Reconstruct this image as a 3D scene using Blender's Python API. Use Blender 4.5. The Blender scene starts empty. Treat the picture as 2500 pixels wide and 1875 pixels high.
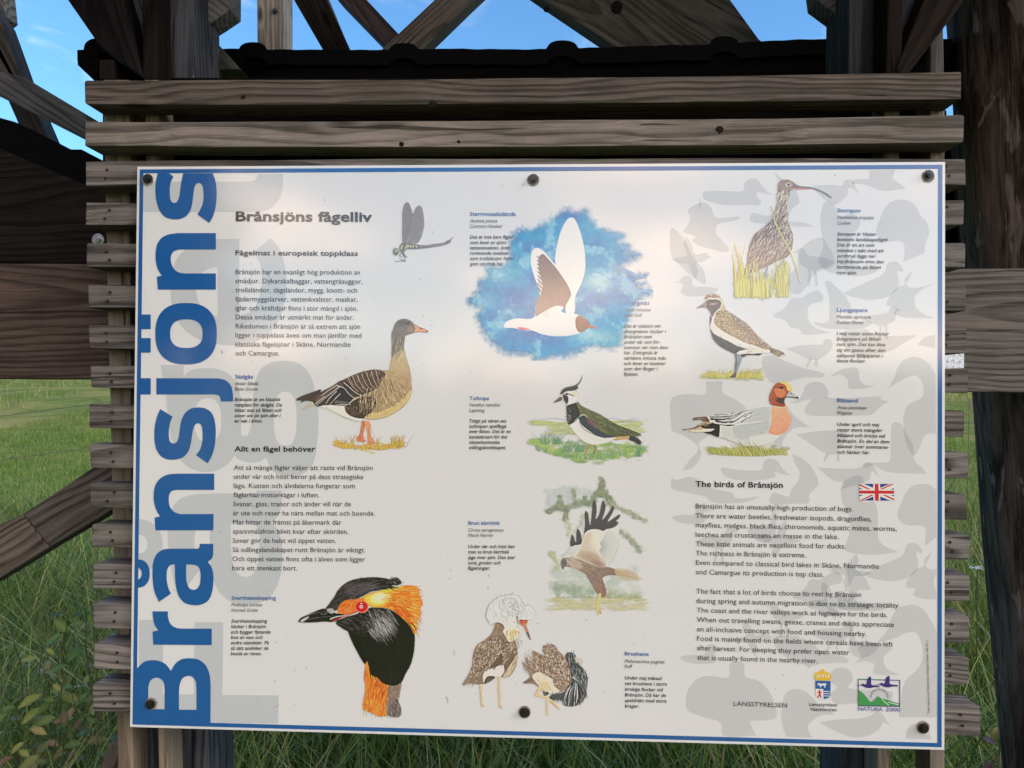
import bpy, bmesh, math, random
import numpy as np
from mathutils import Vector, Matrix, geometry

# ------------------------------------------------------------------ scene, camera, light
S = bpy.context.scene
COL = S.collection
rad = math.radians
BZ = 1.42                                    # height of the board's centre above the ground
BW, BH = 1.189, 0.841                        # an A0 board; world: board plane is Y = 0, X along it, Z up
F = 1800.0                                   # focal length in pixels of the 2500 px wide photograph

r1 = np.array([0.9990, 0.0071, -0.0440]); r1 /= np.linalg.norm(r1)      # board axes seen by the camera (x right, y down, z forward)
r2 = np.array([0.0, -1.0, 0.0110]); r2 -= r1 * (r1 @ r2); r2 /= np.linalg.norm(r2)
r3 = np.cross(r1, r2)
T = np.array([0.0255, 0.0970, 1.0810])
CAM = np.array([-(r1 @ T), (r3 @ T), BZ - (r2 @ T)])                    # camera position in the world


def w_dir(d):                                # camera direction (right, down, forward) to world
    return np.array([r1 @ d, -(r3 @ d), r2 @ d])


cam_d = bpy.data.cameras.new("camera")
cam = bpy.data.objects.new("camera", cam_d)
COL.objects.link(cam)
cx, cy_, cz = w_dir(np.array([1, 0, 0.])), w_dir(np.array([0, -1, 0.])), w_dir(np.array([0, 0, -1.]))
M = Matrix.Identity(4)
for i in range(3):
    M[i][0], M[i][1], M[i][2], M[i][3] = cx[i], cy_[i], cz[i], CAM[i]
cam.matrix_world = M
cam_d.sensor_width = 36.0
cam_d.lens = F / 2500 * 36
cam_d.clip_start = 0.02
cam_d.clip_end = 2000
S.camera = cam

SUN_EL, SUN_AZ = rad(24), rad(112)           # low veiled sun, far to the right behind the photographer
W = bpy.data.worlds.new("World")
S.world = W
W.use_nodes = True
SKY_STRENGTH, EXPOSURE, SUN_STRENGTH = 0.1, 1.14, 0.6
S.view_settings.view_transform = 'Standard'
S.view_settings.look = 'None'
S.view_settings.gamma = 1
S.view_settings.use_curve_mapping = False
S.view_settings.exposure = EXPOSURE


class NT:                                    # small helper for node trees
    def __init__(s, tree):
        s.t = tree
        tree.nodes.clear()

    def n(s, typ, **kw):
        nd = s.t.nodes.new(typ)
        for k, v in kw.items():
            if k in ('i', 'inputs'):
                for kk, vv in v.items():
                    if isinstance(vv, bpy.types.NodeSocket):
                        s.t.links.new(vv, nd.inputs[kk])
                    else:
                        nd.inputs[kk].default_value = vv
            else:
                setattr(nd, k, v)
        return nd

    def math(s, op, a, b=0.0, c=None, clamp=False):
        d = {0: a, 1: b}
        if c is not None:
            d[2] = c
        return s.n('ShaderNodeMath', operation=op, use_clamp=clamp, i=d).outputs[0]

    def mix(s, f, a, b, mode='MIX'):
        return s.n('ShaderNodeMix', data_type='RGBA', blend_type=mode, i={0: f, 6: a, 7: b}).outputs[2]

    def smooth(s, v, lo, hi):
        return s.n('ShaderNodeMapRange', interpolation_type='SMOOTHSTEP', i={0: v, 1: lo, 2: hi, 3: 0.0, 4: 1.0}).outputs[0]

    def noise(s, vec, scale, detail=4.0, rough=0.55, dist=0.0):
        return s.n('ShaderNodeTexNoise', i={'Vector': vec, 'Scale': scale, 'Detail': detail, 'Roughness': rough, 'Distortion': dist})

    def link(s, a, b):
        s.t.links.new(a, b)


def world_nodes():
    t = NT(W.node_tree)
    sky = t.n('ShaderNodeTexSky', sky_type='NISHITA', sun_disc=False, sun_elevation=SUN_EL, sun_rotation=SUN_AZ,
              air_density=1.0, dust_density=0.3, ozone_density=2.0)
    g = t.n('ShaderNodeTexCoord').outputs['Generated']
    sp = t.n('ShaderNodeSeparateXYZ', i={0: g})
    x, y, z = sp.outputs[0], sp.outputs[1], sp.outputs[2]
    den = t.math('ADD', t.math('MAXIMUM', z, 0.0), 0.16)
    pl = t.n('ShaderNodeCombineXYZ', i={0: t.math('DIVIDE', x, den), 1: t.math('DIVIDE', y, den), 2: 0.0}).outputs[0]
    n1 = t.noise(pl, 0.62, 7.0, 0.58, 0.5).outputs[0]
    n2 = t.noise(t.n('ShaderNodeVectorMath', operation='MULTIPLY', i={0: pl, 1: (1.0, 0.75, 1)}).outputs[0], 1.25, 5.0, 0.55, 0.6).outputs[0]
    wisp = t.noise(pl, 3.1, 8.0, 0.62, 1.2).outputs[0]
    back = t.smooth(y, 0.15, -0.45)                                        # 1 behind the photographer
    cover = t.smooth(n1, 0.36, 0.60)
    m_back = t.math('MULTIPLY', cover, back)
    thin = t.math('MULTIPLY', t.smooth(wisp, 0.535, 0.70), t.smooth(n1, 0.36, 0.56))
    m_front = t.math('MULTIPLY', thin, 0.42)
    m = t.math('MAXIMUM', m_back, m_front, clamp=True)
    warm = t.math('MULTIPLY', t.smooth(n2, 0.42, 0.57), back)
    c = t.mix(t.smooth(n1, 0.40, 0.66), (6.9, 7.4, 8.6, 1), (9.5, 9.6, 10.0, 1))
    c = t.mix(warm, c, (22.5, 15.8, 11.8, 1))
    low = t.math('MULTIPLY_ADD', t.smooth(z, 0.50, 0.16), 0.75, 0.55)          # cloud glows towards the horizon
    low = t.math('MULTIPLY', low, t.math('MULTIPLY_ADD', t.smooth(z, -0.01, 0.13), 0.5, 0.5))
    c = t.mix(1.0, c, t.n('ShaderNodeCombineColor', i={0: low, 1: low, 2: low}).outputs[0], 'MULTIPLY')
    blue = t.mix(1.0, sky.outputs[0], (0.70, 1.10, 1.32, 1), 'MULTIPLY')
    colr = t.mix(m, blue, c)
    bg = t.n('ShaderNodeBackground', i={0: colr, 1: SKY_STRENGTH})
    o = t.n('ShaderNodeOutputWorld')
    t.link(bg.outputs[0], o.inputs[0])


world_nodes()
sd = bpy.data.lights.new("sun", 'SUN')
sd.energy = SUN_STRENGTH
sd.angle = rad(20)
sd.color = (1.0, 0.97, 0.94)
so = bpy.data.objects.new("sun", sd)
COL.objects.link(so)
sv = Vector((math.sin(SUN_AZ) * math.cos(SUN_EL), math.cos(SUN_AZ) * math.cos(SUN_EL), math.sin(SUN_EL)))
so.rotation_euler = (-sv).to_track_quat('-Z', 'Y').to_euler()
so.location = sv * 30

# ------------------------------------------------------------------ helpers
rng = np.random.default_rng(7)
random.seed(7)


def ray(px, py, Y):
    """photograph pixel(s) (2500 px wide) -> x, z on the vertical plane at Y"""
    px, py = np.asarray(px, float), np.asarray(py, float)
    a, b = (px - 1250) / F, (py - 937.5) / F
    dx = r1[0] * a + r1[1] * b + r1[2]
    dy = -(r3[0] * a + r3[1] * b + r3[2])
    dz = r2[0] * a + r2[1] * b + r2[2]
    k = (Y - CAM[1]) / dy
    return CAM[0] + k * dx, CAM[2] + k * dz


K = 2500 / 2212.0                            # "display" pixels used while measuring -> photograph pixels


def D(px, py, Y):
    x, z = ray(px * K, py * K, Y)
    return float(x), float(z)


def lin(c):
    c = np.asarray(c, float) / 255.0
    return np.where(c <= 0.04045, c / 12.92, ((c + 0.055) / 1.055) ** 2.4)


def ink(c, a=1.0):                           # printed colour as reflectance
    v = np.clip(lin(c) * 1.12, 0, 0.86)
    return (float(v[0]), float(v[1]), float(v[2]), a)


def tag(o, label=None, cat=None, group=None, kind=None):
    if label: o['label'] = label
    if cat: o['category'] = cat
    if group: o['group'] = group
    if kind: o['kind'] = kind
    return o


def empty(name, loc, label=None, cat=None, group=None):
    o = bpy.data.objects.new(name, None)
    COL.objects.link(o)
    o.location = loc
    o.empty_display_size = 0.1
    tag(o, label, cat, group)
    return o


def link_mesh(name, me, mat, parent=None, loc=None):
    o = bpy.data.objects.new(name, me)
    COL.objects.link(o)
    if mat: me.materials.append(mat)
    if parent is not None:
        o.parent = parent
        o.matrix_parent_inverse = Matrix.Translation(parent.location).inverted()
    if loc is not None: o.location = loc
    return o


def arr_mesh(name, V, faces, smooth=False):
    """V (n,3) array, faces (m,k) array or list of lists"""
    me = bpy.data.meshes.new(name)
    V = np.asarray(V, np.float32)
    if isinstance(faces, np.ndarray):
        m, k = faces.shape
        me.vertices.add(len(V)); me.vertices.foreach_set('co', V.ravel())
        me.loops.add(m * k); me.loops.foreach_set('vertex_index', faces.astype(np.int32).ravel())
        me.polygons.add(m)
        me.polygons.foreach_set('loop_start', np.arange(0, m * k, k, dtype=np.int32))
        me.polygons.foreach_set('loop_total', np.full(m, k, np.int32))
        me.update(calc_edges=True)
        me.validate()
    else:
        me.from_pydata([tuple(map(float, v)) for v in V], [], faces)
        me.update()
    if smooth:
        me.polygons.foreach_set('use_smooth', np.ones(len(me.polygons), bool))
    return me


def colour_attr(me, rgba, name='col'):
    a = me.color_attributes.new(name, 'FLOAT_COLOR', 'POINT')
    a.data.foreach_set('color', np.asarray(rgba, np.float32).ravel())


def new_mat(name):
    m = bpy.data.materials.new(name)
    m.use_nodes = True
    return m, NT(m.node_tree)


def finish(t, bsdf):
    o = t.n('ShaderNodeOutputMaterial')
    t.link(bsdf, o.inputs[0])


# ------------------------------------------------------------------ materials
def wood_mat(name, dark, light, grain=1.0, bump=0.35, rough=0.8, knots=True, green=0.0, spec=0.2):
    """weathered sawn timber, grain along the object's X axis, every piece different"""
    m, t = new_mat(name)
    oc = t.n('ShaderNodeTexCoord').outputs['Object']
    oi = t.n('ShaderNodeObjectInfo')
    rnd = oi.outputs['Random']
    off = t.n('ShaderNodeCombineXYZ', i={0: t.math('MULTIPLY', rnd, 37.0), 1: t.math('MULTIPLY', rnd, 11.3), 2: t.math('MULTIPLY', rnd, 5.7)}).outputs[0]
    v = t.n('ShaderNodeVectorMath', operation='ADD', i={0: oc, 1: off}).outputs[0]
    warp = t.noise(t.n('ShaderNodeVectorMath', operation='MULTIPLY', i={0: v, 1: (3.4, 9.0, 9.0)}).outputs[0], 1.0, 2.0)
    wv = t.n('ShaderNodeVectorMath', operation='MULTIPLY_ADD', i={0: warp.outputs[1], 1: (0.0, 0.026, 0.026), 2: v}).outputs[0]
    # knots bend the grain
    kv = t.n('ShaderNodeVectorMath', operation='MULTIPLY', i={0: v, 1: (3.1, 9.0, 9.0)}).outputs[0]
    vor = t.n('ShaderNodeTexVoronoi', i={'Vector': kv, 'Scale': 1.0, 'Randomness': 1.0})
    kd = vor.outputs['Distance']
    gv = t.n('ShaderNodeVectorMath', operation='MULTIPLY', i={0: wv, 1: (1.7, 165.0 * grain, 165.0 * grain)}).outputs[0]
    ring = t.noise(gv, 1.0, 3.0, 0.6).outputs[0]
    fine = t.noise(t.n('ShaderNodeVectorMath', operation='MULTIPLY', i={0: wv, 1: (7.0, 520.0, 520.0)}).outputs[0], 1.0, 2.0, 0.6).outputs[0]
    blot = t.noise(v, 6.0, 4.0, 0.6).outputs[0]
    big = t.noise(t.n('ShaderNodeVectorMath', operation='MULTIPLY', i={0: wv, 1: (0.9, 30.0, 30.0)}).outputs[0], 1.0, 3.0, 0.6, 0.6).outputs[0]
    so_ = t.n('ShaderNodeSeparateXYZ', i={0: oc})
    sw = t.n('ShaderNodeSeparateXYZ', i={0: warp.outputs[1]})
    r2_ = t.math('FRACT', t.math('MULTIPLY', rnd, 7.31)); r3_ = t.math('FRACT', t.math('MULTIPLY', rnd, 17.77))
    # pith axis: somewhere behind the face, slightly out of true with the board, so that the cut shows long arches
    tilt = t.math('MULTIPLY', so_.outputs[0], t.math('MULTIPLY_ADD', r3_, 0.09, -0.045))
    py_ = t.math('ADD', t.math('ADD', so_.outputs[1], t.math('MULTIPLY_ADD', r2_, -0.05, -0.018)), tilt)
    kb = t.math('MULTIPLY', t.smooth(kd, 0.42, 0.05), 0.012)
    pz_ = t.math('ADD', t.math('ADD', so_.outputs[2], t.math('MULTIPLY_ADD', rnd, 0.10, -0.05)), t.math('ADD', t.math('MULTIPLY_ADD', sw.outputs[1], 0.034, -0.017), kb))
    rr_ = t.math('SQRT', t.math('ADD', t.math('MULTIPLY', py_, py_), t.math('MULTIPLY', pz_, pz_)))
    ringv = t.math('ADD', t.math('MULTIPLY', rr_, 165.0 * grain), t.math('MULTIPLY', sw.outputs[2], 1.1))
    saw = t.math('FRACT', ringv)
    late = t.math('MULTIPLY', t.smooth(saw, 0.35, 0.86), t.smooth(saw, 1.0, 0.90))      # thin dark latewood lines
    f = t.math('ADD', t.math('MULTIPLY', ring, 0.34), t.math('MULTIPLY', fine, 0.30))
    f = t.math('ADD', f, t.math('MULTIPLY', big, 0.30))
    f = t.math('ADD', f, t.math('MULTIPLY', blot, 0.30))
    f = t.math('SUBTRACT', f, t.math('MULTIPLY', late, 0.15))
    f = t.smooth(f, 0.38, 0.80)
    c = t.mix(f, dark + (1,), light + (1,))
    if knots:
        kn = t.smooth(kd, 0.13, 0.05)
        c = t.mix(t.math('MULTIPLY', kn, 0.85), c, (dark[0] * 0.35, dark[1] * 0.33, dark[2] * 0.33, 1))
        halo = t.math('MULTIPLY', t.smooth(kd, 0.2, 0.13), t.math('SUBTRACT', 1.0, kn))
        c = t.mix(t.math('MULTIPLY', halo, 0.35), c, (light[0] * 1.1, light[1] * 1.1, light[2] * 1.1, 1))
    crack = t.noise(t.n('ShaderNodeVectorMath', operation='MULTIPLY', i={0: wv, 1: (1.6, 120.0, 120.0)}).outputs[0], 1.0, 1.0, 0.4).outputs[0]
    ck = t.smooth(crack, 0.31, 0.27)
    c = t.mix(t.math('MULTIPLY', ck, 0.8), c, (dark[0] * 0.25, dark[1] * 0.25, dark[2] * 0.25, 1))
    if green:
        alg = t.smooth(t.noise(v, 9.0, 4.0, 0.7).outputs[0], 0.50, 0.72)
        c = t.mix(t.math('MULTIPLY', alg, green), c, (0.07, 0.08, 0.035, 1))
    c = t.mix(1.0, c, oi.outputs['Color'], 'MULTIPLY')
    hgt = t.math('ADD', t.math('MULTIPLY', ring, 0.7), t.math('MULTIPLY', fine, 0.45))
    hgt = t.math('SUBTRACT', hgt, t.math('MULTIPLY', ck, 1.2))
    hgt = t.math('ADD', hgt, t.math('MULTIPLY', late, 0.5))
    bp = t.n('ShaderNodeBump', i={'Strength': bump, 'Distance': 0.004, 'Height': hgt})
    b = t.n('ShaderNodeBsdfPrincipled', i={'Base Color': c, 'Roughness': rough, 'Normal': bp.outputs[0], 'Specular IOR Level': spec})
    finish(t, b.outputs[0])
    return m


M_SLAT = wood_mat('weathered_slat_wood', (0.042, 0.037, 0.034), (0.208, 0.188, 0.175), green=0.3)
M_BATTEN = wood_mat('pale_batten_wood', (0.17, 0.14, 0.11), (0.36, 0.31, 0.25), grain=1.2)
M_BEAM = wood_mat('brown_beam_wood', (0.028, 0.020, 0.017), (0.112, 0.083, 0.072), grain=0.9)
M_GREY = wood_mat('grey_brace_wood', (0.07, 0.062, 0.055), (0.25, 0.225, 0.20), grain=0.8)
M_DARK = wood_mat('dark_stained_shaded_wood', (0.005, 0.0042, 0.004), (0.016, 0.0135, 0.0125), grain=0.8, rough=0.85, spec=0.04)  # dark stained wood; its colour also stands in for shade on the batten tops
M_POST = wood_mat('dark_post_wood', (0.022, 0.023, 0.026), (0.115, 0.12, 0.13), grain=0.7, rough=0.65, spec=0.15)


def plain(name, col, rough=0.5, metal=0.0, spec=0.5, noise=0.0, nscale=60):
    m, t = new_mat(name)
    c = col + (1,)
    if noise:
        oc = t.n('ShaderNodeTexCoord').outputs['Object']
        n = t.noise(oc, nscale, 4.0, 0.6).outputs[0]
        c = t.mix(t.smooth(n, 0.35, 0.7), tuple(x * (1 - noise) for x in col) + (1,), tuple(min(1, x * (1 + noise)) for x in col) + (1,))
    b = t.n('ShaderNodeBsdfPrincipled', i={'Base Color': c, 'Roughness': rough, 'Metallic': metal, 'Specular IOR Level': spec})
    finish(t, b.outputs[0])
    return m


M_BOLT = plain('black_rubber', (0.012, 0.012, 0.013), 0.30, 0.0, 0.7, 0.4, 300)
M_STEEL = plain('galvanised_steel', (0.55, 0.57, 0.6), 0.38, 0.9, 0.5, 0.25, 400)
M_ROOF = plain('black_bitumen_sheet', (0.005, 0.005, 0.0055), 0.9, 0.0, 0.05, 0.4, 200)

GLOSS, COAT_IOR = 0.08, 1.86


def laminate(name, mode, col=None, alpha=1.0, dirt=True):
    """the printed, glossy laminate: all the print lies under one clear coat"""
    m, t = new_mat(name)
    gp = t.n('ShaderNodeNewGeometry').outputs['Position']
    if mode == 'flat':
        c = t.n('ShaderNodeRGB'); c.outputs[0].default_value = col
        c = c.outputs[0]
    else:
        at = t.n('ShaderNodeAttribute', attribute_name='col')
        c = at.outputs['Color']
        alpha = at.outputs['Alpha']
    # faint yellowing and smears, tiny specks of dirt under the gloss
    if dirt:
        ye = t.smooth(t.noise(gp, 2.3, 3.0, 0.6).outputs[0], 0.35, 0.75)
        c = t.mix(t.math('MULTIPLY', ye, 0.035), c, (0.62, 0.55, 0.44, 1))
        sp = t.n('ShaderNodeTexVoronoi', i={'Vector': gp, 'Scale': 70.0, 'Randomness': 1.0})
        sel = t.math('GREATER_THAN', t.n('ShaderNodeSeparateColor', i={0: sp.outputs['Color']}).outputs[0], 0.72)
        dot = t.math('MULTIPLY', t.smooth(sp.outputs['Distance'], 0.11, 0.04), sel)
        msk = t.smooth(t.noise(gp, 3.0, 2.0).outputs[0], 0.42, 0.66)
        c = t.mix(t.math('MULTIPLY', t.math('MULTIPLY', dot, msk), 0.75), c, (0.12, 0.11, 0.10, 1))
    rg = t.math('ADD', t.math('MULTIPLY', t.noise(gp, 14.0, 4.0, 0.6).outputs[0], 0.10), GLOSS - 0.03)
    wob = t.noise(gp, 1.7, 2.0, 0.5).outputs[0]
    bp = t.n('ShaderNodeBump', i={'Strength': 0.10, 'Distance': 0.02, 'Height': wob})
    b = t.n('ShaderNodeBsdfPrincipled', i={'Base Color': c, 'Roughness': 0.55, 'Specular IOR Level': 0.0, 'Coat Weight': 1.0,
                                           'Coat Roughness': rg, 'Coat IOR': COAT_IOR, 'Coat Normal': bp.outputs[0]})
    out = b.outputs[0]
    if mode != 'flat' or (not isinstance(alpha, float)) or alpha < 1.0:
        tr = t.n('ShaderNodeBsdfTransparent')
        out = t.n('ShaderNodeMixShader', i={0: alpha, 1: tr.outputs[0], 2: out}).outputs[0]
    finish(t, out)
    return m


WHITE = (0.79, 0.80, 0.81, 1)
M_PANEL = laminate('white_laminate', 'flat', WHITE)
M_BLUE = laminate('blue_print', 'flat', ink((22, 88, 154)))
M_GHOST = laminate('pale_grey_print', 'flat', ink((190, 196, 200)))
M_SIL = laminate('grey_silhouette_print', 'flat', ink((128, 140, 146)), 0.155)
M_ART = laminate('painted_print', 'attr')
M_TXT = laminate('dark_text_print', 'flat', ink((52, 52, 56)), dirt=False)
M_TXTB = laminate('black_text_print', 'flat', ink((18, 18, 20)), dirt=False)
M_TXTL = laminate('blue_text_print', 'flat', ink((24, 88, 158)), dirt=False)
M_TXTV = laminate('violet_text_print', 'flat', ink((92, 88, 160)), dirt=False)
# ------------------------------------------------------------------ ground and field
def ground_z(x, y):
    x, y = np.asarray(x, float), np.asarray(y, float)
    r = np.clip((y - 7.0) / 45.0, 0, 1)
    z = 2.9 * r * r * (3 - 2 * r)
    z = z + 0.05 * np.sin(x * 0.9 + 1.3) * np.sin(y * 0.7) + 0.10 * np.sin(x * 0.21 + 2) * np.sin(y * 0.17 + 1) * np.clip((y - 4) / 10, 0, 1)
    return z


def make_ground():
    xs = np.concatenate([np.linspace(-600, -42, 16), np.linspace(-40, 40, 81), np.linspace(42, 600, 16)])
    ys = np.concatenate([np.linspace(-600, -22, 16), np.linspace(-20, 90, 111), np.linspace(100, 900, 16)])
    X, Y = np.meshgrid(xs, ys)
    V = np.stack([X, Y, ground_z(X, Y)], -1).reshape(-1, 3)
    nx, ny = len(xs), len(ys)
    i = np.arange(nx * ny).reshape(ny, nx)
    Fc = np.stack([i[:-1, :-1], i[:-1, 1:], i[1:, 1:], i[1:, :-1]], -1).reshape(-1, 4)
    m, t = new_mat('meadow_ground')
    gp = t.n('ShaderNodeNewGeometry').outputs['Position']
    a = t.noise(gp, 0.35, 6.0, 0.65, 0.6).outputs[0]
    b = t.noise(gp, 2.6, 5.0, 0.7, 0.4).outputs[0]
    sv_ = t.n('ShaderNodeVectorMath', operation='MULTIPLY', i={0: gp, 1: (1.2, 0.35, 1.0)}).outputs[0]
    d = t.noise(sv_, 5.0, 5.0, 0.7).outputs[0]
    c = t.mix(t.smooth(b, 0.35, 0.68), (0.105, 0.155, 0.026, 1), (0.200, 0.255, 0.055, 1))
    c = t.mix(t.math('MULTIPLY', t.smooth(a, 0.46, 0.66), 0.75), c, (0.32, 0.285, 0.10, 1))
    c = t.mix(t.math('MULTIPLY', t.smooth(d, 0.56, 0.70), 0.6), c, (0.062, 0.105, 0.020, 1))
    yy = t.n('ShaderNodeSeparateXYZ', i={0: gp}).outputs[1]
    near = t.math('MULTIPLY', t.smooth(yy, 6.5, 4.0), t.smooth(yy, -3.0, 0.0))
    c = t.mix(t.math('MULTIPLY', near, 0.85), c, (0.018, 0.026, 0.009, 1))  # dark thatch under the tall grass, with shade between blades put into the colour
    bp = t.n('ShaderNodeBump', i={'Strength': 0.6, 'Distance': 0.15, 'Height': t.math('ADD', b, d)})
    bs = t.n('ShaderNodeBsdfPrincipled', i={'Base Color': c, 'Roughness': 0.9, 'Normal': bp.outputs[0], 'Specular IOR Level': 0.1})
    finish(t, bs.outputs[0])
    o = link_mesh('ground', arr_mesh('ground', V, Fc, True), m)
    tag(o, kind='structure')
    return o


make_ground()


# ------------------------------------------------------------------ timber
def timber(name, poly, y0, thick, mat, parent, tone=(1, 1, 1), bevel=0.0025, axis=None, zigzag=0.0, label=None):
    """a sawn piece: outline given in display pixels on the plane Y = y0 (its front), thick metres deep, grain along its length"""
    if parent is not None and parent.name.startswith(('timber_tower', 'shelter')):      # carry the members on past the edge of the picture
        m = len(poly); longer = []
        for k, p in enumerate(poly):
            if p[1] < -40 or p[0] < -55 or p[0] > 2300:
                q = max((poly[k - 1], poly[(k + 1) % m]), key=lambda w: -1 if (w[1] < -40 or w[0] < -55 or w[0] > 2300) else math.hypot(w[0] - p[0], w[1] - p[1]))
                dl = math.hypot(p[0] - q[0], p[1] - q[1])
                p = (p[0] + (p[0] - q[0]) / dl * 330, p[1] + (p[1] - q[1]) / dl * 330)
            longer.append(p)
        poly = longer
    pts = [D(px, py, y0) for px, py in poly]
    n = len(pts)
    if axis is None:
        e = max(range(n), key=lambda k: (pts[k][0] - pts[(k + 1) % n][0]) ** 2 + (pts[k][1] - pts[(k + 1) % n][1]) ** 2)
        a, b = pts[e], pts[(e + 1) % n]
        ang = math.atan2(b[1] - a[1], b[0] - a[0])
    else:
        ang = axis
    c, s = math.cos(ang), math.sin(ang)
    mx, mz = sum(p[0] for p in pts) / n, sum(p[1] for p in pts) / n
    loc2 = [((x - mx) * c + (z - mz) * s, -(x - mx) * s + (z - mz) * c) for x, z in pts]
    if sum(loc2[k][0] * loc2[(k + 1) % n][1] - loc2[(k + 1) % n][0] * loc2[k][1] for k in range(n)) < 0:
        loc2.reverse()
    bm = bmesh.new()
    f = [bm.verts.new((u, -thick / 2, v)) for u, v in loc2]
    g = [bm.verts.new((u, thick / 2, v)) for u, v in loc2]
    bm.faces.new(f)
    bm.faces.new(list(reversed(g)))
    for k in range(n):
        bm.faces.new((f[(k + 1) % n], f[k], g[k], g[(k + 1) % n]))
    bmesh.ops.recalc_face_normals(bm, faces=bm.faces)
    if bevel:
        bmesh.ops.bevel(bm, geom=list(bm.edges), offset=bevel, segments=2, profile=0.6, affect='EDGES')
    me = bpy.data.meshes.new(name)
    bm.to_mesh(me); bm.free()
    o = bpy.data.objects.new(name, me)
    COL.objects.link(o)
    me.materials.append(mat)
    m3 = Matrix(((c, 0, -s), (0, 1, 0), (s, 0, c))).to_4x4()
    m3.translation = (mx, y0 + thick / 2, mz)
    if parent is not None:
        o.parent = parent
        o.matrix_parent_inverse = Matrix.Translation(parent.location).inverted()
    o.matrix_basis = m3
    o.color = (*tone, 1)
    if label: o['label'] = label
    return o


def box_pts(x0, y0, x1, y1):
    return [(x0, y0), (x1, y0), (x1, y1), (x0, y1)]


# ---- the slatted screen that carries the board
screen = empty('slatted_screen', (0, 0.03, 0), 'weathered grey-brown slatted timber screen standing behind the white bird board', 'screen')
LT = [173, 262, 349, 437, 525.5, 614.5, 702, 790, 873, 959.5, 1045.5, 1132.5, 1219, 1304.5, 1391, 1477.5]
RT = [155, 248.5, 343.5, 432, 524.5, 617.5, 709, 796, 888, 978, 1068, 1157, 1243, 1332, 1421.5, 1527]
LX = [182, 184, 185, 185.5, 187, 190, 191, 195, 192.5, 194, 194, 199, 201, 200.5, 202.5, 199.5]
RX = [2077, 2083, 2085.5, 2083, 2086, 2086, 2089, 2093, 2084, 2091, 2087.5, 2095.5, 2095, 2094, 2093.5, 2118]
HT = [52, 53, 51, 49, 50, 49, 50, 48, 51, 52, 51, 49, 52, 53, 54, 59]
TN = [(0.82, .74, .69), (1.42, 1.34, 1.29), (1.2, 1.17, 1.16), (1.02, 1.0, 1.0), (1.0, .98, .98), (.98, .96, .96), (.96, .94, .95), (1.0, .98, .99),
      (.98, .97, .98), (1.06, 1.06, 1.09), (1.10, 1.10, 1.13), (1.18, 1.18, 1.22), (1.26, 1.26, 1.30), (1.32, 1.32, 1.35), (1.38, 1.37, 1.39), (1.44, 1.42, 1.43)]
rs = random.Random(21)
for k in range(16):
    a, b = LT[k], RT[k]
    hl, hr = HT[k], HT[k] + (4 if k > 1 else 6)
    xs_ = [LX[k] + (RX[k] - LX[k]) * q / 14 for q in range(15)]
    lo_ = lambda x: (x - LX[k]) / (RX[k] - LX[k])
    bow = lambda x: (-4.0 if k == 2 else 5.0) * (1 - (2 * lo_(x) - 1) ** 2)          # the boards sag a little in the middle
    wob = lambda: rs.gauss(0, .55)
    top = [(x, a + (b - a) * lo_(x) + bow(x) + wob()) for x in xs_]
    bot = [(x, a + hl + (b + hr - a - hl) * lo_(x) + bow(x) * (1.0 if k < 2 else .4) + wob()) for x in xs_]
    ch = lambda: rs.uniform(1.0, 4.5) if rs.random() < .6 else .8
    c1, c2, c3, c4 = ch(), ch(), ch(), ch()
    sl, sr = rs.uniform(-2, 2), rs.uniform(-2.2, 2.2)
    top[0] = (LX[k] + c1, top[0][1]); bot[0] = (LX[k] + sl + c2, bot[0][1])
    top[-1] = (RX[k] - c3, top[-1][1]); bot[-1] = (RX[k] + sr - c4, bot[-1][1])
    poly = [(LX[k], top[0][1] + c1 * .8)] + top + [(RX[k], top[-1][1] + c3 * .8), (RX[k] + sr, bot[-1][1] - c4 * .8)] + bot[::-1] + [(LX[k] + sl, bot[0][1] - c2 * .8)]
    timber('slat', poly, 0.006 + rs.uniform(0, .0022), 0.045, M_SLAT, screen, TN[k], 0.0014, axis=-0.006 + 0.004 * random.random())
for t0, b0, t1, b1 in ((222, 279, 257, 288), (311.5, 343, 345, 366), (1911.5, 1945, 1893, 1921), (2010, 2041, 2008, 2041)):
    timber('batten', [(t0, 172), (b0, 172), (b1, 1760), (t1, 1760)], 0.0525, 0.045, M_BATTEN, screen, (.88, .82, .76) if t0 < 1000 else (.72, .70, .69), 0.002)
for poly in ([(214, 128), (246, 128), (246, 171), (214, 171)], [(306, -60), (337, -60), (340, 171), (308, 171)], [(1918, -60), (1952, -60), (1948, 171), (1914, 171)], [(2010, 60), (2038, 60), (2040, 171), (2010, 171)]):
    timber('batten_head', poly, 0.0535, 0.045, M_DARK if poly[0][0] < 2000 else M_POST, screen, (1.1, 1.0, .9), 0.002, axis=1.57)  # tops of the same battens, roof shade put into their dark colour
# nail heads driven into the slat ends
bmn = bmesh.new()
bmesh.ops.create_cone(bmn, cap_ends=True, segments=8, radius1=0.0022, radius2=0.0019, depth=0.0016, matrix=Matrix.Rotation(rad(90), 4, 'X'))
nail_me = bpy.data.meshes.new('nail'); bmn.to_mesh(nail_me); bmn.free()
nail_me.materials.append(plain('rusty_nail', (0.02, 0.014, 0.011), 0.7, 0.3))
for k in range(2, 16):
    for px, dy in ((RX[k] - 42 + random.uniform(-6, 6), 0.30), (RX[k] - 40 + random.uniform(-6, 6), 0.70), (LX[k] + 45 + random.uniform(-8, 8), 0.35), (LX[k] + 44 + random.uniform(-8, 8), 0.72)):
        py = (RT[k] if px > 1000 else LT[k]) + HT[k] * dy
        x, z = D(px, py, 0.0055)
        link_mesh('nail', nail_me, None, screen, (x, 0.0056, z))

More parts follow.
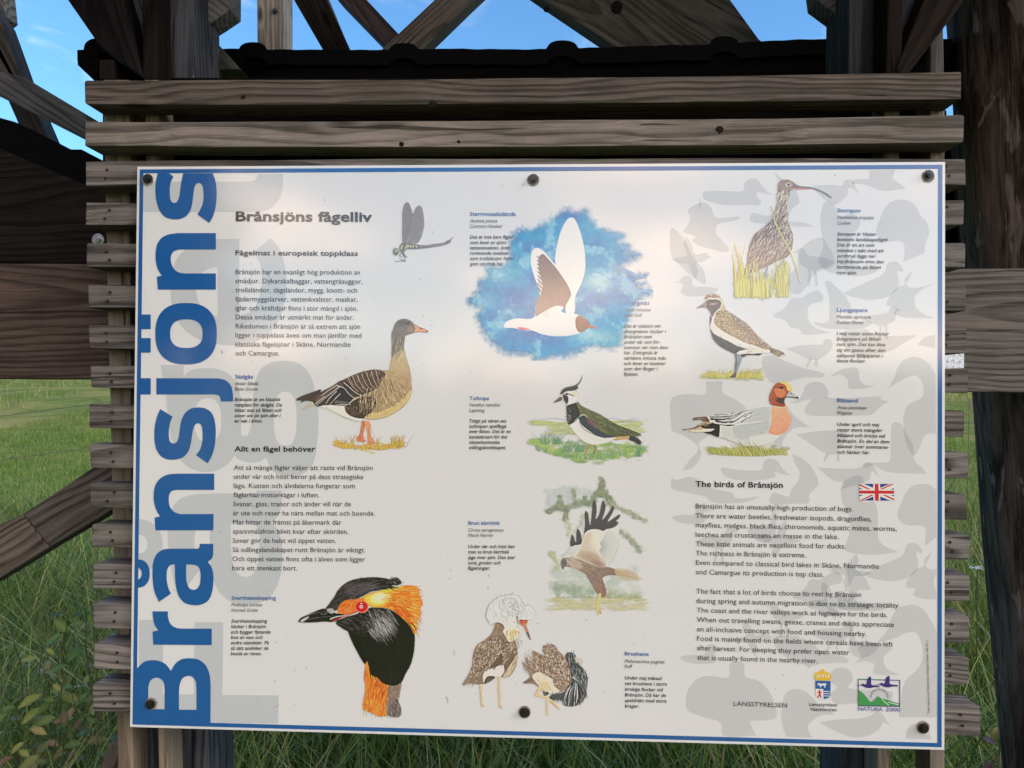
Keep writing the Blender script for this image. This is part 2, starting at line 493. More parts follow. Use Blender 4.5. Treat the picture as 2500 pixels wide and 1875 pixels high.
M_KNOT = plain('dark_knot', (0.016, 0.010, 0.008), 0.8, 0.0, 0.1, 0.6, 900)
for px, py, ra, fl in ((935, 224, .0062, .8), (867, 311, .0042, .9), (1555, 279.5, .0062, 1.0), (991, 306, .0030, .8), (525, 209, .0032, .9)):
    x, z = D(px, py, 0.0056)
    n = 18
    rk = random.Random(px)
    V = [(x, 0.0052, z)] + [(x + ra * (1 + .18 * rk.uniform(-1, 1)) * math.cos(2 * math.pi * q / n), 0.0062, z + ra * fl * (1 + .18 * rk.uniform(-1, 1)) * math.sin(2 * math.pi * q / n)) for q in range(n)]
    link_mesh('knot', arr_mesh('knot', V, [[0, 1 + q, 1 + (q + 1) % n] for q in range(n)]), M_KNOT, screen)

# ---- the shelter frame: two posts, knee braces, the wall plate and its small bitumen roof
shelter = empty('shelter_frame', (0, 0.3, 0), 'dark timber shelter frame of posts, knee braces and black roof edge above the board', 'shelter')
timber('post', [(333, -130), (415, -130), (452, 1760), (288, 1760)], 0.105, 0.10, M_POST, shelter, (.80, .80, .84), 0.004)
timber('post', [(1836, -130), (1921, -130), (1925, 1760), (1820, 1760)], 0.105, 0.10, M_POST, shelter, (.66, .67, .72), 0.004)
timber('knee_brace', [(80, -95), (240, -95), (309, 168), (215, 100)], 0.050, 0.05, M_DARK, shelter, (1.0, 1.0, 1.05), 0.003)
timber('knee_brace', [(205, -60), (330, -60), (330, 172), (300, 165)], 0.090, 0.012, M_POST, shelter, (.55, .57, .62), 0.003)
timber('knee_brace', [(2170, -120), (2020, -60), (1935, 150), (1951, 174), (2055, 40)], 0.050, 0.05, M_DARK, shelter, (1.7, 1.5, 1.3), 0.003, axis=1.0)
timber('knee_brace', [(1925, -60), (2040, -60), (1948, 150), (1925, 120)], 0.095, 0.012, M_POST, shelter, (.6, .62, .68), 0.003, axis=1.2)
timber('gusset', [(410, -60), (499, -60), (498.5, 20), (464, 43), (414, 74)], 0.16, 0.045, M_GREY, shelter, (.72, .76, .86), 0.003, axis=-0.6)
timber('brace', [(412, 74), (440, 62), (478, 103), (520, 150), (412, 150)], 0.26, 0.045, M_GREY, shelter, (.55, .55, .55), 0.003, axis=-0.8)
timber('gusset', [(1755, -70), (1840, -70), (1840, 56), (1764, 0)], 0.16, 0.045, M_GREY, shelter, (.5, .53, .62), 0.003, axis=0.6)
timber('back_board', box_pts(222, 168, 2030, 372), 0.0985, 0.005, M_DARK, shelter, (.6, .6, .6), 0)  # thin black sheet added before the posts so the slat gaps read as shade
timber('fascia_board', [(212, 108), (1200, 108), (2060, 92), (2062, 175), (214, 190)], 0.345, 0.03, M_DARK, shelter, (.30, .30, .30), 0.002, axis=0.0)
timber('verge_board', [(166, 107), (212, 107), (212, 175), (203, 170), (166, 131)], 0.32, 0.05, M_DARK, shelter, (.8, .75, .7), 0.002, axis=0.0)
timber('verge_board', [(2046, 92), (2100, 92), (2098, 110), (2070, 150), (2046, 160)], 0.42, 0.05, M_BEAM, shelter, (.8, .8, .8), 0.002, axis=0.0)


def half_round_roof():
    """black bitumen sheet sloping away behind the fascia, with half-round ribs whose ends stand above the board's edge"""
    ribs = [(215, 32, 96), (546, 27, 105), (872, 28, 107), (1215, 31, 101), (1565, 28, 92), (1920, 30, 84)]
    edge = [(168, 108), (216, 104), (420, 103), (480, 105), (600, 107), (740, 107), (800, 108), (960, 105), (1120, 106.5), (1180, 106), (1340, 101), (1420, 98), (1520, 96.5), (1700, 86), (1835, 83), (2060, 84)]
    y0 = 0.335
    prof = []
    for px in np.arange(168, 2061, 3.0):
        py = np.interp(px, [e[0] for e in edge], [e[1] for e in edge]) + 0.8 * math.sin(px * 0.09) * math.sin(px * 0.023)
        for cx_, w, top in ribs:
            d = (px - cx_) / (w * 1.08)
            if abs(d) < 1:
                base = np.interp(cx_, [e[0] for e in edge], [e[1] for e in edge])
                py = min(py, base - (base - top + 14) * math.sqrt(1 - abs(d) ** 2.4))
        prof.append(D(px, py, y0))
    prof = np.array(prof)
    n = len(prof)
    V, Fc = [], []
    for j, (dy, dz) in enumerate(((0, -0.03), (0, 0), (0.9, -0.16), (0.9, -0.172))):
        for x, z in prof:
            V.append((x, y0 + dy, z + dz))
    for j in range(3):
        for i in range(n - 1):
            Fc.append((j * n + i, j * n + i + 1, (j + 1) * n + i + 1, (j + 1) * n + i))
    for i in range(n - 1):
        Fc.append((3 * n + i, 3 * n + i + 1, i + 1, i))
    o = link_mesh('roof_sheet', arr_mesh('roof_sheet', V, Fc), M_ROOF, shelter)
    return o


half_round_roof()
# the main roof over the board is above the picture: a plank deck on the braces
zc = CAM[2]
for i in range(7):
    y = -0.42 + i * 0.15
    bm = bmesh.new()
    bmesh.ops.create_cube(bm, size=1, matrix=Matrix.Translation((0, y + 0.07, zc + 1.16 - 0.02 * i)) @ Matrix.Diagonal((2.3, 0.145, 0.022, 1)))
    me = bpy.data.meshes.new('roof_plank'); bm.to_mesh(me); bm.free()
    o = link_mesh('roof_plank', me, M_BEAM, shelter)

# ---- the lookout tower behind: beams, braces and rails
tower = empty('timber_tower', (0, 1.2, 0), 'open timber lookout tower of crossed grey beams behind the board', 'tower')
timber('beam', [(-160, 566), (30, 569), (700, 571), (700, 818), (80, 819), (-160, 817)], 0.099, 0.05, M_BEAM, tower, (1.05, 1.0, .98), 0.003, axis=0.0, label='brown horizontal beam to the left of the board')
timber('beam', [(1500, 580), (2043, 580), (2092, 580), (2400, 578), (2400, 851), (2070, 846), (1500, 846)], 0.099, 0.05, M_SLAT, tower, (.82, .79, .77), 0.003, axis=0.0, label='grey horizontal beam to the right of the board')
timber('wall_board', [(-160, 250), (20, 330), (245, 425), (245, 568), (-160, 568)], 0.13, 0.03, M_DARK, tower, (1.5, 1.45, 1.45), 0.003, axis=0.03)
# sloping roof edge with stepped sheet, at the left
timber('verge', [(-160, 185), (0, 254), (30, 262), (92, 291), (138, 318), (139, 322), (175, 322), (232, 352), (300, 400), (300, 455), (232, 425), (0, 335), (-160, 290)], 0.26, 0.10, M_ROOF, tower, (1, 1, 1), 0.002, axis=-0.45)
timber('rafter', [(-160, 300), (0, 345), (240, 430), (240, 460), (0, 372), (-160, 330)], 0.20, 0.045, M_DARK, tower, (.9, .9, .9), 0.002, axis=-0.37)
# diagonals against the sky
timber('brace', [(-70, -60), (2, 45), (44, 162), (99, 291), (150, 400), (85, 400), (36, 260), (-70, 20)], 0.62, 0.05, M_GREY, tower, (.42, .42, .43), 0.003, axis=-1.15)
timber('brace', [(-20, -60), (6, -20), (12, 36), (-10, 52), (-60, 60)], 0.9, 0.05, M_GREY, tower, (.6, .62, .66), 0.003, axis=-1.1)
timber('rail', [(-140, 70), (0, 154), (48, 164), (205, 258), (240, 280), (240, 330), (184, 301), (0, 207), (-140, 140)], 0.50, 0.045, M_GREY, tower, (.75, .80, .88), 0.003, axis=-0.5)
timber('upright', [(554, -90), (613, -90), (613, 160), (556, 160)], 1.35, 0.09, M_GREY, tower, (1.25, 1.22, 1.15), 0.004)
timber('brace', [(592, -80), (668, -80), (775, 150), (722, 150), (635, 0)], 0.80, 0.045, M_DARK, tower, (1.2, 1.15, 1.1), 0.003)
timber('brace_edge', [(653, -80), (676, -80), (753, 108), (772, 150), (752, 150)], 0.86, 0.05, M_GREY, tower, (.7, .72, .74), 0.002)
timber('brace', [(668, -80), (732, -80), (793, 0), (862, 74), (920, 150), (880, 150), (735, 0)], 0.95, 0.05, M_BEAM, tower, (.55, .55, .6), 0.003)
timber('brace', [(1010, -80), (1110, -80), (1024, 0), (870, 150), (780, 150), (829, 102), (938, 0)], 0.88, 0.05, M_GREY, tower, (.62, .60, .56), 0.003, axis=0.80)
timber('plank', [(1060, -80), (1330, -80), (1406, 0), (1600, 112), (1600, 180), (1430, 180), (1320, 98), (1175, 0)], 0.52, 0.045, M_GREY, tower, (.72, .68, .64), 0.003, axis=-0.6)
timber('plank', [(1280, -80), (1520, -80), (1640, 85), (1720, 140), (1620, 140), (1564, 100), (1400, -2)], 0.56, 0.045, M_GREY, tower, (.78, .75, .72), 0.003, axis=-0.52)
timber('upright', [(1534, -80), (1566, -80), (1556, 60), (1522, 40)], 1.2, 0.05, M_DARK, tower, (1.5, 1.4, 1.3), 0.003)
# lower left brace of two butted planks
timber('brace', [(-150, 1200), (0, 1132), (48, 1111), (107, 1182), (0, 1248), (-150, 1335)], 0.102, 0.045, M_SLAT, tower, (.92, .83, .78), 0.003, axis=0.50)
timber('brace', [(49, 1110), (197, 1012), (300, 945), (330, 1052), (238, 1105), (108, 1182)], 0.100, 0.045, M_SLAT, tower, (.78, .74, .74), 0.003, axis=0.58)
timber('eave_board', [(2040, 84), (2078, 84), (2090, 98), (2080, 110), (2040, 112)], 0.75, 0.06, M_GREY, tower, (.8, .78, .74), 0.002, axis=0.0)
timber('rafter', [(2000, 200), (2100, 310), (2100, 800), (2042, 800), (2042, 240)], 0.60, 0.05, M_DARK, tower, (.7, .7, .75), 0.002, axis=1.57)

# a round pole at the right
def log_pole():
    y0 = 0.33
    zs = np.linspace(-0.15, 3.4, 72)
    R = 0.135
    # left edge measured down the picture
    ed = [(2063, 0), (2088, 361), (2103, 580), (2122, 850), (2190, 1659)]
    pts = [D(px, py, y0) for px, py in ed]
    ez = [p[1] for p in pts][::-1]; ex = [p[0] for p in pts][::-1]
    nseg = 40
    V = []
    r_ = np.random.default_rng(3)
    wob = r_.normal(0, 1, (nseg,)) * 0.0022
    for z in zs:
        slope = (ex[-1] - ex[0]) / (ez[-1] - ez[0])
        x = np.interp(z, ez, ex) + (slope * (z - ez[-1]) if z > ez[-1] else 0) + (slope * (z - ez[0]) if z < ez[0] else 0) + R
        for k in range(nseg):
            a = 2 * math.pi * k / nseg
            rr = R + wob[k] + 0.0022 * math.sin(a * 5 + z * 2.1) + 0.0012 * math.sin(z * 9 + k)
            V.append((x + rr * math.cos(a), y0 + rr * math.sin(a), z))
    Fc = []
    for j in range(len(zs) - 1):
        for k in range(nseg):
            k2 = (k + 1) % nseg
            Fc.append((j * nseg + k, j * nseg + k2, (j + 1) * nseg + k2, (j + 1) * nseg + k))
    m, t = new_mat('peeling_pole_bark')
    oc = t.n('ShaderNodeTexCoord').outputs['Object']
    v = t.n('ShaderNodeVectorMath', operation='MULTIPLY', i={0: oc, 1: (34, 34, 4.2)}).outputs[0]
    a = t.noise(v, 1.0, 5.0, 0.65, 0.6).outputs[0]
    fl = t.noise(t.n('ShaderNodeVectorMath', operation='MULTIPLY', i={0: oc, 1: (26, 26, 9)}).outputs[0], 1.0, 3.0, 0.55, 0.8).outputs[0]
    fi = t.noise(t.n('ShaderNodeVectorMath', operation='MULTIPLY', i={0: oc, 1: (160, 160, 8)}).outputs[0], 1.0, 3.0, 0.6).outputs[0]
    c = t.mix(t.smooth(a, 0.35, 0.65), (0.026, 0.016, 0.012, 1), (0.135, 0.090, 0.072, 1))
    c = t.mix(t.math('MULTIPLY', t.smooth(fl, 0.60, 0.66), 0.7), c, (0.26, 0.19, 0.155, 1))
    c = t.mix(t.math('MULTIPLY', t.smooth(fi, 0.42, 0.30), 0.7), c, (0.008, 0.005, 0.004, 1))
    bp = t.n('ShaderNodeBump', i={'Strength': 0.8, 'Distance': 0.008, 'Height': t.math('ADD', a, t.math('ADD', t.math('MULTIPLY', fl, 0.8), t.math('MULTIPLY', fi, 0.5)))})
    b = t.n('ShaderNodeBsdfPrincipled', i={'Base Color': c, 'Roughness': 0.85, 'Normal': bp.outputs[0], 'Specular IOR Level': 0.08})
    finish(t, b.outputs[0])
    o = link_mesh('log_pole', arr_mesh('log_pole', V, Fc, True), m)
    tag(o, 'thick round log pole with flaking brown bark, leaning at the right edge', 'pole')


log_pole()


# bolts and plates of the tower
def disc_bolt(name, px, py, y, r, mat, parent, hexr=None, label=None):
    x, z = D(px, py, y)
    bm = bmesh.new()
    R90 = Matrix.Rotation(rad(90), 4, 'X')
    bmesh.ops.create_cone(bm, cap_ends=True, segments=28, radius1=r * 0.94, radius2=r, depth=r * 0.22, matrix=Matrix.Translation((x, y - r * 0.11, z)) @ R90)
    h = hexr or r * 0.6
    bmesh.ops.create_cone(bm, cap_ends=True, segments=6, radius1=h * 0.92, radius2=h, depth=h * 0.9, matrix=Matrix.Translation((x, y - r * 0.22 - h * 0.45, z)) @ R90 @ Matrix.Rotation(random.random(), 4, 'Z'))
    bmesh.ops.create_cone(bm, cap_ends=True, segments=14, radius1=h * 0.42, radius2=h * 0.48, depth=h * 0.35, matrix=Matrix.Translation((x, y - r * 0.22 - h * 1.05, z)) @ R90)
    me = bpy.data.meshes.new(name); bm.to_mesh(me); bm.free()
    o = link_mesh(name, me, mat, parent)
    if label: o['label'] = label
    return o


disc_bolt('bolt', 213, 518, 0.097, 0.010, M_STEEL, tower)
disc_bolt('bolt', 594, 24, 1.349, 0.010, M_BOLT, tower)
for px, py, ra in ((1332, 16, .013), (1180, 20, .006)):
    x, z = D(px, py, 0.5195)
    V = [(x, 0.5185, z)] + [(x + ra * math.cos(q / 3), 0.5198, z + ra * 1.15 * math.sin(q / 3)) for q in range(19)]
    link_mesh('knot', arr_mesh('knot', V, [[0, 1 + q, 1 + (q + 1) % 19] for q in range(19)]), M_KNOT, tower)
disc_bolt('bolt', 2068, 810, 0.097, 0.008, M_BOLT, tower)
x0_, z0_ = D(2043, 757, 0.096); x1_, z1_ = D(2082, 803, 0.096)
bm = bmesh.new()
bmesh.ops.create_cube(bm, size=1, matrix=Matrix.Translation(((x0_ + x1_) / 2 - 0.012, 0.0965, (z0_ + z1_) / 2)) @ Matrix.Diagonal((x1_ - x0_ + 0.024, 0.002, z0_ - z1_, 1)))
for i in range(3):
    for j in range(3):
        bmesh.ops.create_cone(bm, cap_ends=True, segments=12, radius1=0.0022, radius2=0.0022, depth=0.0016, matrix=Matrix.Translation((x0_ + 0.004 + i * 0.0095, 0.0955, z1_ + 0.006 + j * 0.0105)) @ Matrix.Rotation(rad(90), 4, 'X'))
me = bpy.data.meshes.new('nail_plate'); bm.to_mesh(me); bm.free()
link_mesh('nail_plate', me, M_STEEL, tower)
# stake in the grass, lower left
timber('stake', [(226, 1625), (243, 1600), (262, 1612), (262, 1760), (190, 1760)], 0.16, 0.05, M_SLAT, tower, (.75, .68, .62), 0.004, axis=1.1)


# ---- wire fence in the meadow
def wire_fence():
    f = empty('wire_fence', (-3, 5.5, 0), 'thin barbed wire pasture fence crossing the meadow behind the board', 'fence')
    mw = plain('fence_wire', (0.16, 0.17, 0.17), 0.45, 0.7)
    Y = 6.0
    pz = []
    for (a, b) in (((-60, 908), (232, 868)), ((-60, 1002), (232, 962))):
        xa, za = D(*a, Y); xb, zb = D(*b, Y)
        V, Fc = [], []
        sl = (zb - za) / (xb - xa)
        xs = np.linspace(-9, 7, 161)
        zz = za + sl * 0.25 * (xs - xa) + np.where(xs < xb, (sl * .75) * (xs - xa), (sl * .75) * (xb - xa))
        pz.append((xs, zz))
        for i, (x, z) in enumerate(zip(xs, zz)):
            for k in range(4):
                an = k * math.pi / 2
                V.append((x, Y + 0.0026 * math.cos(an), z + 0.0026 * math.sin(an)))
            if i:
                for k in range(4):
                    Fc.append(((i - 1) * 4 + k, (i - 1) * 4 + (k + 1) % 4, i * 4 + (k + 1) % 4, i * 4 + k))
        # barbs
        for x, z in list(zip(xs, zz))[::4]:
            b0 = len(V)
            V += [(x - .004, Y, z - .010), (x + .003, Y, z - .010), (x + .003, Y, z + .010), (x - .002, Y, z + .010)]
            Fc.append((b0, b0 + 1, b0 + 2, b0 + 3))
        link_mesh('wire', arr_mesh('wire', V, [list(q) for q in Fc]), mw, f)
    for x in (-7.5, -5.7, -2.0, 1.2, 5.3):
        bm = bmesh.new()
        bmesh.ops.create_cone(bm, cap_ends=True, segments=10, radius1=0.045, radius2=0.04, depth=1.5, matrix=Matrix.Translation((x, Y + 0.06, 0.75)))
        me = bpy.data.meshes.new('fence_post'); bm.to_mesh(me); bm.free()
        link_mesh('post', me, M_SLAT, f)


wire_fence()
# ------------------------------------------------------------------ the information board
board = empty('information_board', (0, 0, BZ), 'large white glossy bird information board with blue rim, paintings and Swedish text', 'information board')


def rounded_panel():
    bm = bmesh.new()
    bmesh.ops.create_cube(bm, size=1, matrix=Matrix.Translation((0, 0.002, BZ)) @ Matrix.Diagonal((BW, 0.004, BH, 1)))
    bmesh.ops.bevel(bm, geom=[e for e in bm.edges], offset=0.0006, segments=2, affect='EDGES')
    me = bpy.data.meshes.new('panel'); bm.to_mesh(me); bm.free()
    return link_mesh('panel', me, M_PANEL, board)


rounded_panel()
LAY = 0.00012                                 # thickness of one print layer


def P3(px, py, layer):
    Y = -LAY * layer
    x, z = ray(px, py, Y)
    return np.stack([x, np.full_like(np.asarray(x, float), Y), z], -1)


def Zm(z):
    x0, y0, s = z
    return lambda p: (x0 + p[0] / s, y0 + p[1] / s)


Z1, Z2, Z3 = (320, 390, 3.687), (320, 840, 3.687), (320, 1290, 3.318)
Z4, Z5, Z6, Z7, Z8 = (1100, 490, 3.687), (1100, 940, 3.687), (1680, 1140, 3.318), (1960, 400, 2.242), (1500, 1560, 2.698)
S1, S2, S3 = (1640, 400, 3.073), (1640, 900, 3.073), (1640, 1310, 3.073)


def spline(pts, closed=True, n=5):
    """Catmull-Rom through points; a third element marks a corner (two corners in a row make a straight edge)"""
    P = [np.array(p[:2], float) for p in pts]
    cr = [len(p) > 2 for p in pts]
    N = len(P)
    out = []
    for i in range(N if closed else N - 1):
        j = (i + 1) % N
        p1, p2 = P[i], P[j]
        if cr[i] and cr[j]:
            out.append(p1)
            continue
        p0 = P[(i - 1) % N] if (closed or i > 0) else p1
        p3 = P[(j + 1) % N] if (closed or j < N - 1) else p2
        if cr[i]: p0 = p1 - (p2 - p1) * 0.5
        if cr[j]: p3 = p2 + (p2 - p1) * 0.5
        d = [max(1e-6, np.linalg.norm(b - a) ** 0.5) for a, b in ((p0, p1), (p1, p2), (p2, p3))]
        t0, t1 = 0, d[0]; t2 = t1 + d[1]; t3 = t2 + d[2]
        for k in range(n):
            t = t1 + (t2 - t1) * k / n
            a1 = (t1 - t) / (t1 - t0) * p0 + (t - t0) / (t1 - t0) * p1
            a2 = (t2 - t) / (t2 - t1) * p1 + (t - t1) / (t2 - t1) * p2
            a3 = (t3 - t) / (t3 - t2) * p2 + (t - t2) / (t3 - t2) * p3
            b1 = (t2 - t) / (t2 - t0) * a1 + (t - t0) / (t2 - t0) * a2
            b2 = (t3 - t) / (t3 - t1) * a2 + (t - t1) / (t3 - t1) * a3
            out.append((t2 - t) / (t2 - t1) * b1 + (t - t1) / (t2 - t1) * b2)
    if not closed: out.append(P[-1])
    return np.array(out)


def super_ell(cx, cy, a, b, n=2.35, k=64):
    t = np.linspace(0, 2 * math.pi, k, endpoint=False)
    return np.stack([cx + a * np.sign(np.cos(t)) * np.abs(np.cos(t)) ** (2 / n), cy + b * np.sign(np.sin(t)) * np.abs(np.sin(t)) ** (2 / n)], -1)


class Sheet:
    """flat printed shapes collected into one mesh"""
    def __init__(s): s.V, s.F = [], []

    def add(s, loops_px, layer):
        """loops in photograph pixels: outline first, then holes"""
        vs = [P3(l[:, 0], l[:, 1], layer) for l in loops_px]
        tri = geometry.tessellate_polygon([[Vector((v[0], v[2], 0)) for v in l] for l in vs])
        b = len(s.V)
        for l in vs: s.V += [tuple(v) for v in l]
        for t in tri:
            a = [Vector(s.V[b + i]) for i in t]
            nrm = (a[1] - a[0]).cross(a[2] - a[0])
            s.F.append([b + i for i in (t if nrm.y < 0 else t[::-1])])

    def build(s, name, mat, parent=None, label=None):
        o = link_mesh(name, arr_mesh(name, s.V, s.F), mat, parent or board)
        if label: o['label'] = label
        return o


def zl(z, pts):
    f = Zm(z)
    return np.array([f(p) for p in pts])


def clip_px(l):
    """keep print inside the blue rim"""
    return l


# blue rim, measured on the board itself
def rim():
    m0, m1 = 0.0042, 0.0101
    V, Fc = [], []
    for m in (m0, m1):
        for sx, sz in ((-1, -1), (1, -1), (1, 1), (-1, 1)):
            V.append((sx * (BW / 2 - m), -LAY * 3.0, BZ + sz * (BH / 2 - m)))
    for k in range(4):
        Fc.append([k, (k + 1) % 4, 4 + (k + 1) % 4, 4 + k])
    link_mesh('blue_rim', arr_mesh('blue_rim', V, Fc), M_BLUE, board)


rim()
c = 1                                          # corner mark
letters = Sheet()
L = 5
letters.add([zl(Z1, spline([(240, 122, c), (222, 200), (219, 290), (232, 390), (265, 470), (312, 517), (380, 535), (450, 530), (503, 500), (535, 450), (552, 385), (562, 300), (572, 245), (590, 214), (613, 208), (638, 225), (650, 270), (653, 330), (645, 395), (625, 445), (598, 492, c), (703, 568, c), (735, 515), (758, 440), (769, 350), (769, 260), (758, 185), (735, 122, c), (470, 122, c), (452, 200), (442, 280), (428, 350), (410, 381), (385, 389), (360, 370), (349, 320), (350, 240), (362, 190), (382, 152, c), (345, 122, c)]))], L)
letters.add([zl(Z1, spline([(763, 660, c), (420, 660, c), (330, 675), (270, 708), (232, 770), (220, 860), (228, 945), (248, 1000), (276, 1043, c), (232, 1054, c), (241, 1168, c), (763, 1168, c), (763, 1023, c), (480, 1023, c), (420, 1010), (378, 970), (358, 910), (360, 865), (380, 828), (425, 809), (500, 807, c), (763, 807, c)]))], L)
letters.add([zl(Z1, super_ell(495, 1565, 277, 276, 2.45)), zl(Z1, super_ell(498, 1565, 146, 129, 2.5))[::-1]], L)
for a, b in ((1393, 1524), (1605, 1735)):
    letters.add([zl(Z1, [(80, a), (177, a), (177, b), (80, b)])], L)
letters.add([zl(Z2, [(72, 307), (177, 307), (177, 453), (70, 453)])], L)
letters.add([zl(Z2, spline([(228, 307, c), (780, 309, c), (850, 325), (897, 372), (915, 440), (918, 516, c), (806, 516, c), (803, 488), (792, 464), (762, 453, c), (228, 453, c)]))], L)
letters.add([zl(Z2, spline([(262, 585, c), (230, 665), (212, 755), (210, 850), (222, 930), (260, 1000), (320, 1035), (390, 1040), (460, 1022), (508, 978), (535, 910), (548, 830), (560, 765), (580, 722), (606, 712), (632, 730), (643, 790), (640, 880), (620, 950), (585, 999, c), (690, 1073, c), (725, 1010), (752, 920), (762, 810), (755, 700), (725, 620), (670, 580), (600, 570), (530, 585), (480, 630), (450, 700), (437, 780), (427, 845), (410, 882), (380, 895), (352, 880), (340, 830), (342, 760), (355, 700), (374, 652, c)]))], L)
letters.add([zl(Z2, spline([(748, 1166, c), (420, 1166, c), (330, 1175), (262, 1210), (218, 1272), (203, 1360), (210, 1440), (230, 1500), (261, 1551, c), (212, 1562, c), (220, 1676, c), (740, 1676, c), (743, 1530, c), (440, 1530, c), (388, 1510), (350, 1465), (339, 1400), (345, 1350), (372, 1320), (420, 1312, c), (748, 1312, c)]))], L)
letters.add([zl(Z3, spline([(556, 125, c), (666, 125, c), (664, 210), (655, 242), (622, 271, c), (650, 310), (666, 370), (667, 430), (658, 510), (628, 580), (570, 616), (500, 621), (430, 600), (387, 550), (365, 480), (357, 400), (355, 292, c), (318, 296), (293, 335), (288, 395), (296, 460), (308, 498), (324, 528, c), (226, 595, c), (192, 520), (177, 440), (173, 350), (180, 270), (208, 208), (258, 172), (330, 164, c), (540, 164, c), (553, 153)])),
             zl(Z3, spline([(447, 292, c), (447, 390), (452, 440), (470, 482), (500, 497), (532, 490), (554, 460), (563, 400), (558, 340), (542, 307), (510, 294, c)]))[::-1]], L)
ring_o = spline([(50, 250, c), (100, 260), (138, 300), (151, 365), (138, 430), (100, 470), (50, 482, c)], True, 6)
letters.add([zl(Z3, np.concatenate([ring_o, [[50, 412], [66, 411], [80, 396], [87, 366], [80, 335], [66, 320], [50, 319]]]))], L)
letters.add([zl(Z3, spline([(173, 672, c), (298, 672, c), (301, 730), (325, 780), (368, 806), (430, 812, c), (654, 812, c), (653, 945, c), (180, 942, c), (174, 836, c), (222, 826, c), (195, 790), (180, 740)]))], L)
letters.add([zl(Z3, spline([(40, 1130, c), (53, 1130, c), (100, 1085), (160, 1068), (220, 1072), (280, 1100), (323, 1155, c), (360, 1095), (410, 1060), (480, 1052), (550, 1065), (605, 1110), (635, 1180), (645, 1270, c), (643, 1585, c), (40, 1575, c)])),
             zl(Z3, spline([(138, 1462, c), (272, 1465, c), (272, 1300, c), (262, 1245), (230, 1213), (190, 1211), (155, 1237), (139, 1290, c)]))[::-1],
             zl(Z3, spline([(388, 1468, c), (530, 1470, c), (530, 1300, c), (523, 1240), (495, 1202), (457, 1195), (415, 1217), (393, 1270), (388, 1330, c)]))[::-1]], L)
letters.build('title_lettering', M_BLUE, label='huge blue title letters set sideways')

ghost = Sheet()
L = 1
ghost.add([zl(Z3, [(66, 740), (258, 740), (258, 1345), (508, 1345), (515, 760), (747, 760), (740, 1350), (1195, 1353), (1190, 1580), (60, 1570)])], L)
ghost.add([zl(Z3, spline([(1020, -307, c), (1221, -307, c), (1221, -210), (1195, -110), (1135, -45, c), (1180, 0), (1213, 80), (1226, 200), (1220, 330), (1188, 450), (1120, 560), (1020, 607), (920, 615), (820, 598), (735, 540), (675, 440), (645, 300), (638, 150), (638, -60, c), (570, -50), (525, 20), (513, 130), (528, 240), (560, 330, c), (400, 540, c), (340, 400), (305, 200), (300, 0), (320, -140), (400, -240), (520, -275), (640, -283, c), (960, -283, c), (1005, -290)])),
           zl(Z3, spline([(806, -40, c), (808, 130), (818, 250), (850, 350), (915, 392), (985, 372), (1024, 290), (1040, 150), (1032, 20), (1000, -30), (960, -40, c)]))[::-1]], L)
ghost.add([zl(Z3, np.concatenate([spline([(62, -78, c), (150, -55), (230, 20), (256, 125), (235, 230), (160, 330), (62, 345, c)], True, 6)[:-5], [[62, 345], [62, 205], [100, 195], [128, 165], [134, 125], [122, 85], [95, 58], [62, 48]]]))], L)
ghost.add([zl(Z2, spline([(265, 188, c), (472, 188, c), (476, 298, c), (500, 262), (560, 230), (680, 216), (800, 230), (880, 270), (940, 340), (975, 420), (985, 600), (992, 822, c), (1040, 825), (1075, 760), (1086, 600), (1100, 450), (1130, 300), (1172, 222), (1250, 168), (1390, 150), (1515, 178), (1600, 262), (1660, 420), (1686, 620), (1678, 850), (1638, 1075), (1560, 1160), (1450, 1190), (1350, 1180), (1272, 1135), (1215, 1022, c), (1150, 1060), (1060, 1066), (985, 1045), (930, 1005, c), (870, 1080), (780, 1135), (680, 1152), (560, 1130), (480, 1080), (420, 1000), (365, 860), (328, 600), (312, 450)])),
           zl(Z2, super_ell(1388, 672, 103, 242, 2.7))[::-1], zl(Z2, super_ell(690, 685, 122, 196, 2.5))[::-1]], L)
ghost.add([zl(Z1, spline([(780, 712, c), (975, 712, c), (975, 1400, c), (1058, 1375), (1122, 1312), (1165, 1200), (1178, 1060), (1160, 930), (1105, 832, c), (1255, 706, c), (1335, 800), (1378, 930), (1397, 1090), (1385, 1260), (1335, 1430), (1240, 1570), (1100, 1645), (900, 1670), (720, 1650), (560, 1590), (440, 1480), (375, 1340), (355, 1180), (370, 1010), (420, 880), (500, 800), (620, 740)])),
           zl(Z1, spline([(780, 966, c), (690, 985), (615, 1045), (585, 1150), (600, 1260), (650, 1345), (720, 1392), (780, 1405, c)]))[::-1]], L)
ghost.add([zl(Z1, spline([(98, 197, c), (1040, 197, c), (1100, 190), (1132, 165), (1140, 128, c), (1368, 128, c), (1365, 240), (1340, 340), (1280, 420), (1190, 460), (1080, 470, c), (98, 470, c)]))], L)
ghost.build('ghost_lettering', M_GHOST, label='very large pale grey letters behind the blue title')

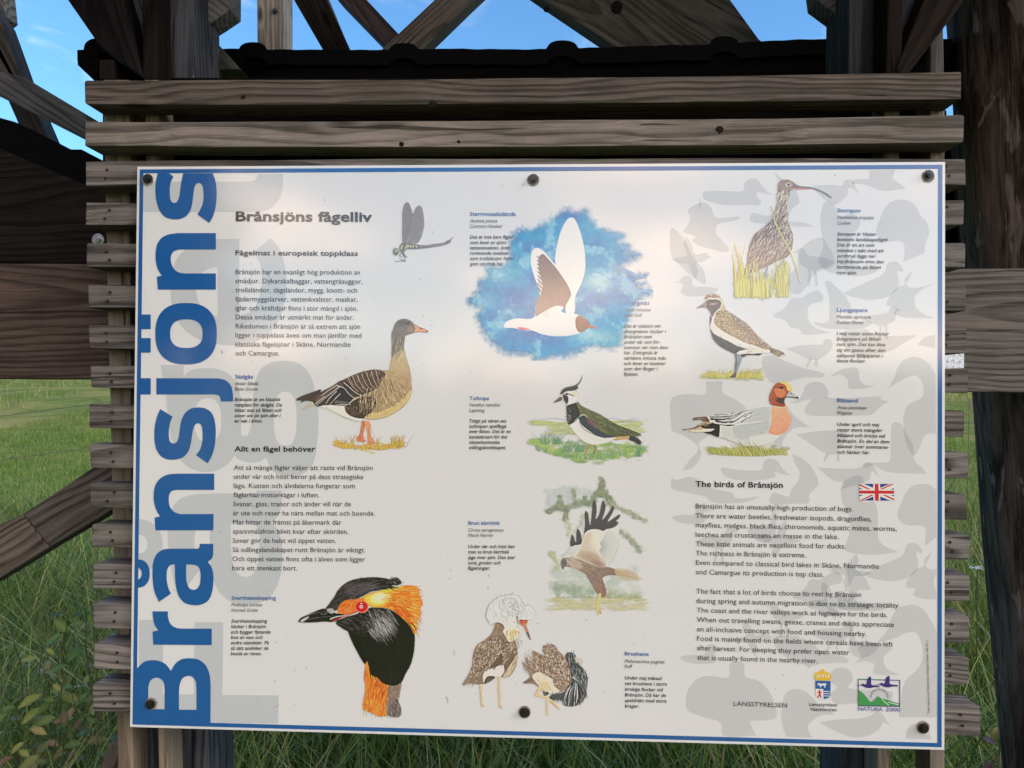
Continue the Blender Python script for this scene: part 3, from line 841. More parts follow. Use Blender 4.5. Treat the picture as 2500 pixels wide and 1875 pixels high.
# ---- pale bird silhouettes behind the right half
SILH = [
 (S1, [(1350,150),(1365,122),(1400,115),(1478,110),(1476,46,c),(1678,44,c),(1656,110),(1700,140),(1735,165),(1755,193,c),(1710,190),(1650,200),(1590,203),(1540,190),(1480,165),(1410,150)]),
 (S1, [(1050,165,c),(1200,157),(1283,160),(1290,130),(1330,115),(1362,130),(1378,170),(1412,238,c),(1360,185),(1325,182),(1320,230),(1270,280),(1215,310),(1150,270),(1090,215)]),
 (S1, [(235,215),(300,204),(420,205),(540,200),(545,150),(570,120),(610,108),(650,125),(680,170),(718,205),(755,236,c),(690,222),(640,212),(642,250),(668,278),(660,306),(560,308),(400,310),(300,288),(240,260)]),
 (S1, [(120,350),(190,300),(250,290),(295,330),(330,400),(420,403),(500,395),(514,408),(460,430),(345,455),(330,520),(380,575),(432,650),(400,662),(300,640),(200,610),(152,575),(180,545),(88,512),(118,465),(140,400)]),
 (S1, [(768,60,c),(860,130),(930,200),(956,295),(905,335),(872,420),(1000,442),(1062,470,c),(940,470),(820,462),(690,450),(592,430),(602,370),(700,388),(780,370),(850,300),(868,210),(800,130)]),
 (S1, [(1535,510),(1560,420),(1598,335),(1640,288),(1720,268),(1790,282),(1842,335),(1872,395),(1915,440),(1930,530),(1902,600),(1897,668,c),(1738,737,c),(1742,600),(1700,580),(1640,582),(1580,570)]),
 (S1, [(1150,285),(1225,320),(1255,400),(1330,375),(1400,395),(1412,460),(1372,520),(1335,600),(1310,700),(1290,800),(1180,812),(1100,740),(1138,620),(1120,500),(1118,390)]),
 (S1, [(1130,555),(1055,570),(980,622),(948,690),(935,770),(860,870),(880,960),(960,975),(1060,840),(1120,800),(1205,775),(1220,700),(1170,610)]),
 (S1, [(1600,805),(1622,745),(1680,733),(1720,765),(1742,812,c),(1692,805),(1702,860),(1698,930),(1640,990),(1560,1013),(1480,1020),(1400,1007),(1340,992),(1285,970,c),(1400,915),(1500,870),(1575,835)]),
 (S1, [(1610,1060),(1640,990),(1690,930),(1760,895),(1812,795,c),(1745,870),(1790,930),(1965,900,c),(1870,950),(1822,1005),(1832,1075),(1872,1115),(1975,1160,c),(1850,1158),(1740,1150),(1668,1122),(1685,1080)]),
 (S1, [(1150,890),(1180,878),(1240,930),(1290,972),(1330,1040),(1345,1082),(1245,1092),(1252,1185),(1400,1180),(1505,1188),(1440,1235),(1300,1243),(1120,1225),(1065,1190),(1168,1188),(1183,1080),(1178,980)]),
 (S1, [(1050,960),(1090,948),(1136,990),(1132,1030),(1045,1052),(1022,1085),(1030,1180),(1080,1230),(1195,1266,c),(1060,1280),(980,1278),(958,1240),(890,1225),(850,1175),(760,1140),(850,1080),(902,1005),(960,1008)]),
 (S1, [(850,1385,c),(980,1360),(1080,1356),(1130,1352),(1145,1322),(1180,1311),(1207,1340),(1197,1390),(1160,1430),(1100,1465),(1040,1470),(960,1435)]),
 (S1, [(1005,1526),(1038,1462),(1048,1466),(1016,1528)]), (S1, [(1078,1465),(1092,1465),(1092,1522),(1080,1524)]),
 (S1, [(680,1450),(760,1440),(850,1480),(980,1530),(1142,1575),(1140,1597),(1000,1602),(850,1640),(740,1640),(692,1560)]),
 (S1, [(1280,1262),(1420,1250),(1440,1240),(1470,1245),(1500,1280),(1700,1290),(1848,1286,c),(1740,1345),(1650,1400),(1500,1440),(1380,1440),(1300,1380)]),
 (S1, [(1845,1358,c),(1900,1300),(1985,1280,c),(1985,1385,c),(1900,1370)]),
 (S1, [(0,480),(90,560),(160,700),(240,800),(250,900),(160,850),(60,760),(0,700)]),
 (S1, [(60,1290),(180,1230),(300,1300),(330,1420),(280,1500),(150,1440),(60,1380)]),
 (S2, [(1180,65,c),(1240,22),(1300,-2),(1395,-2),(1410,85),(1450,120),(1530,130,c),(1440,150),(1330,145),(1320,80),(1270,45)]),
 (S2, [(1620,156,c),(1672,60),(1702,-20),(1752,-70),(1830,-88),(1915,-50),(1983,40,c),(1985,488,c),(1902,495),(1860,590),(1818,655),(1760,560),(1740,440),(1742,340),(1775,270),(1878,215),(1890,150),(1870,85),(1822,50),(1755,72),(1680,112)]),
 (S2, [(1645,480),(1652,420),(1680,400),(1722,420),(1762,490),(1810,580),(1820,690),(1880,745),(1912,790,c),(1850,788),(1760,785),(1660,780),(1600,770),(1545,742),(1500,730),(1450,742),(1440,720),(1470,705),(1560,705),(1632,695),(1642,600)]),
 (S2, [(885,252),(942,235),(980,190),(1002,130),(1050,102),(1100,97),(1150,125),(1175,178),(1168,212),(1260,221),(1400,215),(1510,210),(1592,203,c),(1560,225),(1632,245,c),(1570,280),(1540,310),(1508,342),(1400,352),(1200,355),(1050,352),(1005,338),(1000,300),(1042,232),(990,238),(940,258)]),
 (S2, [(860,280),(925,360),(1042,440,c),(930,444),(872,485),(830,560),(850,650),(760,600),(800,480)]),
 (S2, [(933,496,c),(1080,470),(1200,464),(1300,470),(1322,520),(1275,580),(1232,640),(1165,640),(1095,600),(1020,550)]),
 (S2, [(1138,690),(1165,635),(1180,635),(1150,692)]), (S2, [(1244,640),(1256,640),(1258,685),(1268,694),(1240,692)]),
 (S2, [(900,640,c),(990,680),(1052,742),(1103,860),(1062,910),(1032,945),(1030,1005),(930,1012),(740,1012),(738,960),(770,930),(878,960),(902,900),(950,840),(960,780),(928,715)]),
 (S2, [(370,745),(480,757),(680,755),(682,720),(710,682),(755,675),(800,700),(832,752),(898,802,c),(815,790),(772,772),(780,810),(700,832),(560,842),(430,820),(382,790)]),
 (S2, [(0,822),(30,836),(150,810),(300,898),(450,932),(480,970),(657,958,c),(600,990),(450,1010),(300,1000),(250,962),(110,930),(0,900)]),
 (S2, [(255,95,c),(380,92,c),(384,180),(480,230),(562,310),(480,342),(320,480),(205,560),(222,640),(162,740),(78,767,c),(130,690),(200,600),(120,520),(0,468,c),(0,222),(130,190),(255,188)]),
 (S2, [(1093,742,c),(1200,747),(1420,740),(1440,712),(1480,704),(1510,730),(1560,816,c),(1500,770),(1482,830),(1430,860),(1290,900),(1255,925,c),(1290,860),(1220,840),(1150,790)]),
 (S2, [(1282,860),(1400,800),(1440,830),(1440,1000),(1520,1000),(1545,1080),(1560,1300),(1703,1376,c),(1560,1392),(1400,1392),(1300,1360),(1332,1240),(1332,1100),(1280,1000)]),
 (S2, [(960,1090),(1080,1020),(1200,1030),(1260,1200),(1200,1330),(1060,1400),(960,1330),(920,1200)]),
 (S3, [(110,1290),(122,1150),(200,1062),(300,1045),(428,1055),(436,950),(540,950),(552,1048),(650,1080),(722,1150),(772,1250),(782,1358),(700,1380),(590,1387),(602,1430),(632,1492,c),(382,1490),(370,1400),(250,1358),(170,1330)]),
 (S3, [(830,1250),(852,1180),(900,1147),(980,1150),(1060,1210),(1100,1262),(1222,1330,c),(1100,1352),(1022,1420),(1050,1508,c),(862,1505,c),(826,1400)]),
 (S3, [(1108,1395,c),(1240,1372),(1400,1365),(1500,1340),(1540,1308),(1582,1330),(1602,1370),(1667,1447,c),(1592,1392),(1560,1440),(1480,1490),(1380,1510),(1250,1470)]),
 (S3, [(1755,1515,c),(1772,1440),(1830,1402),(1890,1420),(1935,1480),(1950,1530,c)]),
 (S3, [(1540,792,c),(1620,700),(1652,600),(1700,540),(1800,510),(1880,540),(1945,630),(1988,715,c),(1992,1358,c),(1705,1356,c),(1712,1250),(1755,1080),(1850,990),(1882,900),(1872,800),(1832,720),(1760,722),(1670,765)]),
 (S3, [(1392,830),(1560,800),(1652,840),(1592,900),(1600,970),(1650,1012),(1722,1035,c),(1590,1040),(1512,1022),(1520,960),(1440,935),(1380,950,c),(1420,890)]),
 (S3, [(1200,1010),(1270,982),(1340,1010),(1358,1080),(1320,1130),(1480,1150),(1660,1170),(1640,1230),(1400,1250),(1220,1250),(1195,1180),(1240,1130),(1195,1090)]),
 (S3, [(760,760),(900,740),(1060,800),(1120,860),(1300,905),(1330,940),(1180,950),(1050,975),(960,1070),(1025,985),(900,930),(800,860)]),
 (S3, [(100,270,c),(330,360),(700,330),(990,270),(1060,330),(880,420),(560,480),(400,640),(200,700),(0,640),(0,330)]),
]
DUCK = [(0,.55),(.1,.5),(.3,.45),(.55,.45),(.6,.3),(.58,.2),(.64,.08),(.74,.04),(.83,.12),(.86,.2),(1,.3,c),(.86,.32),(.8,.38),(.82,.5),(.86,.6),(.8,.75),(.6,.82),(.3,.8),(.1,.7)]
WADER = [(0,.4,c),(.2,.3),(.5,.25),(.65,.2),(.7,.08),(.8,.03),(.86,.08),(1.0,.16,c),(.88,.17),(.84,.28),(.8,.45),(.65,.55),(.62,.58,c),(.64,.95,c),(.7,1,c),(.58,.98,c),(.56,.6,c),(.5,.6,c),(.46,.95,c),(.5,1,c),(.4,.98,c),(.44,.6,c),(.3,.55),(.12,.48)]
FLYER = [(0,.55,c),(.2,.48),(.38,.45),(.3,.2),(.36,.02,c),(.5,.2),(.58,.42),(.75,.4),(.85,.38),(.92,.43),(1,.5,c),(.9,.52),(.8,.58),(.62,.62),(.66,.8),(.6,1,c),(.48,.8),(.42,.65),(.2,.62)]
GOOSE = [(0,.62,c),(.2,.55),(.45,.5),(.62,.52),(.72,.4),(.74,.22),(.78,.06),(.86,.02),(.92,.06),(1,.12,c),(.92,.13),(.86,.16),(.85,.34),(.86,.55),(.84,.72),(.72,.85),(.5,.9),(.25,.82)]
for tm, z, x, y, w, h, fl_ in ((DUCK, S1, 20, 830, 330, 200, 1), (FLYER, S1, 0, 540, 300, 330, 0), (WADER, S1, 900, 620, 330, 300, 1), (DUCK, S2, 0, 1010, 300, 190, 0), (FLYER, S2, 640, 1130, 330, 300, 1),
                               (GOOSE, S2, 560, 1010, 260, 330, 0), (WADER, S2, 180, 1180, 330, 290, 0), (FLYER, S3, 1010, 330, 360, 300, 0), (DUCK, S3, 1180, 400, 330, 190, 1), (WADER, S3, 700, 480, 300, 280, 1),
                               (GOOSE, S3, 1290, 620, 280, 320, 1), (FLYER, S3, 430, 620, 330, 280, 0), (DUCK, S3, 60, 800, 330, 190, 0), (WADER, S1, 1430, 1060, 300, 260, 0), (DUCK, S1, 1250, 700, 300, 170, 1), (FLYER, S2, 1180, 1380, 320, 280, 1)):
    SILH.append((z, [((x + w * ((1 - q[0]) if fl_ else q[0]), y + h * q[1]) + tuple(q[2:])) for q in tm]))
SILH = [q for q in SILH if q[1][0][:2] not in ((100, 270), (960, 1090), (60, 1290))]
for dx, dy, ids in ((52, 694, (5,)), (47, 687, (8, 9, 10, 11)), (50, 692, (12, 13, 14))):
    for i in ids:
        z, p = SILH[i]
        SILH.append(((z[0] + dx, z[1] + dy, z[2]), p))
sil = Sheet()
RIMR = 2290.0
for k, (z, p) in enumerate(SILH):
    l = zl(z, spline(p, True, 4))
    l[:, 0] = np.minimum(l[:, 0], 2282 + (l[:, 1] - 400) * 0.0045)
    l[:, 1] = np.clip(l[:, 1], 413, 1806)
    sil.add([l], 1.4 + 0.035 * k)
sil.build('bird_silhouettes', M_SIL, label='pale grey overlapping bird silhouettes printed over the right half')

# ------------------------------------------------------------------ text
fc = bpy.data.curves.new('text', 'FONT')
fo = bpy.data.objects.new('text', fc)
COL.objects.link(fo)
fc.resolution_u = 2


def glyphs(s, bold=0.0, shear=0.0, space=1.0):
    fc.body = s
    fc.offset = bold
    fc.shear = shear
    fc.space_character = space
    bpy.context.view_layer.update()
    me = bpy.data.meshes.new_from_object(fo.evaluated_get(bpy.context.evaluated_depsgraph_get()))
    n = len(me.vertices)
    co = np.zeros(n * 3); me.vertices.foreach_get('co', co)
    fs = [list(p.vertices) for p in me.polygons]
    bpy.data.meshes.remove(me)
    return co.reshape(-1, 3)[:, :2], fs


CAPH = glyphs('H')[0][:, 1].max()
XH = glyphs('x')[0][:, 1].max() / CAPH
print('x height', XH)


class Text:
    def __init__(s): s.V, s.F, s.n = [], [], 0

    def line(s, z, txt, x0, x1, y0, y1, cap, bold=0.0, shear=0.0, layer=7.0, space=1.0, vertical=False):
        co, fs = glyphs(txt, bold, shear, space)
        u = (co[:, 0] - co[:, 0].min()) / (co[:, 0].max() - co[:, 0].min())
        v = co[:, 1] / CAPH
        v = np.where(v < 0, v, np.where(v < XH, v * (0.71 / XH), 0.71 + (v - XH) * (0.29 / (1 - XH)))) * cap   # taller lower case
        if vertical:                            # reads upwards from (x0,y0) to (x1,y1)
            px, py = x0 + (x1 - x0) * u - v, y0 + (y1 - y0) * u
        else:
            px, py = x0 + (x1 - x0) * u, y0 + (y1 - y0) * u - v
        px, py = z[0] + px / z[2], z[1] + py / z[2]
        V = P3(px, py, layer)
        s.V.append(V)
        for f in fs:
            a, b, d = V[f[0]], V[f[1]], V[f[2]]
            nr = np.cross(b - a, d - a)[1]
            f2 = f if nr < 0 else f[::-1]
            s.F.append([s.n + i for i in f2])
        s.n += len(V)
        return s

    def build(s, name, mat, label=None):
        o = link_mesh(name, arr_mesh(name, np.concatenate(s.V), s.F), mat, board)
        if label: o['label'] = label


BO, BO2 = 0.015, 0.022


def block(name, mat, z, cap, lines, bold=0.0, shear=0.0, label=None):
    t = Text()
    for l in lines:
        txt, x0, x1, ya = l[:4]
        t.line(l[5] if len(l) > 5 else z, txt, x0, x1, ya, l[4] if len(l) > 4 else ya, cap, bold, shear)
    t.build(name, mat, label)


block('heading', M_TXTB, Z1, 84, [("Brånsjöns fågelliv", 943, 2170, 550, 557)], BO2)
block('subheading', M_TXTB, Z1, 43, [("Fågelmat i europeisk toppklass", 940, 2042, 858, 864)], BO)
block('paragraph', M_TXT, Z1, 42, [
    ("Brånsjön har en ovanligt hög produktion av", 940, 2063, 1029, 1034), ("smådjur. Dykarskalbaggar, vattengråsuggor,", 938, 2083, 1110, 1116),
    ("trollsländor, dagsländor, mygg, knott- och", 940, 2035, 1192, 1196), ("fjädermyggslarver, vattenkvalster, maskar,", 940, 2040, 1274, 1278),
    ("iglar och kräftdjur finns i stor mängd i sjön.", 940, 2038, 1354, 1360), ("Dessa smådjur är utmärkt mat för änder.", 942, 2006, 1436, 1440),
    ("Rikedomen i Brånsjön är så extrem att sjön", 942, 2062, 1518, 1523), ("ligger i toppklass även om man jämför med", 940, 2075, 1598, 1603),
    ("klassiska fågelsjöar i Skåne, Normandie", 940, 1976, 22, 24, Z2), ("och Camargue.", 940, 1335, 102, 103, Z2)], 0.0)
block('subheading', M_TXTB, Z2, 46, [("Allt en fågel behöver", 930, 1660, 966, 968)], BO)
block('paragraph', M_TXT, Z2, 42, [
    ("Att så många fåglar väljer att rasta vid Brånsjön", 926, 2176, 1132, 1135), ("under vår och höst beror på dess strategiska", 924, 2090, 1213, 1216),
    ("läge. Kusten och älvdalarna fungerar som", 924, 2015, 1295, 1298), ("fåglarnas motorvägar i luften.", 923, 1693, 1377, 1379),
    ("Svanar, gäss, tranor och änder vill när de", 920, 1980, 1459, 1461), ("är ute och reser ha nära mellan mat och boende.", 918, 2195, 1541, 1545),
    ("Mat hittar de främst på åkermark där", 918, 1895, 1623, 1626),
    ("spannmålsfrön blivit kvar efter skörden.", 917, 1956, 1705.7, 1709), ("Sover gör de helst vid öppet vatten.", 915, 1845, 1789, 1791),
    ("Så odlingslandskapet runt Brånsjön är viktigt.", 914, 2108, 1871, 1875), ("Och öppet vatten finns ofta i älven som ligger", 912, 2107, 1953.5, 1958), ("bara ett stenkast bort.", 912, 1495, 2035.7, 2038)], 0.0)
SPEC = [
 (Z2, 34, 30, ("Sädgås", 936, 1098, 310), [("Anser fabalis", 934, 1148, 369), ("Been Goose", 934, 1140, 418)],
  [("Brånsjön är en klassisk", 933, 1347, 513), ("rastplats för sädgås. De", 932, 1358, 562), ("hittar mat på fälten och", 932, 1353, 610), ("sover ute på sjön eller i", 931, 1347, 658), ("en vak i älven.", 931, 1183, 706)]),
 (Z3, 30, 27, ("Svarthakedopping", 815, 1173, 578), [("Podiceps auritus", 812, 1063, 632), ("Horned Grebe", 812, 1026, 676)],
  [("Svarthakedopping", 810, 1105, 764), ("häckar i Brånsjön", 809, 1092, 808), ("och bygger flytande", 808, 1130, 853), ("bon av vass och", 808, 1065, 896), ("andra växtdelar. På", 807, 1115, 940), ("så sätt undviker de", 807, 1113, 984), ("besök av räven.", 806, 1056, 1028)]),
 (Z4, 33, 30, ("Starrmosaikslända", 175, 587, 135), [("Aeshna juncea", 175, 420, 195), ("Common Hawker", 175, 467, 243)],
  [("Det är inte bara fåglar", 174, 568, 341), ("som lever av sjöns", 174, 502, 390), ("vatteninsekter, även", 174, 535, 438), ("rovlevande insekter", 174, 525, 486), ("som trollsländor finner", 174, 578, 534), ("gott om föda här.", 174, 478, 583)]),
 (Z4, 33, 30, ("Dvärgmås", 1566, 1790, 936), [("Larus minutus", 1564, 1802, 996), ("Little Gull", 1563, 1722, 1044)],
  [("Det är osäkert om", 1563, 1890, 1142), ("dvärgmåsen häckar i", 1562, 1942, 1191), ("Brånsjön men", 1562, 1813, 1238), ("under vår och för-", 1562, 1888, 1287), ("sommar ser man dem", 1561, 1958, 1335), ("här. Dvärgmås är", 1561, 1870, 1382), ("världens minsta mås", 1561, 1940, 1431), ("och lever av insekter", 1560, 1940, 1479), ("som den fångar i", 1560, 1867, 1527), ("flykten.", 1560, 1690, 1576)]),
 (Z5, 33, 30, ("Tofsvipa", 170, 347, 135), [("Vanellus vanellus", 169, 447, 193), ("Lapwing", 168, 308, 242)],
  [("Tidigt på våren ses", 168, 503, 338), ("tofsvipan spelflyga", 168, 502, 386), ("över fälten. Det är en", 167, 541, 433), ("karaktärsart för det", 167, 513, 482), ("västerbottniska", 166, 442, 530), ("odlingslandskapet.", 166, 500, 577)]),
 (Z5, 33, 30, ("Brun kärrhök", 160, 447, 1258), [("Circus aeruginosus", 160, 478, 1320), ("Marsh Harrier", 159, 385, 1368)],
  [("Under vår och höst kan", 158, 577, 1468), ("man se brun kärrhök", 157, 529, 1517), ("jaga över sjön. Den äter", 156, 585, 1567), ("sork, grodor och", 156, 450, 1616), ("fågelungar.", 156, 356, 1663)]),
 (Z7, 21, 18, ("Storspov", 190, 318, 264, 266), [("Numenius arquata", 190, 388, 300, 303), ("Curlew", 190, 265, 333)],
  [("Storspov är Väster-", 188, 408, 392, 394), ("bottens landskapsfågel.", 188, 467, 422, 424), ("Det är en art som", 188, 392, 452, 454), ("minskat i takt med att", 188, 445, 482, 484), ("jordbruk läggs ner.", 187, 402, 512, 514), ("Vid Brånsjön trivs den", 187, 443, 543, 545), ("fortfarande på fälten", 187, 428, 573, 575), ("runt sjön.", 186, 295, 604, 605)]),
 (Z7, 21, 18, ("Ljungpipare", 187, 355, 809, 811), [("Pluvialis apricaria", 187, 372, 845, 847), ("Polden Plover", 187, 337, 876, 878)],
  [("I maj rastar stora flockar", 186, 474, 937, 939), ("ljungpipare på fälten", 186, 426, 966, 968), ("runt sjön. Det kan löna", 186, 452, 996, 998), ("sig att spana efter den", 186, 452, 1027, 1030), ("sällsynta fjällpiparen i", 186, 441, 1058, 1060), ("dessa flockar.", 186, 344, 1086, 1088)]),
 (Z7, 21, 18, ("Blåsand", 188, 302, 1304, 1306), [("Anas penelope", 188, 350, 1342, 1344), ("Wigeon", 188, 270, 1371, 1373)],
  [("Under april och maj", 188, 420, 1434, 1437), ("rastar stora mängder", 188, 438, 1464, 1468), ("bläsand och kricka vid", 188, 452, 1494, 1499), ("Brånsjön. En del av dem", 188, 475, 1525, 1530), ("stannar över sommaren", 188, 468, 1555, 1560), ("och häckar här.", 188, 368, 1586, 1589)]),
 (Z8, 24, 21.5, ("Brushane", 68, 227, 108, 111), [("Philomachus pugnax", 68, 333, 157, 162), ("Ruff", 68, 120, 190, 192)],
  [("Under maj månad", 68, 313, 266, 271), ("ses brushane i stora", 68, 345, 303, 308), ("brokiga flockar vid", 68, 321, 341, 346), ("Brånsjön. Då har de", 68, 340, 378, 383), ("speldräkt med stora", 68, 343, 415, 420), ("kragar.", 68, 162, 451, 454)]),
]
for z, c1, c2, nm, la, ca in SPEC:
    block('species_name', M_TXTL, z, c1, [nm], 0.010)
    block('latin_name', M_TXT, z, c2 * 1.02, la, 0.0, 0.22)
    block('caption', M_TXTB, z, c2 * 1.02, ca, 0.009, 0.22)
block('subheading', M_TXTB, Z6, 45, [("The birds of Brånsjön", 60, 768, 160, 170)], BO)
block('paragraph', M_TXT, Z6, 39, [
    ("Brånsjön has an unusually high production of bugs.", 61, 1335, 335, 360), ("There are water beetles, freshwater isopods, dragonflies,", 62, 1487, 413, 441),
    ("mayflies, midges, black flies, chironomids, aquatic mites, worms,", 62, 1690, 489, 520), ("leeches and crustaceans en masse in the lake.", 62, 1220, 566, 584),
    ("These little animals are excellent food for ducks.", 63, 1277, 642, 662), ("The richness in Brånsjön is extreme.", 63, 955, 717, 733),
    ("Even compared to classical bird lakes in Skåne, Normandie", 64, 1548, 793, 825), ("and Camargue its production is top class.", 64, 1100, 870, 890)], 0.0)
block('paragraph', M_TXT, Z6, 39, [
    ("The fact that a lot of birds choose to rest by Brånsjön", 66, 1403, 1025, 1055), ("during spring and autumn migration is due to its strategic locality.", 67, 1715, 1102, 1142),
    ("The coast and the river valleys work as highways for the birds.", 70, 1615, 1178, 1218), ("When out travelling swans, geese, cranes and ducks appreciate", 72, 1670, 1255, 1297),
    ("an all-inclusive concept with food and housing nearby.", 72, 1445, 1332, 1372), ("Food is mainly found on the fields where cereals have been left", 73, 1660, 1408, 1455),
    ("after harvest. For sleeping they prefer open water", 73, 1308, 1485, 1522), ("that is usually found in the nearby river.", 75, 1050, 1563, 1590)], 0.0)
block('agency_name', M_TXT, Z8, 29, [("LÄNSSTYRELSEN", 786, 1137, 440, 452)], 0.0)
block('agency_name', M_TXT, Z8, 21, [("Länsstyrelsen", 1285, 1468, 441, 445), ("Västerbotten", 1291, 1463, 473, 477)], 0.006)
block('logo_text', M_TXTV, Z8, 25, [("NATURA", 1605, 1768, 472, 476), ("2000", 1788, 1885, 476, 479)], 0.006)
tt = Text()
tt.line(Z8, "Text, layout och illustration: Enetjärn Natur AB 2011", 2078, 2066, 493, 12, 14, 0.0, 0.0, vertical=True)
tt.build('credit_line', M_TXT)
COL.objects.unlink(fo)
bpy.data.objects.remove(fo)

# ------------------------------------------------------------------ six rubber-capped screws
for px, py in ((319.5, 386.5), (1152, 387), (2005.5, 378.5), (325.5, 1521), (1133.5, 1538.5), (1994, 1572.5)):
    o = disc_bolt('screw', px, py, -0.0008, 0.0072, M_BOLT, board, 0.0046)


def washer(px, py):
    x, z = D(px, py, -0.0004)
    n = 26
    rr = random.Random(int(px))
    V, Fc = [], []
    for k in range(n):
        a = 2 * math.pi * k / n
        for r in (0.004, 0.0088 + 0.0006 * rr.random()):
            V.append((x + r * math.cos(a), -0.0007, z + r * math.sin(a) - 0.0006))
    for k in range(n):
        k2 = (k + 1) % n
        Fc.append([2 * k, 2 * k + 1, 2 * k2 + 1, 2 * k2])
    link_mesh('washer', arr_mesh('washer', V, Fc), M_WASH, board)


M_WASH = plain('stained_washer', (0.30, 0.25, 0.19), 0.6, 0.2, 0.4, 0.5, 500)
for px, py in ((319, 388), (327, 1519), (1994, 1570), (1152, 388), (1133, 1537), (2005, 380)):
    washer(px, py)

# dried smears and hairs stuck to the laminate
sm = Sheet()
for pts, w in (([(962, 1504), (967, 1510), (967, 1520)], 1.3), ([(980, 1402), (982, 1412), (979, 1416)], .9), ([(478, 756), (481, 764)], 1.6), ([(1168, 1418), (1166, 1426)], .8), ([(575, 586), (588, 612)], .8), ([(1512, 430), (1513, 452)], .7),
               ([(1128, 402), (1132, 396)], 1.0), ([(590, 1530), (604, 1522)], .7), ([(660, 1440), (664, 1446)], .8), ([(905, 600), (909, 606)], .9), ([(1395, 905), (1399, 908)], .9), ([(700, 430), (703, 436)], 1.0)):
    P = spline([(x * K, y * K) for x, y in pts], False, 4)
    d = np.gradient(P, axis=0); nrm = np.stack([-d[:, 1], d[:, 0]], -1) / (np.linalg.norm(d, axis=1)[:, None] + 1e-9)
    tp = np.sin(np.linspace(.25, math.pi - .25, len(P)))[:, None] * w * K * .5
    sm.add([np.concatenate([P + nrm * tp, (P - nrm * tp)[::-1]])], 7.6)
sm.build('dirt_marks', laminate('dried_dirt', 'flat', (0.10, 0.09, 0.08, 1), 0.75, False))
# ------------------------------------------------------------------ painted birds: colours laid down stroke by stroke on fine meshes
def vnoise(X, Y, sc, seed, octv=4):
    """smooth value noise in 0..1"""
    out = 0; amp = 1; tot = 0
    for o in range(octv):
        r = np.random.default_rng(seed * 31 + o)
        tab = r.random((64, 64))
        x, y = X * sc * 2 ** o + 13.7 * o, Y * sc * 2 ** o + 7.1 * o
        xi, yi = np.floor(x).astype(int), np.floor(y).astype(int)
        fx, fy = x - xi, y - yi
        fx, fy = fx * fx * (3 - 2 * fx), fy * fy * (3 - 2 * fy)
        a, b = tab[yi % 64, xi % 64], tab[yi % 64, (xi + 1) % 64]
        d, e = tab[(yi + 1) % 64, xi % 64], tab[(yi + 1) % 64, (xi + 1) % 64]
        out = out + amp * ((a * (1 - fx) + b * fx) * (1 - fy) + (d * (1 - fx) + e * fx) * fy)
        tot += amp; amp *= 0.55
    return out / tot


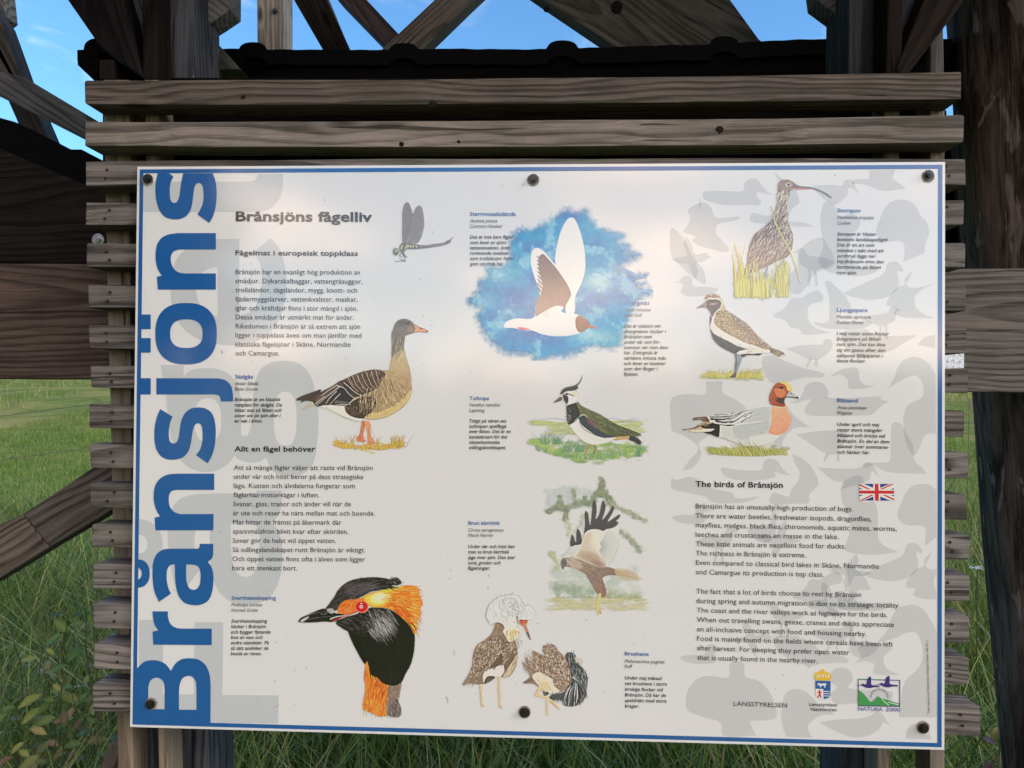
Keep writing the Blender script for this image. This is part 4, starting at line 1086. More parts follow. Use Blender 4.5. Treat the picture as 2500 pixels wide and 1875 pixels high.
class Paint:
    STEP = 1.25                                 # photograph pixels per sample

    def __init__(s, z, w, h, seed=1, y0=0, x0=0):
        s.z = z
        s.st = s.STEP * z[2]
        s.xs = np.arange(x0, w + s.st, s.st)
        s.ys = np.arange(y0, h + s.st, s.st)
        s.X, s.Y = np.meshgrid(s.xs, s.ys)
        s.C = np.full(s.X.shape + (3,), 222.0)
        s.A = np.zeros(s.X.shape)
        s.r = np.random.default_rng(seed)
        s.seed = seed

    def _win(s, x0, y0, x1, y1):
        i0, i1 = np.searchsorted(s.xs, [x0, x1]); j0, j1 = np.searchsorted(s.ys, [y0, y1])
        return slice(max(0, j0 - 1), j1 + 1), slice(max(0, i0 - 1), i1 + 1)

    def _lay(s, w, a, col):
        a = np.clip(a, 0, 1)
        A0 = s.A[w]
        An = a + A0 * (1 - a)
        k = np.where(An > 1e-6, a / np.maximum(An, 1e-6), 0)[..., None]
        s.C[w] = s.C[w] * (1 - k) + np.asarray(col, float) * k
        s.A[w] = An

    def mask(s, pts, soft=3.0, rough=0.0, smooth=True, w=None):
        P = spline(pts, True, 4) if smooth else np.array([p[:2] for p in pts], float)
        m = soft + rough + 2
        if w is None: w = s._win(P[:, 0].min() - m, P[:, 1].min() - m, P[:, 0].max() + m, P[:, 1].max() + m)
        X, Y = s.X[w], s.Y[w]
        if X.size == 0: return w, np.zeros(X.shape)
        ins = np.zeros(X.shape, bool); d2 = np.full(X.shape, 1e12)
        for a, b in zip(P, np.roll(P, -1, 0)):
            if a[1] != b[1]:
                ins ^= ((a[1] > Y) != (b[1] > Y)) & (X < (b[0] - a[0]) * (Y - a[1]) / (b[1] - a[1]) + a[0])
            e = b - a; l2 = e @ e + 1e-9
            t = np.clip(((X - a[0]) * e[0] + (Y - a[1]) * e[1]) / l2, 0, 1)
            d2 = np.minimum(d2, (X - a[0] - t * e[0]) ** 2 + (Y - a[1] - t * e[1]) ** 2)
        sd = np.sqrt(d2) * np.where(ins, 1, -1)
        if rough: sd = sd + rough * 2 * (vnoise(X, Y, 1.2 / max(rough, 1), s.seed + 5, 3) - 0.5)
        return w, np.clip(0.5 + sd / soft, 0, 1)

    def fill(s, pts, col, soft=3.0, a=1.0, rough=0.0, smooth=True, vary=0.0, vs=0.02, to=None, g=None, within=None):
        """col -> to along the gradient line g = (x0,y0,x1,y1); vary mottles the colour"""
        w, m = s.mask(pts, soft, rough, smooth)
        if m.size == 0: return s
        c = np.broadcast_to(np.array(col, float), m.shape + (3,)).copy()
        if to is not None:
            gx, gy = g[2] - g[0], g[3] - g[1]
            t = np.clip(((s.X[w] - g[0]) * gx + (s.Y[w] - g[1]) * gy) / (gx * gx + gy * gy), 0, 1)
            c = c * (1 - t[..., None]) + np.array(to, float) * t[..., None]
        if vary:
            c = c + (vnoise(s.X[w], s.Y[w], vs, s.seed + 1)[..., None] - 0.5) * 2 * vary
        s._lay(w, m * a, c)
        return s

    def blob(s, x, y, rx, ry, col, a=1.0, ang=0.0, p=1.0):
        """soft airbrushed spot"""
        R = max(rx, ry)
        w = s._win(x - R, y - R, x + R, y + R)
        X, Y = s.X[w] - x, s.Y[w] - y
        ca, sa = math.cos(ang), math.sin(ang)
        q = ((X * ca + Y * sa) / rx) ** 2 + ((-X * sa + Y * ca) / ry) ** 2
        s._lay(w, a * np.clip(1 - q, 0, 1) ** p, col)
        return s

    def stroke(s, pts, w0, col, w1=None, a=1.0, soft=2.0, sm=True):
        P = spline(pts, False, 4) if sm and len(pts) > 2 else np.array([p[:2] for p in pts], float)
        w1 = w0 if w1 is None else w1
        m = max(w0, w1) + soft + 1
        w = s._win(P[:, 0].min() - m, P[:, 1].min() - m, P[:, 0].max() + m, P[:, 1].max() + m)
        X, Y = s.X[w], s.Y[w]
        if X.size == 0: return s
        n = len(P) - 1
        best = np.full(X.shape, -1e9)
        for i in range(n):
            a_, b_ = P[i], P[i + 1]
            e = b_ - a_; l2 = e @ e + 1e-9
            t = np.clip(((X - a_[0]) * e[0] + (Y - a_[1]) * e[1]) / l2, 0, 1)
            d = np.hypot(X - a_[0] - t * e[0], Y - a_[1] - t * e[1])
            rr = (w0 + (w1 - w0) * (i + t) / n) * 0.5
            best = np.maximum(best, rr - d)
        s._lay(w, np.clip(0.5 + best / max(soft, s.st * 0.8), 0, 1) * a, col)
        return s

    def hatch(s, pts, n, ang, ln, wd, cols, a=0.8, jit=0.25, curve=0.0, smooth=True, field=None, taper=0.3):
        """n short pencil strokes inside an outline; ang in degrees (y downwards) or from field(x, y)"""
        P = spline(pts, True, 3) if smooth else np.array(pts, float)
        lo, hi = P.min(0), P.max(0)
        k = 0; tries = 0
        while k < n and tries < n * 12:
            tries += 1
            x, y = s.r.uniform(lo, hi)
            ins = False
            for p, q in zip(P, np.roll(P, -1, 0)):
                if (p[1] > y) != (q[1] > y) and x < (q[0] - p[0]) * (y - p[1]) / (q[1] - p[1]) + p[0]: ins = not ins
            if not ins: continue
            k += 1
            an = math.radians(ang if field is None else field(x, y)) + s.r.normal(0, jit)
            l = ln * s.r.uniform(0.6, 1.3)
            dx, dy = math.cos(an) * l / 2, math.sin(an) * l / 2
            c = cols[s.r.integers(len(cols))]
            nx, ny = -dy * curve, dx * curve
            s.stroke([(x - dx, y - dy), (x + nx, y + ny), (x + dx, y + dy)], wd * s.r.uniform(.7, 1.2), c, wd * taper, a * s.r.uniform(.6, 1), 1.5, curve != 0)
        return s

    def tufts(s, xs, yb, h, n, cols, lean=0.0, wd=6, a=0.85, spread=0.35):
        """painted grass blades rising from a base line; yb and h may be functions of x"""
        for _ in range(n):
            x = s.r.uniform(*xs)
            y = (yb(x) if callable(yb) else yb) + s.r.normal(0, 3)
            hh = (h(x) if callable(h) else h) * s.r.uniform(.4, 1.1)
            an = lean + s.r.normal(0, spread)
            c = cols[s.r.integers(len(cols))]
            s.stroke([(x, y), (x + math.sin(an) * hh * .45, y - hh * .55), (x + math.sin(an) * hh * 1.1, y - hh)], wd, c, wd * .25, a * s.r.uniform(.6, 1), 2.0)
        return s

    def build(s, name, layer, label, lift=0.05, crisp=0.8, sat=1.0):
        A = s.A
        def blur(q, n=3):
            for ax in (0, 1):
                pad = [(0, 0)] * q.ndim; pad[ax] = (n, n)
                k = np.cumsum(np.pad(q, pad, mode='edge'), axis=ax)
                k = np.concatenate([np.zeros_like(np.take(k, [0], ax)), k], ax)
                m = q.shape[ax]
                q = (np.take(k, range(2 * n + 1, 2 * n + 1 + m), ax) - np.take(k, range(0, m), ax)) / (2 * n + 1)
            return q
        wa = blur(A) + 1e-4
        soft = blur(s.C * A[..., None]) / wa[..., None]
        C = s.C + crisp * (s.C - soft)                       # brings out single brush and pencil strokes
        g_ = C.mean(-1, keepdims=True)
        C = g_ + (C - g_) * sat
        C = C * (1 - lift) + np.array([226, 224, 218.]) * lift
        ny, nx = A.shape
        on = A > 0.015
        cell = on[:-1, :-1] | on[1:, :-1] | on[:-1, 1:] | on[1:, 1:]
        used = np.zeros((ny, nx), bool)
        used[:-1, :-1] |= cell; used[1:, :-1] |= cell; used[:-1, 1:] |= cell; used[1:, 1:] |= cell
        idx = np.full((ny, nx), -1); idx[used] = np.arange(used.sum())
        V = P3(s.z[0] + s.X[used] / s.z[2], s.z[1] + s.Y[used] / s.z[2], layer)
        j, i = np.nonzero(cell)
        Fc = np.stack([idx[j, i], idx[j + 1, i], idx[j + 1, i + 1], idx[j, i + 1]], -1)
        me = arr_mesh(name, V, Fc)
        rgb = np.clip(lin(np.clip(C[used], 0, 255)) * 1.12, 0, 0.86)
        colour_attr(me, np.concatenate([rgb, A[used][:, None]], -1))
        o = link_mesh(name, me, M_ART, board)
        o['label'] = label
        return o


# ---- bean goose
def goose():
    p = Paint((700, 760, 4.608), 1660, 1620, 11)
    for _ in range(90):
        x = p.r.uniform(540, 1340); t = (x - 540) / 800
        p.blob(x, 1490 + 40 * math.sin(t * 3.1) + p.r.normal(0, 16), p.r.uniform(25, 70), p.r.uniform(10, 26), [(226, 190, 70), (214, 172, 60), (232, 206, 110), (205, 160, 70)][p.r.integers(4)], 0.5)
    p.tufts((530, 1350), lambda x: 1520 + 30 * math.sin((x - 540) / 255), lambda x: 60 + 70 * (abs(x - 940) > 250), 150, [(222, 180, 60), (200, 160, 60), (232, 200, 90), (176, 150, 70), (190, 120, 60)], 0.1, 9, 0.75, 0.5)
    for x in (745, 1010, 1190, 1200, 1290): p.tufts((x - 16, x + 16), 1500, 115, 6, [(212, 176, 70), (160, 140, 70)], 0.15, 10, 0.8, 0.2)
    # feet and legs
    p.fill([(850,1230),(880,1240),(876,1310),(862,1380),(866,1430),(890,1465),(850,1470),(820,1462),(800,1476),(790,1440),(778,1424),(815,1390),(832,1320)], (206, 112, 76), 3, vary=18)
    p.fill([(880,1235),(925,1235),(946,1280),(940,1318),(945,1380),(970,1440),(1000,1485),(960,1498),(918,1502),(906,1470),(910,1400),(895,1320),(878,1270)], (228, 160, 112), 3, vary=16, to=(210, 130, 84), g=(0, 1240, 0, 1500))
    p.hatch([(780,1420),(860,1380),(890,1465),(800,1476)], 30, 100, 40, 4, [(150, 70, 50), (226, 150, 110)], .5)
    p.hatch([(880,1240),(940,1290),(990,1480),(920,1500)], 34, 85, 46, 4, [(176, 100, 66), (240, 186, 140)], .5)
    # white rear
    p.fill([(330,1065),(480,1050),(650,1060),(700,1150),(850,1200),(850,1232),(800,1238),(710,1212),(600,1170),(470,1105)], (226, 224, 214), 4)
    p.stroke([(440, 1080), (560, 1145), (700, 1212), (810, 1238)], 4, (176, 172, 160), 3, .8)
    p.fill([(175,1108),(240,1050),(300,1015),(330,1030),(250,1080)], (206, 186, 160), 4, .9)
    # tail
    p.fill([(106,990),(150,960),(300,905),(390,878),(360,940),(310,1010),(210,1008),(150,1030),(165,1005),(110,1005)], (52, 40, 38), 3)
    # body
    body = [(1150,665),(1090,660),(1010,655),(900,668),(790,700),(690,745),(600,790),(490,850),(390,905),(330,960),(310,1045),(345,1072),(430,1055),(520,1050),(640,1060),(660,1130),(730,1185),(850,1205),(980,1218),(1090,1200),(1200,1150),(1300,1085),(1370,1000),(1405,900),(1400,780),(1385,650),(1350,540),(1325,430),(1310,330),(1325,280),(1190,230),(1190,380),(1182,560)]
    p.fill(body, (170, 144, 104), 3, vary=12)
    # neck, breast
    p.fill([(1195,210),(1320,240),(1318,380),(1300,450),(1240,530),(1186,540),(1182,400)], (98, 76, 58), 6, to=(150, 126, 92), g=(0, 300, 0, 580))
    p.fill([(1186,520),(1300,440),(1340,520),(1385,680),(1400,800),(1380,860),(1250,800),(1140,760),(1080,700),(1150,665)], (188, 166, 116), 14, to=(180, 150, 110), g=(1200, 520, 1200, 860), vary=14)
    p.fill([(850,1190),(980,1212),(1130,1185),(1280,1090),(1380,980),(1400,880),(1330,960),(1200,1060),(1050,1130),(900,1160)], (212, 186, 124), 12, vary=10)
    # dark flank and back
    p.fill([(660,1075),(760,1000),(900,960),(1000,990),(990,1100),(900,1170),(860,1205),(740,1185),(680,1140)], (58, 44, 40), 8)
    p.fill([(1010,655),(900,668),(790,700),(690,745),(630,780),(760,860),(840,940),(930,915),(1010,870),(1070,780),(1110,700)], (84, 64, 54), 6, vary=14)
    p.fill([(630,775),(500,850),(390,905),(290,985),(310,1050),(345,1072),(430,1055),(640,1060),(700,1040),(780,965),(850,945),(760,870)], (62, 49, 46), 4, vary=12)
    p.fill([(480,870),(600,800),(640,830),(560,900),(440,960),(330,1040),(320,1000)], (96, 78, 70), 8, .8)
    p.fill([(600,860),(740,960),(690,1040),(560,1055),(480,1048)], (38, 34, 40), 6, .9)
    # wing edges in white
    for q in ([(570, 840), (640, 860), (700, 930), (760, 975), (775, 980)], [(640, 800), (700, 850), (770, 910), (840, 945), (930, 920), (1010, 880)], [(775, 975), (740, 1000), (690, 1048), (620, 1046), (540, 1058), (470, 1050)],
              [(590, 850), (500, 920), (420, 985), (330, 1060)], [(560, 900), (480, 980), (440, 1040)], [(600, 930), (540, 990), (490, 1045)], [(570, 830), (470, 890), (390, 950)], [(430, 960), (370, 1000), (315, 1050)]):
        p.stroke(q, 8, (226, 220, 212), 4, .9)
    for q in range(9): p.stroke([(560 + q * 17, 1006 + q * 2), (540 + q * 17, 1044)], 4, (216, 210, 205), 2, .7)
    for k in range(7):                          # scalloped back feathers
        x = 690 + k * 52
        p.stroke([(x, 742 - k * 13), (x + 22, 800 - k * 10), (x + 60, 850 - k * 4), (x + 110, 905 - k * 6)], 7, (196, 178, 158), 4, .85)
    p.hatch([(690,750),(900,672),(1060,665),(1080,740),(1010,860),(860,930),(740,850)], 90, 62, 40, 5, [(54, 40, 34), (70, 54, 44), (170, 150, 128), (210, 196, 176)], .65)
    # barred flanks
    fld = lambda x, y: 78 + (1100 - x) * 0.05 - (y - 950) * 0.03
    p.hatch([(1040,760),(1200,790),(1340,880),(1330,980),(1200,1080),(1000,1140),(900,1150),(830,1050),(880,960),(1010,880)], 330, 70, 62, 5.5, [(108, 80, 62), (96, 70, 54), (126, 98, 74), (214, 194, 154), (226, 208, 170)], .75, .22, .1, field=lambda x, y: 110 - (x - 850) * 0.13)
    p.hatch([(820,960),(980,900),(1020,960),(960,1140),(860,1160)], 60, 95, 110, 7, [(206, 186, 152), (74, 56, 48), (60, 46, 40)], .8, .12, .12)
    p.hatch([(670,1080),(760,1000),(860,980),(880,1150),(740,1175)], 36, 85, 36, 7, [(190, 170, 145), (120, 100, 84)], .7, .3)
    p.hatch([(1190,560),(1330,500),(1390,720),(1390,900),(1250,960),(1120,740)], 130, 20, 36, 3.5, [(176, 150, 104), (164, 138, 98), (226, 212, 160)], .5, .4, .2)
    p.hatch([(960,1180),(1150,1150),(1330,1010),(1380,940),(1200,1120)], 60, -30, 40, 4, [(190, 150, 96), (226, 204, 150)], .5, .3)
    # streaked neck
    p.hatch([(1195,250),(1315,270),(1310,400),(1270,500),(1200,520),(1188,400)], 70, 100, 90, 6, [(66, 48, 40), (76, 58, 48), (182, 162, 124)], .8, .1, .1)
    # head
    p.fill([(1192,250),(1200,190),(1232,120),(1280,90),(1345,86),(1400,108),(1430,140),(1446,190),(1432,240),(1370,262),(1320,280),(1250,285)], (92, 70, 56), 4, vary=14, to=(112, 88, 70), g=(1200, 100, 1300, 260))
    p.blob(1390, 205, 50, 40, (142, 122, 90), .7)
    p.blob(1300, 130, 70, 40, (78, 58, 48), .6)
    p.fill([(1428,138),(1470,165),(1530,190),(1580,212),(1592,232),(1570,240),(1500,232),(1440,236),(1446,190)], (226, 146, 92), 3, to=(214, 120, 70), g=(1430, 0, 1590, 0))
    p.stroke([(1440, 150), (1490, 180), (1560, 205)], 9, (96, 64, 52), 5, .8); p.blob(1578, 226, 18, 14, (70, 52, 46), .9); p.blob(1508, 196, 20, 9, (90, 50, 40), .8)
    p.stroke([(1446, 232), (1500, 230), (1560, 238)], 5, (120, 70, 50), 4, .7)
    p.fill(super_ell(1362, 132, 27, 20, 2), (34, 26, 26), 3, smooth=False); p.blob(1362, 126, 8, 6, (150, 140, 140), .8)
    p.stroke([(1318, 130), (1345, 118), (1390, 122)], 5, (60, 44, 38), 3, .7)
    p.build('goose_painting', 5.0, 'brown and buff goose standing on yellow grass', .08, .7)


# ---- horned grebe head
def grebe():
    p = Paint((720, 1390, 4.608), 1480, 1680, 12)
    K1, K2, O, Yl = (22, 18, 22), (34, 28, 32), (226, 106, 36), (246, 196, 60)
    # neck
    p.fill([(805,1000),(850,1080),(960,1200),(1110,1270),(1190,1280),(1180,1400),(1165,1480),(1185,1540),(1175,1650),(1040,1645),(960,1655),(850,1610),(770,1570),(765,1490),(785,1400),(790,1290),(775,1230),(790,1120)], (230, 128, 44), 8, rough=6, vary=20)
    p.fill([(1055,1290),(1190,1270),(1180,1390),(1165,1480),(1190,1545),(1185,1650),(1040,1640),(1020,1500),(1050,1400)], (146, 120, 106), 10, rough=5, to=(120, 112, 110), g=(0, 1300, 0, 1560))
    p.hatch([(810,1020),(860,1170),(1040,1290),(1040,1640),(860,1600),(770,1560),(795,1330),(780,1220)], 230, 98, 70, 6, [(196, 70, 34), (214, 90, 40), (244, 160, 60), (250, 180, 80), (150, 50, 34)], .75, .25, .06)
    p.hatch([(850,1200),(1020,1300),(960,1500),(870,1450)], 60, 105, 80, 6, [(176, 52, 36), (190, 64, 34)], .7, .2)
    p.hatch([(800,1500),(1020,1480),(1030,1650),(860,1600)], 70, 85, 60, 6, [(250, 172, 60), (240, 150, 50), (252, 196, 96)], .7, .25)
    p.hatch([(1055,1300),(1180,1290),(1160,1480),(1180,1640),(1040,1640),(1030,1480)], 110, 98, 60, 5, [(96, 84, 84), (180, 160, 150), (196, 160, 140), (70, 62, 66)], .7, .3)
    p.hatch([(1130,1450),(1185,1520),(1185,1650),(1100,1640)], 30, 75, 50, 7, [(40, 34, 38), (60, 52, 56)], .8, .3)
    for _ in range(26):
        x = p.r.uniform(770, 1190)
        p.stroke([(x, 1560 + p.r.uniform(0, 50)), (x + p.r.normal(0, 10), 1630 + p.r.uniform(-10, 40))], 7, [(236, 140, 50), (250, 180, 90)][p.r.integers(2)] if x < 1030 else (110, 100, 100), 2, .8)
    # black throat and cheek
    dk = [(460,600),(560,540),(700,500),(830,435),(930,430),(1060,450),(1150,500),(1230,570),(1300,640),(1345,720),(1348,850),(1330,980),(1300,1080),(1240,1190),(1200,1270),(1110,1310),(990,1280),(930,1220),(850,1180),(830,1090),(800,1000),(790,1070),(740,1000),(690,900),(640,800),(610,710),(540,670)]
    p.fill(dk, K1, 5, rough=4)
    for x in np.arange(850, 1200, 20):
        y = 1190 + (x - 850) * 0.3
        p.stroke([(x, y - 30), (x + p.r.normal(0, 5), y + p.r.uniform(10, 50))], 16, K1, 3, 1)
    p.fill([(600,690),(690,760),(780,850),(820,1000),(790,1060),(720,960),(650,830)], (14, 12, 16), 8)
    p.fill([(870,460),(1000,470),(1120,540),(1140,650),(1080,760),(970,790),(850,720),(820,600)], (96, 92, 92), 70, .65)
    p.fill([(930,560),(1050,540),(1100,620),(1060,720),(950,750),(880,690)], (176, 174, 172), 60, .75)
    p.hatch([(860,470),(1060,470),(1140,560),(1130,720),(1000,800),(840,740)], 170, 55, 80, 5, [(40, 34, 38), (70, 64, 66), (190, 188, 186), (28, 24, 28)], .65, .12, .05)
    p.hatch([(480,600),(700,510),(860,470),(840,760),(640,700)], 190, 30, 34, 4, [(70, 64, 70), (50, 44, 50), (110, 104, 106), (20, 16, 20)], .6, .3)
    p.hatch([(800,800),(1200,700),(1330,760),(1280,1080),(1100,1260),(900,1150)], 130, 75, 90, 6, [(36, 32, 40), (12, 10, 14), (48, 44, 50)], .6, .15)
    p.hatch([(840,470),(1080,480),(1150,600),(1120,760),(980,820),(820,700)], 150, 52, 90, 6, [(210, 208, 206), (170, 168, 168), (60, 54, 58), (24, 20, 24), (130, 126, 126)], .7, .12, .05)
    p.hatch([(480,600),(700,520),(850,520),(820,720),(640,690)], 160, 28, 40, 5, [(130, 124, 126), (88, 82, 86), (22, 18, 22)], .6, .3)
    p.stroke([(760, 820), (790, 940), (806, 1010)], 4, (70, 66, 70), 3, .6)
    # golden tuft
    tf = [(700,370),(780,300),(900,255),(1020,235),(1150,205),(1230,180),(1340,185),(1390,215),(1400,280),(1420,330),(1440,390),(1410,440),(1420,510),(1385,560),(1370,630),(1365,700),(1345,730),(1300,640),(1220,560),(1120,470),(1000,430),(880,425),(830,400)]
    p.fill(tf, (238, 140, 44), 6, rough=6, vary=12)
    p.fill([(780,320),(900,265),(1000,245),(1100,235),(1080,330),(1000,400),(880,415),(830,390)], (250, 214, 90), 40, .9)
    p.blob(950, 320, 120, 75, (252, 246, 200), .95, -.2)
    p.blob(1100, 230, 150, 45, (250, 214, 70), .8, -.15)
    fl = lambda x, y: -6 + (y - 240) * 0.12
    p.hatch([(1050,250),(1240,200),(1380,230),(1400,420),(1360,600),(1200,500),(1060,420)], 260, 10, 120, 6, [(214, 96, 40), (226, 120, 40), (250, 180, 70), (196, 84, 44), (252, 206, 110)], .7, .1, .04, field=fl)
    p.hatch([(1080,400),(1250,460),(1380,600),(1350,700),(1260,580),(1140,490)], 90, 48, 110, 7, [(206, 74, 36), (190, 60, 32), (232, 120, 50)], .75, .12)
    for _ in range(70):
        t = p.r.random()
        x, y = 1300 + 60 * p.r.random(), 190 + 520 * t
        an = math.radians(-4 + t * 62)
        l = p.r.uniform(60, 120)
        p.stroke([(x, y), (x + math.cos(an) * l, y + math.sin(an) * l)], 9, [(244, 170, 60), (232, 120, 44), (250, 200, 110)][p.r.integers(3)], 1.5, .8)
    p.stroke([(1310, 600), (1350, 650), (1365, 690)], 12, (40, 26, 26), 4, .9); p.stroke([(1240, 560), (1310, 640), (1350, 720)], 7, (60, 30, 26), 3, .8)
    # lores
    p.fill([(480,450),(510,390),(570,345),(680,335),(760,330),(780,380),(700,420),(690,480),(620,500),(540,510),(490,490)], (228, 116, 50), 12, vary=18)
    p.hatch([(490,450),(560,350),(700,340),(760,340),(690,420),(560,500)], 90, -35, 40, 5, [(206, 84, 40), (244, 160, 70), (190, 70, 40)], .7, .3)
    p.blob(600, 460, 70, 40, (236, 150, 90), .5)
    # crown
    cr = [(345,450),(390,380),(440,310),(480,240),(540,175),(640,120),(760,95),(880,88),(1000,96),(1080,112),(1130,92),(1170,105),(1200,150),(1160,175),(1090,185),(1130,210),(1040,215),(960,235),(860,250),(780,290),(700,330),(580,345),(510,385),(470,460),(430,470)]
    p.fill(cr, (50, 42, 48), 5, rough=4, to=(30, 26, 32), g=(450, 300, 1100, 120))
    p.fill([(560,200),(700,150),(880,160),(960,200),(800,260),(620,300)], (104, 94, 100), 50, .65)
    p.hatch(cr, 300, -18, 80, 5, [(24, 20, 26), (90, 80, 86), (120, 110, 114), (40, 34, 40)], .6, .15, .06, field=lambda x, y: -50 + (x - 400) * 0.085)
    p.hatch([(1060,110),(1130,92),(1210,160),(1100,180)], 40, 20, 50, 6, [(26, 22, 26), (60, 54, 58), (130, 122, 124)], .8, .4)
    p.hatch([(980,200),(1120,190),(1150,215),(1000,235)], 20, 8, 80, 7, [(40, 32, 36), (70, 60, 60)], .8, .15)
    # beak
    p.fill([(40,590),(60,550),(130,515),(220,475),(330,440),(390,470),(470,495),(560,512),(500,560),(440,590),(330,590),(200,598),(100,598)], (28, 24, 28), 4)
    p.fill([(60,585),(90,555),(160,530),(130,565),(90,592)], (186, 184, 182), 10, .9)
    p.fill([(360,450),(420,440),(445,470),(420,500),(370,480)], (196, 190, 188), 16, .8)
    p.stroke([(100, 580), (230, 545), (350, 535), (470, 520)], 6, (120, 116, 118), 3, .7); p.stroke([(130, 520), (230, 490), (290, 480)], 8, (150, 146, 146), 3, .6)
    p.stroke([(400, 560), (460, 535), (560, 520)], 14, (214, 204, 200), 6, .9); p.stroke([(420, 588), (480, 555), (600, 515), (700, 478)], 12, (206, 54, 50), 6, .9)
    p.blob(330, 490, 56, 26, (130, 126, 128), .7, -.2); p.blob(325, 488, 36, 16, (14, 12, 14), .95, -.2)
    # eye
    p.fill(super_ell(757, 424, 74, 66, 2), (240, 130, 120), 5, smooth=False); p.fill(super_ell(752, 420, 68, 60, 2), (205, 28, 44), 4, smooth=False)
    p.stroke([(640, 490), (690, 470), (740, 488), (800, 470)], 9, (222, 80, 70), 4, .8)
    p.fill(super_ell(746, 420, 19, 19, 2), (240, 226, 222), 3, smooth=False); p.fill(super_ell(746, 419, 9, 9, 2), (40, 20, 24), 3, smooth=False); p.blob(748, 382, 13, 10, (255, 240, 240), .95)
    p.build('grebe_painting', 5.1, 'black, orange and golden grebe head with a red eye', .02, .8)


# ---- dragonfly
def dragonfly():
    p = Paint((940, 470, 9.217), 1600, 1600, 13)
    w1 = [(400,1130),(385,1020),(385,850),(395,700),(388,520),(400,380),(440,260),(490,215),(540,240),(580,330),(620,450),(640,600),(640,800),(590,980),(520,1120)]
    w2 = [(480,1130),(560,950),(600,760),(615,600),(650,440),(700,340),(760,290),(815,310),(850,410),(875,560),(880,720),(850,900),(790,1060),(720,1140),(620,1135)]
    p.fill(w2, (118, 112, 110), 10, .85, vary=10); p.fill(w1, (112, 104, 100), 10, .78, vary=10)
    for k in range(13):
        t = k / 12
        p.stroke([(430 + 25 * t, 1120), (400 + 170 * t, 800), (405 + 190 * t, 520), (430 + 110 * t, 260)], 5, (92, 84, 84), 4, .45)
        p.stroke([(520 + 60 * t, 1120), (600 + 200 * t, 850), (640 + 220 * t, 560), (690 + 120 * t, 330)], 5, (92, 86, 86), 4, .45)
    p.stroke([(400, 1130), (385, 900), (395, 600), (410, 360), (480, 220)], 8, (84, 76, 76), 6, .7); p.stroke([(630, 560), (660, 430), (740, 295)], 8, (84, 76, 76), 6, .7)
    ab = [(320,1240),(360,1150),(430,1130),(520,1140),(640,1150),(760,1175),(900,1185),(1060,1165),(1220,1145),(1330,1125),(1400,1080),(1460,1065),(1480,1110),(1400,1160),(1280,1195),(1120,1220),(960,1245),(800,1262),(640,1275),(520,1270),(450,1310),(420,1370),(380,1370),(340,1310)]
    p.fill(ab, (84, 76, 66), 8, vary=12)
    p.stroke([(1455, 1080), (1535, 1000)], 22, (60, 54, 54), 10)
    for q in ([(385, 1200), (360, 1280)], [(500, 1180), (450, 1270)], [(590, 1200), (570, 1240)], [(640, 1190), (630, 1240)], [(700, 1195), (710, 1240)], [(540, 1190), (500, 1250)]): p.stroke(q, 26, (206, 198, 96), 14, .85)
    for k in range(14): p.blob(760 + k * 46, 1216 - k * 3.2, 16, 10, (172, 158, 140), .8)
    p.blob(245, 1330, 80, 92, (70, 74, 50), 1, 0, .5); p.blob(265, 1300, 46, 55, (166, 172, 90), .85); p.blob(220, 1330, 30, 40, (120, 128, 60), .6)
    for q in ([(400, 1360), (440, 1440), (460, 1550)], [(460, 1550), (380, 1540), (220, 1555)], [(450, 1540), (330, 1480)], [(420, 1370), (500, 1460)], [(350, 1370), (330, 1430), (380, 1440)], [(390, 1370), (420, 1430), (490, 1450)]): p.stroke(q, 18, (78, 72, 74), 12, .9)
    p.build('dragonfly_painting', 5.2, 'grey dragonfly with raised wings and yellow thorax spots', .30)


